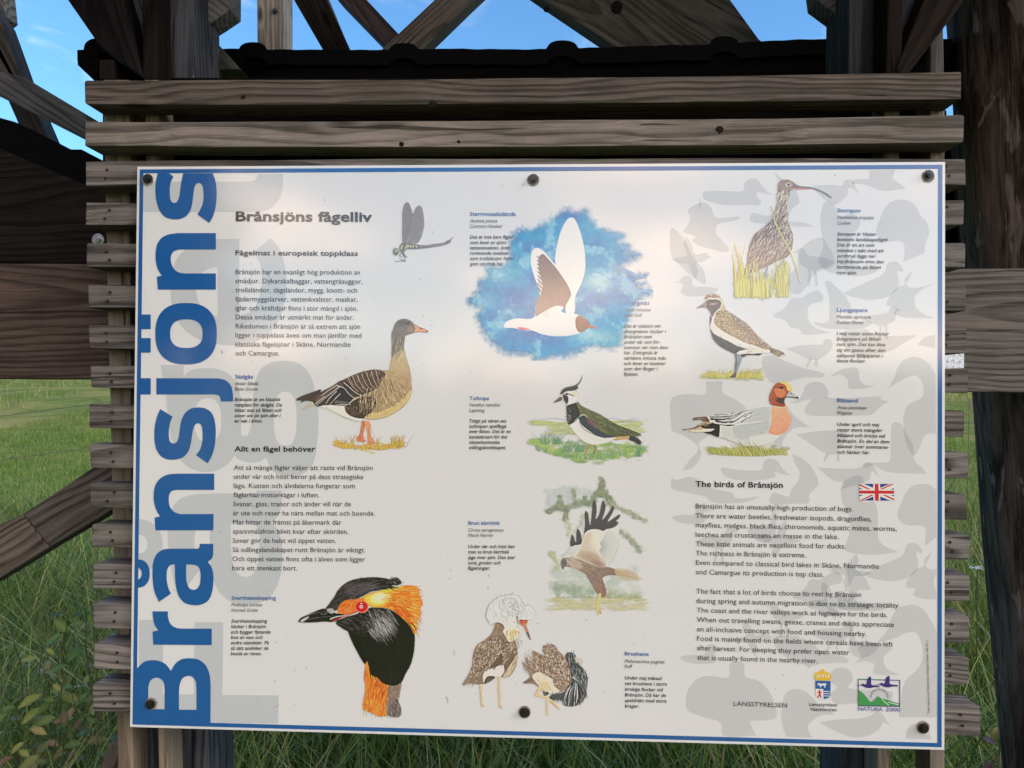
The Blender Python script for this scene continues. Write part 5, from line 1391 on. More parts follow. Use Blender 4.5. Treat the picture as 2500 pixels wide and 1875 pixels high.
# ---- little gull on blue watercolour sky
def gull():
    p = Paint(Z4, 1830, 1440, 14, 40, 130)
    sky = [(1050,90),(1110,110),(1200,90),(1240,150),(1280,200),(1330,250),(1400,270),(1480,300),(1560,320),(1510,370),(1600,420),(1560,460),(1690,490),(1590,540),(1520,580),(1480,610),(1560,640),(1640,680),(1750,670),(1650,730),(1740,745),(1660,780),(1800,812),(1700,880),(1640,960),(1580,1080),(1540,1180),(1510,1300),(1400,1310),(1250,1300),(1180,1340),(1060,1380),(900,1400),(780,1420),(740,1390),(600,1370),(480,1350),(380,1270),(300,1180),(270,1100),(250,1030),(280,960),(160,910),(250,820),(260,740),(330,680),(350,600),(470,600),(550,520),(540,400),(600,280),(740,260),(860,210),(960,140)]
    w, m = p.mask(sky, 110, 34)
    X, Y = p.X[w], p.Y[w]
    n1, n2, n3 = vnoise(X, Y, .0035, 3), vnoise(X, Y, .009, 8), vnoise(X, Y, .03, 21)
    cb = np.array([48, 156, 200.]); deep = np.array([26, 120, 184.]); vio = np.array([84, 104, 178.]); pale = np.array([176, 216, 224.]); cy = np.array([40, 146, 204.])
    C = np.broadcast_to(cb, X.shape + (3,)).copy()
    mixc = lambda C, c, t: C * (1 - t[..., None]) + c * t[..., None]
    sst = lambda v, a, b: np.clip((v - a) / (b - a), 0, 1)
    C = mixc(C, deep, sst(n1, .45, .62) * .8)
    C = mixc(C, vio, np.exp(-(((X - 620) / 230) ** 2 + ((Y - 860) / 230) ** 2)) * .45 * sst(n2, .3, .6))
    C = mixc(C, vio, np.exp(-(((X - 720) / 260) ** 2 + ((Y - 1210) / 90) ** 2)) * .5)
    C = mixc(C, vio, np.exp(-(((X - 1280) / 220) ** 2 + ((Y - 900) / 160) ** 2)) * .3)
    C = mixc(C, pale, np.exp(-(((X - 1320) / 170) ** 2 + ((Y - 720) / 90) ** 2)) * .85)
    C = mixc(C, pale, np.exp(-(((X - 1330) / 190) ** 2 + ((Y - 1230) / 70) ** 2)) * .7)
    C = mixc(C, pale, np.exp(-(((X - 430) / 170) ** 2 + ((Y - 640) / 130) ** 2)) * .5)
    C = mixc(C, pale, np.exp(-(((X - 330) / 120) ** 2 + ((Y - 900) / 100) ** 2)) * .5)
    C = mixc(C, cy, np.exp(-(((X - 850) / 420) ** 2 + ((Y - 1350) / 80) ** 2)) * .8)
    C = mixc(C, pale, sst(n2, .56, .72) * .55)
    C = C + (n3[..., None] - .5) * 34
    p._lay(w, np.clip(m * 1.25, 0, 1) ** 1.3 * (0.80 + 0.2 * n2), C)
    for q in ([(1480, 590), (1600, 640), (1720, 690), (1770, 665)], [(1520, 700), (1640, 740), (1750, 745)], [(1550, 420), (1640, 470), (1720, 485)], [(1450, 300), (1560, 330)], [(1600, 800), (1700, 815), (1810, 812)]):
        p.stroke(q, 46, (120, 170, 214), 6, .55, 16)
    for q in ([(1215, 590), (1310, 480), (1330, 400)], [(1250, 640), (1350, 650), (1420, 700), (1520, 715)], [(1200, 900), (1300, 800), (1360, 770), (1340, 850)], [(1230, 860), (1330, 900), (1420, 940)]): p.stroke(q, 10, (84, 110, 186), 5, .55, 8)
    # bird
    wt, wt2 = (240, 240, 232), (222, 230, 230)
    p.fill([(1090,150),(1060,160),(1020,215),(980,310),(955,420),(940,540),(960,620),(1010,700),(1060,780),(1085,850),(1040,930),(1040,1010),(1110,1015),(1125,860),(1180,740),(1210,630),(1212,500),(1190,360),(1150,230),(1112,160)], wt, 6, to=wt2, g=(1100, 900, 1100, 150), vary=5)
    p.hatch([(1090,170),(1180,360),(1200,560),(1090,700),(980,560),(1000,330)], 50, 80, 120, 5, [(206, 218, 220), (214, 222, 222), (248, 246, 236)], .5, .2)
    p.stroke([(1212, 500), (1218, 620), (1180, 750), (1128, 860), (1108, 960)], 7, (140, 156, 190), 4, .6)
    p.fill([(770,425),(735,450),(722,520),(730,600),(760,700),(800,800),(800,880),(770,980),(750,1050),(700,1065),(600,1058),(530,1075),(490,1100),(480,1138),(560,1145),(640,1160),(740,1170),(820,1200),(950,1220),(1090,1210),(1170,1185),(1190,1060),(1130,1020),(1000,1000),(1040,930),(1082,840),(1040,720),(960,600),(880,500),(820,440)], wt, 6, vary=5)
    p.fill([(830,480),(880,525),(945,600),(1010,690),(1060,770),(1083,840),(1060,900),(1030,960),(1036,990),(1020,960),(960,945),(900,965),(820,1010),(768,1042),(766,980),(780,890),(815,830),(830,770),(815,700),(800,640),(790,560),(800,500)], (122, 100, 90), 6, to=(146, 126, 118), g=(1000, 700, 780, 1000), vary=8)
    for k in range(9):
        x, y = 825 - k * 2, 500 + k * 34
        p.stroke([(x + 60 + k * 6, y + 70 + k * 8), (x - 10, y + 25), (x - 45 + k * 3, y + 2)], 22 - k * .8, (122, 102, 92), 8, .95)
    for k in range(14):
        y = 720 + k * 22
        p.stroke([(880, y + 40), (800 + 6 * math.sin(k), y)], 6, (150, 132, 124), 3, .6)
    p.stroke([(880, 970), (950, 940), (1020, 945)], 12, (176, 158, 140), 5, .5, 10)
    p.fill([(1128,1060),(1150,1036),(1200,1048),(1245,1090),(1265,1120),(1330,1148),(1290,1150),(1240,1150),(1200,1175),(1160,1186),(1132,1150),(1124,1100)], (138, 96, 70), 5, vary=14)
    p.hatch([(1130,1060),(1160,1040),(1240,1090),(1230,1150),(1160,1180)], 30, 60, 30, 5, [(112, 76, 56), (158, 118, 90)], .5)
    p.stroke([(1250, 1128), (1300, 1140), (1330, 1150)], 14, (176, 112, 74), 5)
    p.fill([(598,1143),(640,1138),(690,1150),(718,1158),(680,1164),(620,1156)], (214, 104, 96), 4)
    p.stroke([(820, 1200), (950, 1222), (1090, 1212), (1170, 1188)], 8, (176, 186, 206), 5, .6, 6)
    p.stroke([(700, 1120), (850, 1150), (1000, 1170)], 30, (226, 232, 230), 16, .5, 20)
    p.build('gull_painting', 5.3, 'white gull with brown hood flying in a blue watercolour sky', .0, .5, 1.12)


# ---- lapwing
def lapwing():
    p = Paint(Z5, 1790, 730, 15, -110, 680)
    for _ in range(150):
        x = p.r.uniform(760, 1710)
        p.blob(x, p.r.uniform(330, 440) if x > 900 else p.r.uniform(325, 360), p.r.uniform(40, 110), p.r.uniform(8, 20), [(196, 210, 120), (186, 200, 110), (206, 216, 140), (176, 196, 120)][p.r.integers(4)], .4)
    for x in np.arange(760, 1720, 30): p.blob(x, 318 - 20 * abs(math.sin(x * .012)), 40, 12, (190, 208, 214), .3)
    p.stroke([(740, 328), (880, 330), (1060, 345)], 10, (170, 190, 100), 4, .6); p.stroke([(1480, 330), (1600, 322), (1720, 325)], 14, (160, 190, 100), 4, .6)
    for _ in range(190):
        x = p.r.uniform(720, 1740); t = (x - 720) / 1020
        lo = 510 + 190 * math.sin(min(1, t * 1.7) * 1.6) * (1 if t < .65 else max(.45, 1.5 - t * .9))
        p.blob(x, p.r.uniform(490 + 100 * max(0, t - .5), max(530, lo)), p.r.uniform(25, 70), p.r.uniform(10, 28), [(150, 190, 96), (170, 200, 110), (120, 170, 80), (190, 206, 130)][p.r.integers(4)], .5)
    p.tufts((760, 1720), lambda x: 560 + 110 * math.sin((x - 700) / 340), 75, 240, [(112, 160, 80), (140, 184, 96), (90, 150, 96), (170, 196, 110), (84, 140, 110)], 0.0, 6, .7, .45)
    for x in (850, 960, 1050, 1160, 1680): p.tufts((x - 40, x + 40), 530 if x < 1000 else (640 if x > 1600 else 600), 110, 26, [(90, 140, 110), (110, 160, 120), (76, 130, 100)], .1, 6, .8, .5)
    # legs
    p.stroke([(1255, 520), (1235, 570), (1215, 615)], 16, (176, 120, 88), 12); p.stroke([(1290, 530), (1305, 570), (1285, 620)], 16, (150, 100, 80), 12)
    p.fill([(1380,460),(1480,470),(1600,455),(1640,480),(1540,486),(1480,495)], (214, 160, 92), 8)
    p.fill([(1620,455),(1680,475),(1718,512),(1704,538),(1650,510),(1605,490)], (38, 40, 48), 4)
    # white belly
    p.fill([(1060,340),(1110,340),(1180,290),(1230,330),(1330,440),(1420,475),(1490,470),(1450,500),(1360,530),(1270,535),(1190,500),(1120,430)], (234, 234, 230), 5)
    p.fill([(1150,330),(1250,400),(1320,470),(1440,500),(1340,520),(1230,490),(1150,420)], (214, 214, 206), 30, .5)
    # back and wing
    p.fill([(1140,150),(1180,185),(1260,225),(1340,260),(1420,310),(1500,355),(1600,395),(1690,430),(1720,450),(1600,460),(1500,462),(1420,474),(1330,462),(1260,420),(1200,350),(1150,300),(1110,230)], (96, 104, 66), 5, vary=12, to=(76, 84, 56), g=(1200, 200, 1500, 460))
    p.hatch([(1150,190),(1340,270),(1500,370),(1700,445),(1420,460),(1290,390),(1180,260)], 190, 40, 50, 5, [(70, 78, 46), (120, 128, 86), (140, 146, 104), (54, 62, 46)], .6, .25)
    p.hatch([(1480,360),(1710,450),(1520,460),(1400,440)], 50, 22, 90, 5, [(50, 58, 44), (110, 118, 82), (40, 46, 40)], .7, .1)
    p.fill([(1158,300),(1185,275),(1220,290),(1260,340),(1330,400),(1430,450),(1500,462),(1400,474),(1310,450),(1230,400),(1175,350)], (44, 52, 66), 5, to=(56, 62, 80), g=(1160, 300, 1480, 460), vary=8)
    p.blob(1265, 335, 62, 34, (116, 68, 84), .9, .75); p.blob(1300, 370, 30, 16, (130, 84, 96), .7, .75)
    p.stroke([(1160, 330), (1190, 390), (1300, 450), (1400, 478)], 5, (30, 36, 46), 4, .8)
    p.stroke([(1168, 280), (1200, 265), (1230, 290)], 9, (214, 216, 212), 5, .7)
    # black breast
    p.fill([(1045,190),(1090,170),(1125,160),(1150,210),(1165,260),(1130,310),(1090,350),(1060,355),(1045,300),(1045,240)], (36, 38, 46), 4, rough=3, vary=8)
    p.hatch([(1050,200),(1140,180),(1150,270),(1080,340)], 40, 70, 30, 4, [(60, 62, 70), (24, 26, 34)], .6)
    p.hatch([(1040,180),(1070,180),(1070,340),(1045,330)], 20, 60, 26, 4, [(210, 212, 210)], .6, .5)
    # head
    p.fill([(990,80),(1030,60),(1090,50),(1140,60),(1150,120),(1140,150),(1090,170),(1050,180),(1030,150),(1005,120)], (232, 232, 224), 4)
    p.blob(1120, 75, 40, 30, (200, 206, 150), .6)
    p.fill([(990,85),(1000,50),(1030,25),(1080,12),(1140,5),(1150,30),(1100,50),(1040,58),(1010,80)], (40, 36, 38), 4)
    p.stroke([(1100, 20), (1150, -10), (1175, -50), (1188, -92)], 18, (36, 34, 38), 3); p.stroke([(1120, 12), (1160, -20), (1183, -60)], 9, (36, 34, 38), 3)
    p.stroke([(1010, 95), (1050, 80), (1110, 98)], 12, (46, 42, 44), 6, .9); p.fill([(1010,100),(1050,95),(1060,130),(1050,170),(1030,150)], (38, 38, 44), 4)
    p.fill(super_ell(1045, 82, 13, 10, 2), (22, 20, 22), 3, smooth=False)
    p.fill([(1005,110),(985,108),(950,135),(929,158),(960,152),(1000,135)], (84, 76, 64), 4); p.stroke([(930, 157), (960, 140)], 7, (40, 38, 38), 5)
    p.hatch([(1510,668),(1720,668),(1720,690),(1510,690)], 26, 0, 14, 2.5, [(170, 170, 172)], .5, .8, smooth=False)
    p.build('lapwing_painting', 5.4, 'green and black crested lapwing standing in a meadow', .12, .6, .95)


# ---- marsh harrier
def harrier():
    p = Paint((1310, 1150, 4.607), 1330, 1640, 16)
    # misty background
    for _ in range(70): p.blob(p.r.uniform(140, 600), p.r.uniform(190, 390), p.r.uniform(50, 110), p.r.uniform(30, 70), (204, 218, 222), .22)
    g = [(96, 120, 84), (120, 142, 96), (150, 168, 118), (80, 104, 78)]
    def leafy(path, wdt, n, cols, al=.5):
        P = spline(path, False, 8)
        for _ in range(n):
            x, y = P[p.r.integers(len(P))]
            p.blob(x + p.r.normal(0, wdt), y + p.r.normal(0, wdt), p.r.uniform(16, 44), p.r.uniform(12, 32), cols[p.r.integers(len(cols))], al * .55, p.r.uniform(0, 3))
    leafy([(130, 460), (200, 410), (270, 400), (340, 420), (420, 380), (500, 360), (580, 370), (640, 330)], 15, 190, g)
    leafy([(260, 330), (240, 390), (300, 430), (330, 500), (330, 540)], 14, 90, g)
    leafy([(415, 220), (425, 300), (430, 370)], 9, 36, g, .45); leafy([(255, 280), (265, 360)], 8, 24, g, .4); leafy([(540, 300), (545, 360)], 8, 20, g, .4)
    leafy([(735, 100), (735, 180), (730, 260)], 16, 70, g); leafy([(640, 290), (730, 240), (800, 290), (840, 360)], 22, 110, g)
    for k in range(9): p.stroke([(735, 110 + k * 20), (735 - 10 - k * 7, 130 + k * 22)], 12, g[k % 4], 4, .6); p.stroke([(735, 110 + k * 20), (735 + 10 + k * 8, 130 + k * 23)], 12, g[(k + 1) % 4], 4, .6)
    leafy([(840, 360), (920, 410), (1020, 450), (1120, 510), (1240, 570)], 13, 110, [(150, 170, 128), (120, 146, 104), (176, 190, 150)], .42)
    leafy([(930, 690), (1000, 720), (1070, 790), (1130, 860), (1170, 900)], 14, 80, [(140, 164, 116), (110, 140, 104), (170, 186, 140)], .42)
    leafy([(340, 560), (370, 640), (370, 720)], 18, 40, [(206, 212, 160), (190, 200, 140)], .35); leafy([(520, 500), (500, 600), (440, 680)], 10, 30, [(180, 200, 160)], .35)
    leafy([(160, 920), (220, 1000), (230, 1100)], 16, 60, [(200, 206, 130), (180, 194, 120)], .4)
    for _ in range(120): p.blob(p.r.uniform(190, 1150), p.r.uniform(1080, 1400), p.r.uniform(40, 110), p.r.uniform(30, 70), [(196, 218, 196), (206, 222, 190), (190, 214, 200)][p.r.integers(3)], .2)
    leafy([(220, 1340), (340, 1330), (460, 1350), (640, 1370)], 40, 190, [(120, 160, 130), (140, 176, 130), (104, 146, 120), (170, 196, 140)], .35)
    leafy([(780, 1400), (900, 1400), (1050, 1405), (1150, 1420)], 22, 90, [(140, 166, 96), (160, 180, 110), (180, 196, 130)], .4)
    p.stroke([(220, 1420), (600, 1420), (1160, 1432)], 10, (104, 130, 84), 6, .6, 8)
    for _ in range(170): p.blob(p.r.uniform(160, 1220), p.r.uniform(1425, 1560), p.r.uniform(40, 120), p.r.uniform(8, 22), [(222, 214, 130), (212, 206, 130), (226, 220, 160), (196, 196, 110)][p.r.integers(4)], .3)
    p.hatch([(160,1430),(1240,1430),(1200,1500),(700,1560),(200,1500)], 120, 2, 70, 5, [(176, 180, 96), (206, 190, 90)], .35, .1, smooth=False)
    # near wing
    p.fill([(540,700),(600,650),(720,660),(860,640),(915,620),(930,740),(905,880),(850,1000),(790,1080),(700,1080),(560,1030),(420,975),(480,880),(520,780)], (224, 218, 200), 6, to=(214, 222, 216), g=(560, 800, 920, 800), vary=5)
    p.fill([(540,720),(600,690),(640,760),(680,900),(720,1070),(600,1030),(430,975),(480,890)], (206, 186, 158), 40, .8)
    p.blob(610, 980, 190, 80, (166, 128, 102), .85, .35); p.blob(700, 1050, 110, 50, (136, 100, 82), .8, .35)
    p.blob(670, 800, 90, 130, (236, 230, 206), .7)
    for k in range(22):
        a = math.radians(-58 + k * 6)
        p.stroke([(690 + 40 * math.cos(a), 850 + 40 * math.sin(a)), (700 + 222 * math.cos(a), 850 + 228 * math.sin(a))], 7, (150, 164, 170), 4, .75)
    p.fill([(385,850),(500,820),(470,900),(430,950),(300,980),(280,950),(330,920)], (218, 220, 214), 10, .9)
    p.stroke([(290, 960), (340, 925), (430, 930)], 12, (176, 180, 178), 6, .5, 8)
    # black finger feathers
    ink_ = (34, 30, 44)
    p.fill([(536,710),(545,600),(542,470),(552,448),(578,470),(590,560),(602,612),(620,500),(632,350),(648,326),(672,370),(676,460),(664,540),(700,500),(736,350),(750,328),(776,380),(770,450),(738,550),(800,480),(858,392),(874,410),(860,460),(800,570),(880,520),(938,486),(935,520),(895,565),(918,570),(912,600),(850,640),(790,650),(750,674),(700,655),(650,650),(600,660),(560,680)], ink_, 4)
    p.fill([(384,850),(388,740),(400,710),(420,740),(436,800),(445,790),(450,680),(462,650),(490,680),(506,760),(500,820),(430,835)], ink_, 4)
    # body
    p.fill([(275,1030),(300,985),(350,975),(430,980),(560,1030),(700,1085),(800,1080),(900,1110),(960,1130),(1080,1195),(1050,1210),(930,1180),(800,1172),(740,1200),(700,1230),(640,1230),(560,1165),(480,1120),(400,1080),(340,1075)], (132, 104, 86), 6, vary=14, to=(116, 80, 66), g=(300, 1000, 1000, 1180))
    p.fill([(330,990),(430,985),(520,1060),(480,1110),(380,1070)], (196, 178, 154), 24, .8)
    p.hatch([(340,990),(560,1040),(760,1100),(720,1200),(560,1150),(400,1070)], 110, 30, 60, 5, [(84, 62, 54), (160, 130, 106), (100, 76, 62), (190, 166, 140)], .6, .2)
    p.fill([(560,1160),(640,1150),(720,1180),(760,1270),(786,1350),(780,1400),(752,1418),(700,1390),(650,1320),(600,1240)], (124, 96, 80), 6, to=(134, 76, 64), g=(600, 1200, 770, 1400), vary=12)
    p.hatch([(590,1180),(720,1200),(770,1380),(690,1380)], 70, 60, 60, 5, [(84, 62, 54), (170, 140, 116), (120, 66, 56)], .6, .2)
    p.stroke([(640, 1310), (690, 1380)], 8, (50, 36, 40), 4, .8)
    p.fill([(880,1110),(1050,1110),(1180,1220),(1080,1215),(920,1200)], (224, 200, 146), 20, .6)
    p.hatch([(900,1120),(1060,1115),(1160,1210),(1060,1230),(920,1190)], 50, 22, 110, 5, [(206, 150, 80), (226, 196, 130), (150, 140, 140), (186, 120, 76)], .6, .12)
    p.fill([(272,1030),(285,995),(310,985),(338,1010),(345,1050),(325,1075),(308,1085),(306,1110),(285,1092),(278,1060)], (84, 78, 82), 5, vary=14)
    p.blob(308, 1040, 14, 10, (40, 36, 40), .8); p.stroke([(345, 1000), (350, 1040), (340, 1070)], 8, (216, 206, 190), 4, .7)
    p.stroke([(405, 980), (470, 900), (520, 780), (545, 700)], 9, (238, 234, 224), 5, .8)
    # legs
    p.stroke([(712, 1390), (690, 1480), (690, 1560), (692, 1612)], 34, (222, 200, 96), 22, .95); p.stroke([(700, 1500), (718, 1560), (716, 1600)], 14, (206, 184, 90), 10); p.blob(718, 1594, 14, 14, (120, 116, 124), .9)
    p.build('harrier_painting', 5.5, 'brown harrier diving with black wing fingers before misty trees', .26, .5, .85)


# ---- two ruffs
def ruff():
    p = Paint((1120, 1440, 5.185), 1680, 1640, 17)
    br = [(88, 64, 52), (110, 84, 66), (70, 52, 46), (180, 156, 128), (208, 190, 164), (150, 122, 96)]
    leg = (226, 196, 146)
    for a, b in (((280, 1180), (300, 1470)), ((510, 1080), (525, 1490))):
        p.stroke([a, ((a[0] + b[0]) / 2 - 4, (a[1] + b[1]) / 2), b], 34, leg, 26, .95); p.stroke([(b[0] - 6, b[1] - 20), (b[0] + 22, b[1] + 4)], 20, (214, 176, 120), 10, .8)
        p.stroke([(a[0] - 10, a[1]), (b[0] - 10, b[1])], 5, (190, 150, 100), 4, .5)
    b1 = [(480,400),(560,430),(640,560),(720,660),(745,780),(740,900),(700,1020),(640,1090),(560,1110),(500,1080),(440,1110),(310,1190),(200,1195),(140,1180),(45,1210),(130,1060),(170,950),(180,820),(230,700),(320,640),(400,570),(450,490)]
    p.fill(b1, (128, 102, 84), 6, vary=16, vs=.03)
    p.fill([(320,1040),(440,990),(560,950),(580,1000),(540,1090),(440,1110),(320,1180)], (226, 222, 210), 10)
    p.fill([(320,1190),(360,1100),(450,1095),(460,1110),(380,1170)], (78, 58, 50), 6)
    p.fill([(560,1110),(620,1000),(700,880),(740,820),(745,920),(690,1030),(620,1095)], (206, 184, 150), 8, .9)
    p.hatch([(250,700),(420,600),(620,640),(720,720),(690,900),(540,980),(330,1040),(190,1140),(140,1120),(190,900)], 420, 110, 36, 7, br, .75, .5, .2)
    p.hatch([(250,700),(420,600),(620,640),(720,720),(690,900),(540,980),(330,1040),(190,1140),(140,1120),(190,900)], 330, 118, 34, 9, [(226, 212, 190), (206, 186, 158), (72, 52, 44), (62, 46, 40)], .85, .55, .25)
    p.hatch([(140,1080),(260,960),(330,1040),(200,1190),(60,1200)], 70, 118, 90, 6, br, .7, .15)
    p.fill([(390,985),(480,880),(540,800),(560,900),(500,960)], (82, 58, 48), 14, .9); p.fill([(570,980),(640,860),(690,760),(700,860),(640,960),(590,1010)], (90, 68, 56), 10, .8)
    p.hatch([(560,1090),(620,1010),(720,850),(735,930),(650,1070)], 40, 115, 90, 5, [(110, 84, 66), (226, 208, 176)], .7, .15)
    p.hatch([(470,420),(600,440),(640,560),(480,560),(420,600)], 60, 110, 46, 7, [(150, 116, 86), (196, 162, 126), (110, 84, 66)], .7, .4)
    # white ruff of feathers
    p.fill([(345,330),(360,250),(400,170),(470,110),(560,75),(680,58),(760,80),(800,150),(830,200),(880,190),(950,240),(970,300),(940,360),(860,390),(780,400),(740,450),(680,520),(600,520),(560,440),(480,410),(410,440),(380,400)], (222, 225, 222), 6, vary=6)
    p.hatch([(370,320),(420,180),(560,90),(720,80),(840,220),(940,300),(800,380),(620,380),(420,410)], 120, 60, 70, 4, [(190, 198, 200), (236, 236, 232), (172, 182, 186)], .55, .6, .25)
    p.hatch([(350,330),(420,180),(560,90),(720,80),(840,220),(950,290),(800,390),(620,400),(410,420)], 90, 70, 90, 9, [(176, 186, 190), (160, 170, 176), (240, 240, 236)], .7, .5, .25)
    for q in ([(345, 340), (360, 240), (430, 140), (560, 76)], [(560, 76), (680, 58), (770, 90), (800, 170)], [(820, 210), (880, 190), (950, 250), (965, 310)], [(380, 410), (350, 350)], [(640, 330), (600, 240), (550, 130)], [(740, 330), (800, 260), (850, 230)]): p.stroke(q, 7, (150, 160, 164), 4, .7)
    p.hatch([(550,130),(720,110),(760,380),(720,440),(640,250)], 80, 65, 22, 8, [(110, 116, 116), (84, 88, 88), (150, 150, 146)], .7, .5)
    p.fill([(560,520),(620,470),(720,480),(790,520),(770,600),(700,640),(640,660),(600,600)], (232, 226, 204), 12)
    p.hatch([(600,540),(700,510),(780,540),(740,640),(650,660)], 80, 95, 60, 8, [(226, 196, 100), (214, 170, 70), (236, 214, 140), (150, 116, 60)], .75, .35)
    p.hatch([(740,600),(800,640),(780,720),(740,700)], 14, 80, 60, 5, [(120, 116, 120), (190, 190, 190)], .7, .2)
    p.fill([(760,380),(800,385),(870,378),(860,430),(845,450),(790,445)], (190, 84, 50), 5, rough=3); p.blob(795, 384, 20, 12, (40, 34, 34), .9)
    p.stroke([(830, 440), (870, 530), (905, 625)], 42, (196, 116, 84), 16); p.stroke([(870, 545), (908, 630)], 26, (70, 70, 74), 12, .9); p.stroke([(735, 340), (750, 430)], 26, (120, 110, 104), 14, .6, 8)
    # second bird, bent over
    p.fill([(1350,820),(1420,790),(1480,830),(1500,920),(1580,1000),(1630,1100),(1620,1250),(1580,1400),(1480,1470),(1330,1460),(1300,1400),(1150,1380),(1160,1340),(1340,1290),(1420,1200),(1400,1000)], (52, 54, 62), 12, .95)
    p.fill([(1470,850),(1550,870),(1570,920),(1540,950),(1490,930)], (210, 204, 186), 14, .8)
    b2 = [(800,910),(870,960),(850,850),(930,930),(940,770),(1010,800),(1080,830),(1060,720),(1130,690),(1210,700),(1260,770),(1340,850),(1390,950),(1420,1080),(1410,1200),(1350,1270),(1260,1300),(1150,1310),(1040,1250),(940,1190),(810,1180),(900,1110),(880,1040),(830,980)]
    p.fill(b2, (140, 112, 94), 6, vary=16, vs=.03)
    p.hatch([(890,900),(1060,830),(1220,800),(1340,880),(1400,1060),(1380,1220),(1200,1220),(1110,1100),(950,1040)], 330, 60, 30, 8, br, .8, .7, .3)
    p.hatch([(890,900),(1060,830),(1220,800),(1340,880),(1400,1060),(1380,1220),(1200,1220),(1110,1100),(950,1040)], 260, 55, 30, 10, [(230, 216, 196), (210, 190, 166), (70, 50, 44), (58, 44, 40)], .85, .7, .3)
    p.hatch([(800,910),(940,780),(960,1000),(890,1080)], 60, 62, 80, 6, [(80, 58, 52), (150, 122, 104), (190, 170, 150)], .7, .15)
    p.hatch([(1060,720),(1200,690),(1260,800),(1100,840)], 44, 20, 50, 10, [(64, 52, 52), (150, 126, 116), (200, 184, 168)], .8, .5)
    p.fill([(930,1090),(1010,1040),(1100,1080),(1180,1130),(1210,1220),(1280,1280),(1160,1320),(1060,1250),(960,1150)], (226, 214, 190), 14); p.hatch([(940,1100),(1080,1080),(1200,1200),(1130,1300),(1000,1180)], 50, 30, 50, 6, [(150, 124, 100), (236, 228, 208)], .6, .4)
    p.hatch([(1200,1160),(1330,1140),(1390,1230),(1270,1290)], 60, 40, 30, 8, [(96, 70, 56), (120, 90, 70), (200, 176, 146)], .7, .6)
    p.fill([(812,1180),(860,1140),(910,1110),(940,1150),(900,1170),(850,1180)], (104, 84, 74), 6)
    fk = [(24, 26, 34), (40, 44, 54), (96, 104, 112), (170, 178, 180), (30, 32, 40)]
    p.hatch([(1360,830),(1450,800),(1500,930),(1620,1090),(1600,1260),(1430,1230),(1400,980)], 150, 70, 90, 8, fk, .75, .25, .1)
    for k in range(44):
        x = 1320 + k * 6.6; t = k / 44
        p.stroke([(1420 + 140 * t, 1180 + 40 * p.r.random()), (x + 20, 1330 + p.r.normal(0, 20)), (x + p.r.normal(0, 14), 1470 - 130 * max(0, t - .5) * 2 * p.r.random() - 20 * p.r.random())], 15, fk[p.r.integers(5)] if p.r.random() < .55 else (28, 30, 38), 4, .9)
    p.hatch([(1150,1340),(1310,1310),(1290,1400),(1180,1390)], 40, 120, 60, 9, [(28, 30, 38), (60, 64, 72)], .85, .25)
    for k in range(7): p.stroke([(1440, 1110), (1500 + k * 12, 1060 + k * 24)], 6, (180, 188, 190), 2, .7)
    p.fill([(1065,1280),(1140,1300),(1110,1350),(1095,1355)], (44, 46, 52), 5); p.stroke([(1090, 1300), (1105, 1340)], 8, (170, 174, 176), 4, .8)
    p.stroke([(1030, 1240), (990, 1310), (980, 1340)], 40, leg, 30, .95); p.stroke([(975, 1335), (1100, 1360), (1190, 1420), (1280, 1515)], 34, leg, 16, .95); p.stroke([(1120, 1350), (1122, 1460), (1120, 1580)], 34, leg, 24, .95)
    p.stroke([(1180, 1420), (1230, 1470), (1275, 1512)], 30, (226, 180, 110), 10, .8); p.fill([(1010,1190),(1130,1170),(1150,1290),(1040,1270)], (222, 196, 150), 16, .8)
    p.build('ruff_painting', 5.6, 'two brown ruffs, one with a white collar and one with a black collar', .18, 1.0)


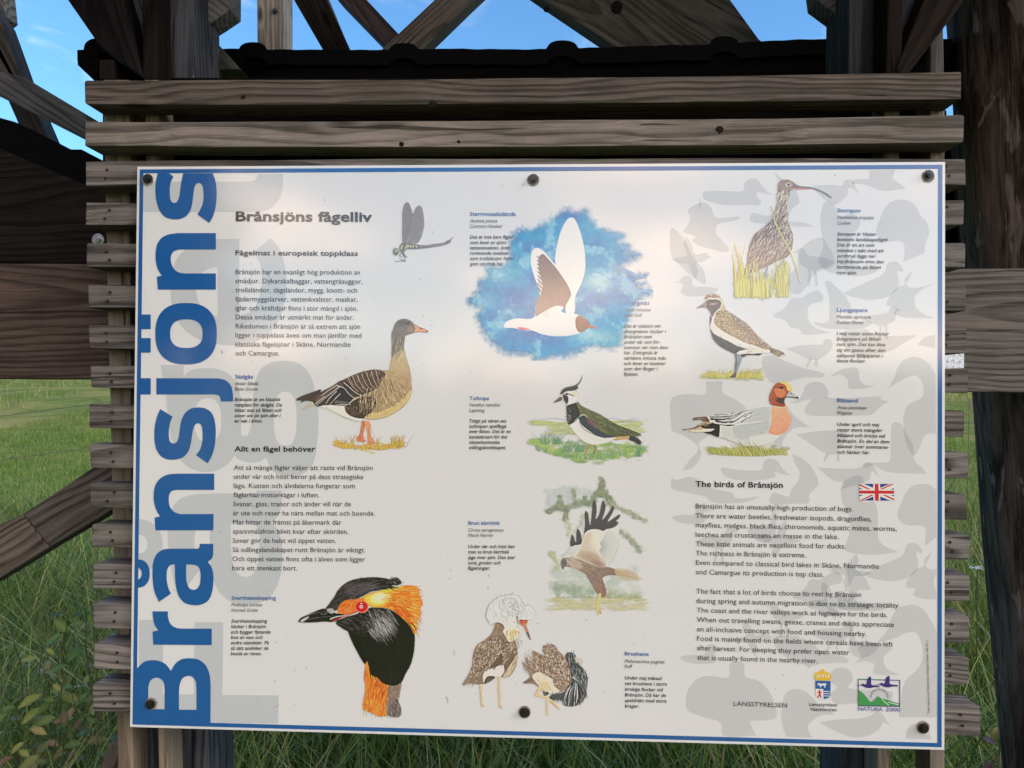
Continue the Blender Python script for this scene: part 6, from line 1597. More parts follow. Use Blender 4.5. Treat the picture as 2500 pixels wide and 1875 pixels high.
# ---- curlew
def curlew():
    p = Paint((1760, 420, 5.183), 1420, 1650, 18, 60, 140)
    gr = [(222, 210, 96), (206, 192, 80), (230, 220, 130), (190, 178, 84), (216, 200, 70)]
    for _ in range(60): p.blob(p.r.uniform(190, 640), p.r.uniform(1380, 1570), p.r.uniform(40, 80), p.r.uniform(40, 90), gr[p.r.integers(5)], .45)
    for _ in range(34): p.blob(p.r.uniform(700, 850), p.r.uniform(1180, 1560), p.r.uniform(24, 60), p.r.uniform(40, 100), gr[p.r.integers(5)], .45)
    p.stroke([(590, 1210), (570, 1300), (620, 1480), (600, 1560)], 26, (150, 156, 168), 18, .8); p.stroke([(800, 1120), (720, 1230), (690, 1390), (740, 1540)], 26, (150, 152, 162), 18, .75)
    body = [(730,290),(718,200),(735,130),(790,98),(850,96),(900,115),(950,155),(985,180),(930,205),(870,245),(852,300),(838,420),(835,540),(860,680),(900,760),(912,840),(905,940),(880,1020),(830,1080),(700,1130),(600,1185),(500,1230),(400,1270),(320,1300),(285,1310),(300,1260),(330,1180),(340,1050),(390,880),(440,780),(520,730),(610,650),(660,560),(700,430)]
    p.fill(body, (142, 116, 92), 5, vary=14, vs=.02)
    p.fill([(520,730),(610,650),(720,660),(800,760),(850,900),(820,1020),(640,1080),(420,1060),(370,980),(430,800)], (104, 82, 70), 40, .85)
    p.hatch([(740,120),(860,100),(960,170),(860,240),(740,230)], 70, 20, 36, 5, [(92, 68, 56), (196, 164, 124), (110, 84, 66)], .7, .35)
    p.hatch([(725,240),(855,260),(838,440),(850,640),(640,620),(700,430)], 170, 118, 56, 6, [(96, 70, 56), (206, 182, 146), (84, 62, 52), (220, 198, 162)], .75, .2)
    p.hatch([(620,660),(860,680),(905,860),(860,1040),(640,1140),(360,1280),(340,1100),(420,830)], 420, 122, 58, 7, [(66, 50, 46), (78, 60, 54), (190, 164, 132), (206, 182, 150), (96, 76, 64), (176, 146, 116)], .75, .2)
    p.hatch([(600,680),(850,660),(900,860),(850,1030),(640,1120),(370,1260),(350,1090),(430,820)], 240, 122, 64, 7, [(226, 208, 180), (214, 192, 160)], .8, .18)
    p.hatch([(730,250),(850,270),(838,440),(850,640),(640,620),(700,430)], 90, 116, 60, 6, [(230, 214, 184)], .8, .2)
    p.hatch([(800,700),(905,800),(890,980),(820,1060),(790,860)], 60, 100, 30, 7, [(110, 86, 72), (220, 200, 168)], .7, .4)
    p.hatch([(310,1270),(400,1080),(560,1090),(680,1130),(400,1270)], 90, 125, 80, 6, [(120, 88, 64), (200, 168, 124), (96, 74, 60)], .65, .15)
    p.stroke([(290, 1300), (310, 1250)], 20, (64, 46, 40), 8, .8)
    p.stroke([(960, 205), (1060, 200), (1120, 205)], 34, (206, 110, 86), 24, .95); p.stroke([(930, 185), (1000, 190), (1140, 200), (1260, 238), (1340, 280), (1398, 322)], 22, (96, 96, 88), 14, .95)
    p.stroke([(950, 210), (1030, 210), (1110, 212)], 12, (216, 112, 92), 8, .9); p.stroke([(930, 168), (985, 178)], 26, (110, 84, 72), 16, .8, 6)
    p.fill(super_ell(853, 160, 34, 24, 2), (214, 214, 214), 4, .85, smooth=False); p.fill(super_ell(855, 160, 22, 17, 2), (56, 44, 46), 3, smooth=False); p.blob(850, 155, 7, 6, (190, 190, 200), .9)
    # reeds in front
    p.stroke([(640, 440), (690, 640), (770, 800), (860, 960), (930, 1130), (1010, 1410)], 22, (206, 196, 116), 10, .6); p.stroke([(690, 640), (790, 850), (850, 970)], 24, (170, 174, 84), 12, .8); p.stroke([(880, 1000), (950, 1180), (1010, 1410)], 22, (226, 218, 140), 10, .8)
    p.tufts((180, 650), 1580, lambda x: 420 if x < 480 else 330, 120, gr + [(150, 150, 70)], 0.02, 15, .75, .13)
    p.tufts((180, 330), 1560, 640, 20, gr, -0.06, 16, .75, .08); p.tufts((440, 560), 1560, 520, 10, gr, -.1, 15, .75, .08)
    p.tufts((720, 850), 1570, 430, 60, gr + [(150, 150, 80)], 0.0, 16, .75, .14)
    p.build('curlew_painting', 5.7, 'brown streaked curlew with a long curved bill among yellow reeds', .10, 1.1)


# ---- golden plover
def plover():
    p = Paint((1680, 700, 6.912), 1680, 1620, 19, 90, 120)
    gr = [(214, 206, 110), (200, 194, 96), (224, 216, 140), (190, 186, 100)]
    for _ in range(110):
        x = p.r.uniform(220, 1240)
        p.blob(x, 1500 + p.r.normal(0, 26), p.r.uniform(40, 110), p.r.uniform(14, 40), gr[p.r.integers(4)], .42)
    p.tufts((340, 780), 1545, 150, 120, gr + [(160, 160, 80)], -.25, 8, .65, .4); p.tufts((820, 1230), 1540, 170, 120, gr + [(206, 180, 80), (160, 160, 80)], .45, 8, .65, .4)
    lg = (112, 122, 126)
    p.stroke([(800, 1120), (818, 1230), (806, 1320), (800, 1420), (780, 1520)], 44, lg, 26, .95); p.stroke([(870, 1160), (880, 1230), (840, 1340), (810, 1440), (790, 1510)], 60, (140, 152, 156), 30, .9)
    p.fill([(700,1525),(750,1480),(800,1440),(806,1525)], (116, 108, 104), 6); p.stroke([(820, 1180), (826, 1260), (810, 1400)], 8, (84, 88, 94), 5, .7)
    p.fill([(420,490),(470,390),(560,300),(620,380),(700,430),(850,530),(980,620),(1100,740),(1220,880),(1330,970),(1420,1040),(1400,1100),(1260,1130),(1120,1130),(1000,1140),(950,1180),(880,1150),(780,1110),(700,1080),(560,1010),(450,920),(395,800),(375,680),(385,560)], (224, 218, 204), 6)
    p.fill([(480,420),(560,300),(620,380),(700,430),(850,530),(980,620),(1100,740),(1220,880),(1330,970),(1420,1040),(1300,1060),(1150,1000),(960,940),(800,860),(640,780),(520,700),(440,600)], (158, 130, 92), 14, vary=14, vs=.02)
    p.fill([(700,450),(860,540),(1000,640),(1200,870),(1380,1010),(1250,1010),(1050,900),(900,760)], (128, 100, 80), 40, .7)
    sp = [(92, 70, 54), (110, 84, 60), (214, 184, 116), (226, 204, 150), (196, 160, 90), (120, 96, 80)]
    p.hatch([(480,440),(620,390),(860,540),(1100,740),(1380,1020),(1200,1020),(900,920),(640,790),(470,640)], 760, 40, 17, 10, sp, .75, .7)
    p.hatch([(440,520),(560,420),(700,560),(800,800),(640,760),(480,660)], 190, 110, 18, 9, [(110, 86, 60), (226, 200, 140), (206, 172, 104)], .7, .6)
    p.hatch([(760,760),(1000,760),(1200,960),(1150,1020),(900,900)], 120, 45, 16, 9, [(196, 180, 170), (120, 98, 90), (214, 204, 194)], .65, .7)
    p.fill([(380,720),(420,770),(500,830),(620,890),(760,960),(850,1010),(960,1030),(970,1060),(860,1085),(800,1130),(700,1090),(580,1030),(470,940),(410,850)], (56, 46, 46), 8, rough=8)
    p.hatch([(400,760),(620,880),(930,1020),(820,1100),(600,1010),(450,900)], 60, 35, 60, 9, [(40, 32, 34), (76, 64, 62)], .6, .3)
    for k in range(16): p.stroke([(430 + k * 34, 770 + k * 17), (446 + k * 34, 806 + k * 17)], 20, (226, 222, 210), 6, .8)
    p.fill([(880,1150),(980,1130),(1100,1130),(1250,1125),(1200,1160),(1120,1150),(980,1165),(940,1190),(900,1180)], (64, 50, 48), 8, .9)
    p.hatch([(980,1040),(1300,1040),(1380,1090),(1120,1130),(1000,1120)], 60, 20, 40, 8, [(206, 180, 120), (236, 230, 210), (150, 120, 90)], .6, .4)
    p.fill([(1380,1040),(1470,1050),(1630,1130),(1560,1140),(1550,1180),(1450,1130),(1390,1100)], (120, 96, 80), 8); p.hatch([(1390,1050),(1620,1130),(1540,1170),(1400,1100)], 40, 26, 90, 7, [(60, 46, 42), (190, 166, 120), (90, 70, 60)], .8, .1)
    p.fill([(376,480),(400,540),(380,620),(370,660),(368,560)], (92, 70, 58), 6, .9)
    # head
    p.fill([(285,190),(310,150),(380,125),(450,120),(520,140),(560,200),(600,300),(630,390),(560,400),(480,420),(420,490),(380,440),(330,370),(290,330),(300,250)], (196, 168, 122), 5, vary=12)
    p.fill([(290,330),(290,270),(330,225),(420,215),(510,225),(560,260),(555,320),(500,390),(440,450),(410,500),(380,440),(340,380)], (92, 64, 50), 8, vary=10)
    p.fill([(285,190),(320,145),(400,122),(480,128),(530,165),(460,185),(360,185),(300,215)], (136, 100, 74), 8, vary=12); p.hatch([(300,180),(400,125),(520,150),(560,260),(600,360),(540,380),(560,260),(500,180)], 130, 60, 16, 8, [(92, 66, 50), (206, 178, 124), (226, 206, 160)], .7, .6)
    p.stroke([(295, 230), (340, 200), (430, 195), (520, 215), (575, 260)], 20, (226, 206, 172), 12, .9); p.stroke([(575, 260), (560, 340), (470, 430), (430, 480)], 20, (226, 206, 172), 12, .8)
    p.blob(430, 290, 90, 30, (176, 146, 108), .7, -.15); p.blob(420, 240, 55, 24, (50, 36, 32), .95)
    p.fill([(305,255),(260,280),(200,320),(146,362),(220,350),(300,340)], (134, 118, 104), 6); p.stroke([(150, 360), (220, 330)], 14, (90, 80, 74), 8, .8)
    p.build('plover_painting', 5.8, 'golden speckled plover with a dark face and black belly on grass', .08, 1.0)


# ---- wigeon
def wigeon():
    p = Paint((1650, 910, 6.9125), 2120, 1460, 20, 120, 90)
    gr = [(176, 176, 90), (196, 194, 110), (150, 160, 80), (206, 200, 130), (130, 140, 70)]
    gh = (206, 208, 206)
    p.fill([(740,880),(900,860),(1000,760),(1200,640),(1400,600),(1560,580),(1700,560),(1860,580),(1940,700),(1950,850),(1880,980),(1760,1080),(1640,1170),(1450,1230),(1300,1240),(1180,1240),(1080,1200),(960,1170),(820,1110),(725,1080)], gh, 6, vary=5)
    p.fill([(960,900),(1150,850),(1450,830),(1560,800),(1570,960),(1450,1040),(1200,1120),(1050,1110),(980,1030)], (184, 190, 190), 50, .75)
    p.fill([(1100,700),(1300,620),(1560,600),(1580,780),(1400,830),(1100,840)], (190, 196, 196), 40, .7)
    p.hatch([(980,880),(1560,820),(1560,1000),(1200,1110),(1020,1080)], 150, -8, 90, 4, [(168, 176, 178), (214, 216, 214)], .5, .15); p.hatch([(1150,680),(1560,620),(1560,780),(1150,830)], 90, -12, 80, 4, [(168, 176, 178), (214, 216, 214)], .5, .15)
    p.fill([(1250,1080),(1500,1050),(1760,1040),(1640,1160),(1450,1225),(1300,1230)], (218, 222, 216), 40, .8); p.stroke([(1000, 880), (1200, 850), (1420, 820), (1480, 790)], 26, (222, 224, 220), 10, .7, 14)
    # salmon breast
    p.fill([(1620,580),(1700,560),(1860,560),(1900,650),(1945,740),(1940,860),(1880,970),(1780,1040),(1680,1050),(1570,1010),(1600,900),(1620,760),(1610,650)], (232, 178, 140), 26, to=(224, 156, 128), g=(1700, 600, 1750, 1000), vary=10)
    p.hatch([(1620,600),(1860,580),(1930,760),(1880,960),(1720,1040),(1600,990)], 150, 80, 60, 5, [(222, 150, 116), (240, 200, 160), (226, 168, 150)], .5, .25)
    # head
    p.fill([(1575,470),(1585,370),(1620,280),(1660,210),(1730,165),(1810,160),(1880,190),(1920,260),(1930,320),(1890,380),(1860,410),(1830,470),(1850,560),(1790,576),(1700,560),(1600,530)], (176, 92, 58), 5, vary=10, to=(166, 78, 62), g=(1700, 200, 1650, 540))
    p.fill([(1750,165),(1800,145),(1880,165),(1930,215),(1960,290),(1930,320),(1880,290),(1850,210)], (238, 204, 116), 16, .95)
    p.fill([(1660,280),(1750,270),(1850,310),(1830,390),(1760,410),(1690,370)], (222, 136, 96), 34, .8)
    p.fill([(1690,420),(1800,430),(1850,400),(1830,470),(1825,530),(1720,500),(1680,460)], (70, 56, 56), 22, .95)
    p.hatch([(1600,380),(1700,220),(1860,220),(1900,330),(1780,410),(1640,500)], 110, 60, 36, 5, [(146, 66, 44), (206, 126, 84), (190, 100, 66)], .5, .4)
    p.blob(1780, 250, 52, 30, (60, 44, 40), .85); p.fill(super_ell(1782, 250, 22, 18, 2), (30, 24, 26), 3, smooth=False); p.blob(1776, 243, 8, 6, (200, 196, 190), .9); p.stroke([(1690, 245), (1740, 240)], 8, (110, 60, 46), 5, .6)
    p.fill([(1925,315),(1870,390),(1870,405),(1960,412),(2040,425),(2070,435),(2060,405),(2020,380),(1970,345)], (168, 176, 178), 5); p.stroke([(1870, 405), (1960, 412), (2060, 432)], 14, (60, 58, 62), 18, .9, 4); p.blob(2050, 415, 30, 18, (40, 38, 42), .9, .4); p.blob(1950, 350, 20, 9, (70, 70, 74), .8)
    # tail and wing stripes
    p.fill([(120,960),(250,945),(400,880),(520,810),(640,850),(740,880),(735,1000),(720,1085),(600,1050),(480,1005),(320,1000)], (196, 176, 150), 5)
    p.fill([(420,905),(560,860),(660,840),(735,880),(738,980),(722,1085),(600,1045),(470,1000),(520,960),(620,950),(640,945),(480,940)], (40, 36, 44), 5)
    p.fill([(230,985),(420,960),(560,950),(650,950),(600,985),(440,1000),(320,1000)], (228, 216, 190), 6, .95)
    p.stroke([(120, 960), (260, 945), (400, 900), (480, 840)], 18, (116, 84, 66), 10, .9); p.hatch([(300,940),(480,830),(600,820),(560,900),(400,930)], 40, -32, 90, 8, [(96, 70, 58), (176, 148, 118), (60, 46, 44)], .75, .12)
    p.fill([(285,765),(420,745),(530,745),(600,790),(700,850),(860,870),(1000,880),(920,900),(740,880),(620,850),(540,830),(480,820),(400,790),(300,800)], (112, 80, 64), 6, vary=14); p.stroke([(290, 765), (400, 765), (500, 790)], 8, (180, 160, 150), 5, .7)
    bl, wh = (42, 38, 48), (226, 226, 222)
    for q, wd, c in (([(560, 750), (760, 725), (1000, 690), (1220, 640)], 60, wh), ([(600, 800), (800, 790), (960, 780), (1130, 700)], 80, wh), ([(660, 820), (850, 850), (960, 830), (1200, 740), (1300, 670)], 70, wh),
                     ([(580, 748), (760, 742), (970, 730)], 20, bl), ([(660, 715), (800, 706), (890, 705)], 14, bl), ([(600, 780), (780, 790), (920, 765)], 36, bl), ([(680, 815), (820, 838), (960, 820)], 34, bl),
                     ([(900, 790), (1020, 740), (1120, 665)], 13, bl), ([(1000, 720), (1120, 660), (1220, 640)], 14, bl), ([(920, 850), (1050, 780), (1190, 690)], 14, bl), ([(960, 840), (1080, 770)], 12, bl), ([(1160, 745), (1270, 665)], 13, bl), ([(1110, 830), (1215, 755)], 18, bl), ([(1260, 690), (1320, 655)], 13, bl), ([(1240, 770), (1290, 710)], 10, bl), ([(930, 690), (1000, 675)], 10, bl)):
        p.stroke(q, wd, c, wd * .35, .92, 4)
    # grass
    for _ in range(90):
        x = p.r.uniform(560, 1880)
        p.blob(x, 1310 + p.r.normal(0, 26), p.r.uniform(50, 120), p.r.uniform(16, 44), gr[p.r.integers(5)], .38)
    p.tufts((560, 1880), lambda x: 1370 + 30 * math.sin((x - 560) / 420), lambda x: 90 + 120 * math.exp(-((x - 1200) / 330) ** 2), 260, gr, -.65, 14, .7, .3)
    p.tufts((1100, 1500), 1400, 240, 40, gr + [(100, 110, 60)], -.5, 14, .7, .2)
    p.build('wigeon_painting', 5.9, 'grey duck with chestnut head, pale crown and pink breast on grass', .04, 1.0)


for fn in (goose, grebe, dragonfly, gull, lapwing, harrier, ruff, curlew, plover, wigeon): fn()


# ------------------------------------------------------------------ flag and emblems
def flat_mat(name, rgb): return laminate(name, 'flat', ink(rgb), dirt=False)


M_FRED, M_FBLU, M_FWHT = flat_mat('red_print', (200, 38, 56)), flat_mat('navy_print', (36, 62, 140)), flat_mat('white_print', (224, 222, 218))
M_GOLD, M_SBLU, M_GRN, M_VIO = flat_mat('gold_print', (222, 184, 60)), flat_mat('shield_blue_print', (36, 92, 158)), flat_mat('green_print', (66, 150, 84)), flat_mat('violet_print', (60, 44, 120))


def part(name, mat, loops, layer, parent, label=None):
    s = Sheet()
    for l in loops: s.add(l if isinstance(l, list) else [l], layer)
    return s.build(name, mat, parent, label)


def union_flag():
    # corners in zoom 6 pixels
    tl, tr, br_, bl_ = (1386, 136), (1668, 138), (1670, 272), (1388, 271)
    def q(u, v):
        x = (tl[0] * (1 - u) + tr[0] * u) * (1 - v) + (bl_[0] * (1 - u) + br_[0] * u) * v
        y = (tl[1] * (1 - u) + tr[1] * u) * (1 - v) + (bl_[1] * (1 - u) + br_[1] * u) * v
        return (x, y)
    Q = lambda pts: zl(Z6, [q(*p) for p in pts])
    fl = part('flag_emblem', M_FBLU, [Q([(0, 0), (1, 0), (1, 1), (0, 1)])], 5, board, 'small red, white and blue Union flag')
    s = .12
    part('flag_cross', M_FWHT, [Q([(0, 0), (s, 0), (1, 1 - 2 * s), (1, 1), (1 - s, 1), (0, 2 * s)])], 5.3, fl)
    part('flag_cross', M_FWHT, [Q([(1, 0), (1, 2 * s), (s, 1), (0, 1), (0, 1 - 2 * s), (1 - s, 0)])], 5.45, fl)
    t = .045
    part('flag_cross', M_FRED, [Q([(0, 0), (.5 + t * .0, .5), (.5 - t, .5 + .03), (0, .1)]), Q([(1, 1), (.5, .5), (.5 + t, .47), (1, .9)]),
                                Q([(1, 0), (.5, .5), (.5 - t * 1.2, .46), (.92, 0)]), Q([(0, 1), (.5, .5), (.5 + t * 1.2, .54), (.08, 1)])], 5.6, fl)
    part('flag_cross', M_FWHT, [Q([(.40, 0), (.60, 0), (.60, 1), (.40, 1)])], 5.75, fl)
    part('flag_cross', M_FWHT, [Q([(0, .335), (1, .335), (1, .665), (0, .665)])], 5.9, fl)
    part('flag_cross', M_FRED, [Q([(.445, 0), (.555, 0), (.555, 1), (.445, 1)])], 6.05, fl)
    part('flag_cross', M_FRED, [Q([(0, .41), (1, .41), (1, .59), (0, .59)])], 6.2, fl)


union_flag()
Z = Z8
sh = part('coat_of_arms', M_SBLU, [zl(Z, [(1324, 275), (1425, 277), (1424, 332), (1326, 328)]), zl(Z, spline([(1376, 330, c), (1424, 332, c), (1423, 375, c), (1410, 388), (1378, 395, c)]))], 5, board, 'blue county coat of arms under a golden crown')
part('crest_field', M_FWHT, [zl(Z, spline([(1326, 328, c), (1376, 330, c), (1378, 394, c), (1345, 388), (1328, 372, c)]))], 5, sh)
part('crest_animal', M_FWHT, [zl(Z, spline([(1338, 300), (1346, 290), (1356, 294), (1372, 294), (1388, 292), (1396, 296), (1394, 304), (1388, 308), (1390, 320), (1384, 320), (1380, 308), (1366, 308), (1358, 318), (1353, 316), (1357, 304), (1346, 306)]))], 5.4, sh)
part('crest_bars', M_FWHT, [zl(Z, [(1380, y), (1420, y + 2), (1420, y + 7), (1380, y + 5)]) for y in (342, 357, 372)], 5.4, sh)
part('crest_figure', M_FRED, [zl(Z, spline([(1351, 334), (1357, 340), (1355, 346), (1365, 350), (1364, 356), (1358, 356), (1360, 368), (1364, 384), (1356, 386), (1352, 372), (1346, 386), (1338, 384), (1344, 368), (1345, 356), (1336, 352), (1338, 346), (1348, 346), (1346, 339)]))], 5.4, sh)
part('crown', M_GOLD, [zl(Z, spline([(1326, 272, c), (1318, 246), (1322, 228), (1340, 216), (1362, 210), (1364, 202), (1371, 197), (1378, 202), (1380, 210), (1402, 218), (1424, 230), (1430, 246), (1422, 274, c)]))], 5, sh)
part('crown_gap', M_FWHT, [zl(Z, super_ell(x, 241 + abs(x - 1374) * .1, 4.2, 12, 2, 16)) for x in (1338, 1355, 1374, 1393, 1410)], 5.4, sh)
nt = part('nature_logo', M_VIO, [[zl(Z, [(1604, 263), (1883, 270), (1882, 447), (1605, 442)]), zl(Z, [(1610, 269), (1610, 437), (1877, 441), (1877, 275)])]], 5, board, 'violet and green emblem with two flying swans over hills')
part('logo_hill', M_GRN, [zl(Z, spline([(1607, 335, c), (1640, 358), (1668, 392), (1682, 410), (1698, 412), (1736, 375, c), (1760, 392), (1800, 400), (1850, 418), (1877, 424, c), (1877, 440, c), (1607, 437, c)]))], 5.3, nt)
part('logo_bar', M_GRN, [zl(Z, [(1604, 262), (1760, 266), (1760, 270), (1609, 267), (1609, 300), (1604, 300)])], 5.4, nt)
for dx in (0, 122):
    part('logo_swan', M_VIO, [zl(Z, spline([(x + dx, y + dx * -.04) for x, y in ((1588, 304), (1630, 300), (1634, 292), (1644, 296), (1658, 298), (1668, 262), (1688, 247), (1692, 270), (1694, 300), (1740, 308), (1748, 316), (1710, 318), (1682, 324), (1650, 318), (1630, 308))]))], 5.6, nt)
for k in range(9):
    a = math.radians(190 + k * 20)
    cx0, cy0 = 1747 + 58 * math.cos(a), 388 + 58 * math.sin(a)
    st = [(cx0 + (9.5 if j % 2 == 0 else 5) * math.cos(-math.pi / 2 + j * math.pi / 5), cy0 + (9.5 if j % 2 == 0 else 5) * math.sin(-math.pi / 2 + j * math.pi / 5)) for j in range(10)]
    part('logo_star', M_VIO, [zl(Z, st)], 5.45, nt)
    part('logo_star_gap', M_FWHT, [zl(Z, [(cx0 + (x - cx0) * .55, cy0 + (y - cy0) * .55) for x, y in st])], 5.7, nt)
part('logo_path', M_FWHT, [zl(Z, [(1757, 396), (1762, 396), (1812, 438), (1804, 438)]), zl(Z, [(1800, 414), (1870, 430), (1874, 436), (1800, 418)])], 5.6, nt)
# ------------------------------------------------------------------ grass
def grass(name, n, xr, yr, hgt, wid, cols, seed, bend=0.5, density_fn=None, mat=None, segs=4, lean=(0.25, 0.0)):
    r = np.random.default_rng(seed)
    x = r.uniform(*xr, n); y = r.uniform(*yr, n)
    if density_fn is not None:
        k = r.random(n) < density_fn(x, y); x, y = x[k], y[k]; n = len(x)
    cl = vnoise(x, y, 1.1, seed, 3)
    h = r.uniform(hgt[0], hgt[1], n) * (0.35 + 1.25 * cl)
    w = r.uniform(wid[0], wid[1], n)
    a = r.uniform(0, 2 * math.pi, n)
    bx = np.cos(a) * bend * h * r.uniform(.3, 1.3, n) + lean[0] * h * (r.random(n) - .2)
    by = np.sin(a) * bend * h * r.uniform(.3, 1.3, n) + lean[1] * h
    fa = a + math.pi / 2 + r.normal(0, .6, n)
    z0 = ground_z(x, y) - 0.01
    ts = np.linspace(0, 1, segs + 1)
    V = np.zeros((n, segs * 2 + 1, 3))
    for i, t in enumerate(ts):
        px, py = x + bx * t ** 2, y + by * t ** 2
        pz = z0 + h * (t - 0.28 * bend * t ** 3)
        ww = w * (1 - t ** 2) * 0.5 + 0.0002
        if i < segs:
            V[:, 2 * i] = np.stack([px - np.cos(fa) * ww, py - np.sin(fa) * ww, pz], -1)
            V[:, 2 * i + 1] = np.stack([px + np.cos(fa) * ww, py + np.sin(fa) * ww, pz], -1)
        else:
            V[:, 2 * i] = np.stack([px, py, pz], -1)
    m = segs * 2 + 1
    base = np.arange(n)[:, None] * m
    q = [np.stack([base[:, 0] + 2 * i, base[:, 0] + 2 * i + 1, base[:, 0] + 2 * i + 3, base[:, 0] + 2 * i + 2], -1) for i in range(segs - 1)]
    tip = np.stack([base[:, 0] + 2 * segs - 2, base[:, 0] + 2 * segs - 1, base[:, 0] + 2 * segs, base[:, 0] + 2 * segs], -1)
    me = bpy.data.meshes.new(name)
    quads = np.concatenate(q)
    tri = tip[:, :3]
    nl = quads.size + tri.size
    me.vertices.add(n * m); me.vertices.foreach_set('co', V.astype(np.float32).ravel())
    me.loops.add(nl); me.loops.foreach_set('vertex_index', np.concatenate([quads.ravel(), tri.ravel()]).astype(np.int32))
    me.polygons.add(len(quads) + len(tri))
    st = np.concatenate([np.arange(len(quads)) * 4, quads.size + np.arange(len(tri)) * 3]).astype(np.int32)
    me.polygons.foreach_set('loop_start', st)
    me.polygons.foreach_set('loop_total', np.concatenate([np.full(len(quads), 4), np.full(len(tri), 3)]).astype(np.int32))
    me.update(calc_edges=True)
    me.polygons.foreach_set('use_smooth', np.ones(len(me.polygons), bool))
    ca = np.array(cols)
    pick = ca[r.integers(len(ca), size=n)] * (0.7 + 0.6 * r.random(n))[:, None]
    dry = (cl > .6)[:, None] * 0.0
    rgba = np.ones((n, m, 4)); rgba[:, :, :3] = pick[:, None, :]
    colour_attr(me, rgba.reshape(-1, 4))
    o = link_mesh(name, me, mat)
    tag(o, kind='stuff')
    return o


def leaf_mat(name, trans=0.3):
    m, t = new_mat(name)
    at = t.n('ShaderNodeAttribute', attribute_name='col').outputs['Color']
    b = t.n('ShaderNodeBsdfPrincipled', i={'Base Color': at, 'Roughness': 0.42, 'Specular IOR Level': 0.5})
    tl = t.n('ShaderNodeBsdfTranslucent', i={0: t.mix(1.0, at, (1.2, 1.25, 0.7, 1), 'MULTIPLY')})
    finish(t, t.n('ShaderNodeMixShader', i={0: trans, 1: b.outputs[0], 2: tl.outputs[0]}).outputs[0])
    return m


M_LEAF = leaf_mat('grass_blades')
near_c = [(0.048, 0.108, 0.018), (0.092, 0.178, 0.026), (0.140, 0.235, 0.038), (0.060, 0.135, 0.030), (0.23, 0.31, 0.060), (0.30, 0.37, 0.09), (0.38, 0.33, 0.15)]
far_c = [(0.15, 0.235, 0.035), (0.19, 0.27, 0.045), (0.20, 0.28, 0.060), (0.13, 0.22, 0.036), (0.11, 0.20, 0.030)]
g1 = grass('tall_grass', 135000, (-5.2, 5.2), (0.35, 5.4), (0.30, 0.80), (0.0035, 0.0075), near_c, 5, 0.6, lambda x, y: (np.abs(x) < 2.3 + y * .62), M_LEAF)
g1['label'] = 'tall dark green grass growing under and behind the board'
g2 = grass('meadow_grass', 110000, (-14, 10), (5.0, 24), (0.05, 0.17), (0.008, 0.016), far_c, 9, 0.5, lambda x, y: (np.abs(x) < 2.0 + y * .72), M_LEAF, 3)
g2['label'] = 'bright short meadow grass on the slope behind the structure'
g4 = grass('meadow_grass', 45000, (-45, 32), (22, 62), (0.12, 0.42), (0.018, 0.04), far_c + [(0.36, 0.31, 0.13), (0.30, 0.27, 0.12)], 19, 0.5, lambda x, y: (np.abs(x) < 3 + y * .72) & (vnoise(x, y, .12, 4, 3) > .42), M_LEAF, 3)
g4['label'] = 'pale tussocks on the upper slope of the meadow'
g3 = grass('right_grass', 9000, (0.8, 3.6), (1.2, 6.0), (0.55, 1.15), (0.004, 0.009), [(0.15, 0.22, 0.04), (0.21, 0.27, 0.06), (0.10, 0.17, 0.035), (0.32, 0.27, 0.13)], 12, 0.45, lambda x, y: x > .55 + .28 * y, M_LEAF)
g3.name = 'reed_grass'
g3['label'] = 'long pale green grass beside the log pole'


# ------------------------------------------------------------------ single plants one can tell apart
def leaf_verts(p, d, n, ln, wd, cup=.08):
    """a pointed oval leaf of six faces along direction d"""
    d = d.normalized(); s = d.cross(n).normalized(); n = s.cross(d)
    V = []
    for t, w in ((0, .05), (.25, .8), (.55, 1.0), (.8, .6), (1, .03)):
        c_ = p + d * ln * t - n * ln * .25 * t * t
        V += [c_ - s * wd * w * .5 + n * wd * cup * w, c_, c_ + s * wd * w * .5 + n * wd * cup * w]
    Fc = []
    for i in range(4):
        for j in range(2):
            a = i * 3 + j
            Fc.append((a, a + 1, a + 4, a + 3))
    return V, Fc


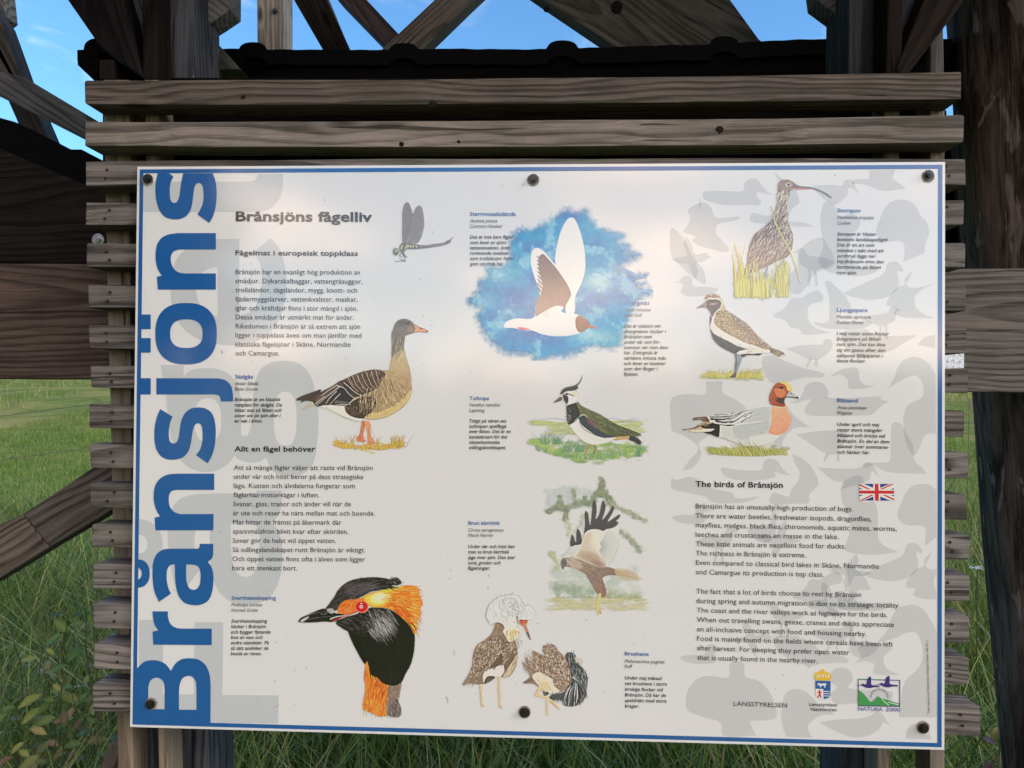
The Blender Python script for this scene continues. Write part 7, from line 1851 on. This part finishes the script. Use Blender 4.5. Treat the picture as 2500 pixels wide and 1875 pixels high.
def herb(name, label, cat, root, tips, cols, ln, wd, seed, group=None, per=7, stemc=(0.17, 0.17, 0.06)):
    r = random.Random(seed)
    e = empty(name, root, label, cat, group)
    V, Fc, C = [], [], []
    SV, SF, SC = [], [], []
    for tip in tips:
        a, b = Vector(root) + Vector((r.uniform(-.02, .02), r.uniform(-.02, .02), 0)), Vector(tip)
        k = 8
        pts = [a.lerp(b, t / k) + Vector((0.02 * math.sin(t * 1.3 + seed), 0.02 * math.cos(t), 0)) * (t / k) for t in range(k + 1)]
        for i, p in enumerate(pts):
            rr = .0036 * (1 - .6 * i / k)
            b0 = len(SV)
            for q in range(4): SV.append(p + Vector((rr * math.cos(q * math.pi / 2), rr * math.sin(q * math.pi / 2), 0)))
            if i:
                for q in range(4): SF.append((b0 - 4 + q, b0 - 4 + (q + 1) % 4, b0 + (q + 1) % 4, b0 + q))
        for j in range(per * 2):
            t = .35 + .65 * j / max(1, per * 2 - 1)
            i = min(k - 1, int(t * k)); p = pts[i].lerp(pts[i + 1], t * k - i)
            an = j * 2.4 + r.uniform(-.6, .6)
            d = Vector((math.cos(an), math.sin(an), r.uniform(-.6, .3)))
            s = (1.1 - .5 * abs(t - .7)) * r.uniform(.45, 1.1)
            v, f = leaf_verts(p + d * .012, d, Vector((r.uniform(-.5, .5), -.8 + r.uniform(-.5, .3), 1)), ln * s * 1.25, wd * s * .85, .14)
            b0 = len(V); V += v; Fc += [tuple(b0 + q for q in ff) for ff in f]
            cc = r.choice(cols); m_ = r.uniform(.6, 1.2)
            for q in range(len(v)):
                k_ = m_ * (1.25 if q % 3 == 1 else r.uniform(.75, 1.0))
                C.append((cc[0] * k_, cc[1] * k_, cc[2] * k_, 1))
            b0 = len(SV); side = Vector((.0012, .0012, 0))
            SV += [p - side, p + side, p + d * .014 + side, p + d * .014 - side]; SF.append((b0, b0 + 1, b0 + 2, b0 + 3))
    for nm, v, f, c_ in (('leaves', V, Fc, C), ('stem', SV, SF, [stemc + (1,)] * len(SV))):
        me = arr_mesh(nm, [tuple(q) for q in v], [list(q) for q in f], True)
        colour_attr(me, c_)
        link_mesh(nm, me, M_LEAF, e)
    return e


def at_px(px, py, Y):
    x, z = D(px, py, Y)
    return (x, Y, z)


def gpt(px, Y):
    x, _ = D(px, 1400, Y)
    return (x, Y, float(ground_z(x, Y)))


yl = [(0.24, 0.27, 0.06), (0.30, 0.31, 0.08), (0.16, 0.22, 0.05), (0.34, 0.30, 0.10)]
rd = [(0.26, 0.17, 0.08), (0.20, 0.22, 0.06), (0.30, 0.22, 0.09)]
herb('weed', 'yellow-green leafy weed, the taller one standing among dark grass left of the slats', 'weed', gpt(90, 1.0), [at_px(108, 1330, 0.92), at_px(132, 1350, 0.95), at_px(82, 1395, 0.9), at_px(96, 1470, 0.88)], yl, .046, .032, 3, 'leafy weeds in the grass', 7)
herb('weed', 'weed with brownish leaves in the grass below the tall yellow weed', 'weed', gpt(140, 0.95), [at_px(150, 1490, 0.85), at_px(170, 1520, 0.86), at_px(128, 1500, 0.84)], rd, .044, .028, 5, 'leafy weeds in the grass', 6)
herb('weed', 'low pale weed at the bottom of the picture left of the slatted screen', 'weed', gpt(80, 0.85), [at_px(75, 1570, 0.75), at_px(110, 1600, 0.74), at_px(50, 1610, 0.75)], yl + rd, .042, .028, 7, 'leafy weeds in the grass', 7)
rg_ = random.Random(77)
for i in range(9):
    px, py = rg_.uniform(15, 235), rg_.uniform(1290, 1600)
    Y = .75 + rg_.uniform(0, .35)
    herb('meadow_herb', 'small broad-leaved herb half hidden in the dark grass left of the slats', 'herb', gpt(px, Y), [at_px(px + rg_.uniform(-12, 12), py, Y - .03), at_px(px + rg_.uniform(-25, 25), py + 40, Y - .05)],
         [(0.10, 0.19, 0.05), (0.14, 0.22, 0.05), (0.20, 0.22, 0.07)], .036, .026, 20 + i, 'small herbs in the dark grass', 4, (0.10, 0.13, 0.05))
herb('weed', 'small green weed behind the lower slat ends on the left', 'weed', gpt(225, 1.0), [at_px(205, 1255, 0.9), at_px(216, 1370, 0.88)], [(0.16, 0.22, 0.06), (0.22, 0.20, 0.07)], .036, .022, 9, 'leafy weeds in the grass', 6)
herb('weed', 'weed with purple leaves at the foot of the log pole', 'weed', gpt(2150, 0.75), [at_px(2150, 1560, 0.62), at_px(2160, 1605, 0.6), at_px(2135, 1640, 0.6)], [(0.16, 0.07, 0.085), (0.20, 0.09, 0.09), (0.22, 0.19, 0.05)], .045, .03, 11, 'leafy weeds in the grass', 4)


def yarrow(px, py, Y, seed, label):
    r = random.Random(seed)
    top = Vector(at_px(px, py, Y)); root = Vector(gpt(px - 4, Y))
    e = empty('yarrow', root, label, 'flower', 'white flowers by the log pole')
    V, Fc = [], []
    for _ in range(26):
        p = top + Vector((r.gauss(0, .010), r.gauss(0, .010), r.gauss(0, .002)))
        b0 = len(V); s = .0035
        V += [p + Vector((-s, -s, 0)), p + Vector((s, -s, .001)), p + Vector((s, s, 0)), p + Vector((-s, s, .001))]
        Fc.append([b0, b0 + 1, b0 + 2, b0 + 3])
    me = arr_mesh('blossom', [tuple(v) for v in V], Fc); colour_attr(me, [(.75, .75, .72, 1)] * len(V)); link_mesh('blossom', me, M_LEAF, e)
    SV, SF = [], []
    for i in range(6):
        p = root.lerp(top, i / 5)
        for q in range(4): SV.append(p + Vector((.0016 * math.cos(q * 1.57), .0016 * math.sin(q * 1.57), 0)))
        if i:
            for q in range(4): SF.append([(i - 1) * 4 + q, (i - 1) * 4 + (q + 1) % 4, i * 4 + (q + 1) % 4, i * 4 + q])
    me = arr_mesh('stem', [tuple(v) for v in SV], SF); colour_attr(me, [(.08, .11, .04, 1)] * len(SV)); link_mesh('stem', me, M_LEAF, e)


yarrow(2111, 1227, 1.2, 1, 'topmost white flower head beside the slat ends')
yarrow(2169, 1245, 1.5, 2, 'white flower head close to the dark pole, beside the topmost one')
yarrow(2167, 1279, 1.4, 3, 'white flower head just under another one near the pole')
yarrow(2179, 1294, 1.3, 4, 'lowest white flower head, partly hidden by the dark pole')


def reed(px, py, Y, seed, label):
    r = random.Random(seed)
    top = Vector(at_px(px, py, Y)); root = Vector(gpt(px - 12, Y))
    e = empty('reed', root, label, 'reed', 'pale reeds by the log pole')
    V, Fc = [], []
    for i in range(150):
        t = r.random()
        p = top + Vector((0.05 * t * t + r.gauss(0, .008 + .012 * t), r.gauss(0, .012), -t * .17))
        d = Vector((r.uniform(.2, 1), r.uniform(-.4, .4), r.uniform(-.6, .5))).normalized() * r.uniform(.010, .024)
        q = d.cross(Vector((0, 1, .3))).normalized() * .0016
        b0 = len(V); V += [p - q, p + q, p + d]; Fc.append([b0, b0 + 1, b0 + 2])
    me = arr_mesh('plume', [tuple(v) for v in V], Fc); colour_attr(me, [(.34, .27, .20, 1)] * len(V)); link_mesh('plume', me, M_LEAF, e)
    SV, SF = [], []
    for i in range(9):
        p = root.lerp(top, i / 8)
        for q in range(4): SV.append(p + Vector((.002 * math.cos(q * 1.57), .002 * math.sin(q * 1.57), 0)))
        if i:
            for q in range(4): SF.append([(i - 1) * 4 + q, (i - 1) * 4 + (q + 1) % 4, i * 4 + (q + 1) % 4, i * 4 + q])
    me = arr_mesh('stem', [tuple(v) for v in SV], SF); colour_attr(me, [(.20, .19, .08, 1)] * len(SV)); link_mesh('stem', me, M_LEAF, e)


reed(2122, 872, 2.4, 1, 'pale brown reed plume just under the grey beam, nearest the pole')
reed(2094, 862, 2.6, 2, 'pale brown reed plume peeping out between two slat ends under the beam')
reed(2118, 925, 2.1, 3, 'reed plume below the topmost ones, touching the dark pole')


# ------------------------------------------------------------------ woods: a far edge beyond the field, and a line of trees behind the photographer
def wood_mass(name, spots, seed, n, leaf, label):
    """leaf clumps in many crowns; spots: (x, y, crown radius, top height)"""
    r = np.random.default_rng(seed)
    P, Sz = [], []
    for x, y, R, H in spots:
        k = n
        u = r.normal(size=(k, 3)); u /= np.linalg.norm(u, axis=1)[:, None]
        rad_ = r.random(k) ** .4
        z0 = float(ground_z(x, y))
        lob = 0.75 + 0.35 * np.sin(u[:, 0] * 5 + x) * np.sin(u[:, 2] * 6 + y)
        P.append(np.stack([x + u[:, 0] * R * rad_ * lob, y + u[:, 1] * R * rad_ * lob, z0 + H * .5 + u[:, 2] * H * .5 * rad_ * lob], -1))
    P = np.concatenate(P)
    m = len(P)
    a = r.normal(size=(m, 3)); a /= np.linalg.norm(a, axis=1)[:, None]
    b = np.cross(a, r.normal(size=(m, 3))); b /= np.linalg.norm(b, axis=1)[:, None]
    s = leaf * r.uniform(.5, 1.4, m)[:, None]
    V = np.stack([P - a * s - b * s * .6, P + a * s * .8 - b * s * .5, P + a * s + b * s * .7, P - a * s * .7 + b * s], 1).reshape(-1, 3)
    me = arr_mesh(name, V, np.arange(m * 4).reshape(m, 4))
    cc = np.array([(.022, .042, .014), (.03, .055, .018), (.04, .065, .02), (.018, .034, .014)])[r.integers(4, size=m)]
    colour_attr(me, np.concatenate([np.repeat(cc, 4, 0), np.ones((m * 4, 1))], -1))
    o = link_mesh(name, me, M_LEAF)
    tag(o, label, 'woodland', kind='stuff')


rw = np.random.default_rng(4)
wood_mass('woodland', [(x + rw.normal(0, 2), 150 + rw.normal(0, 6), rw.uniform(4, 7), rw.uniform(7, 12)) for x in np.arange(-170, 171, 6.5)], 5, 420, .9, 'far dark wood edge beyond the meadow')
wood_mass('woodland', [(x + rw.normal(0, 2), -170 + rw.normal(0, 5), rw.uniform(4, 7), rw.uniform(3, 7) + 7 * abs(math.sin(x * .031)) ** 3) for x in np.arange(-190, 191, 6)], 6, 420, .9, 'dark wood behind the viewer')
wood_mass('woodland', [(-6.6, -10.0, 2.3, 9.5), (-9.0, -9.0, 2.6, 10), (-9.5, -6.0, 2.4, 9), (-11.5, -4.0, 2.4, 9)] , 7, 1500, .32, 'tall trees behind the viewer on the left')
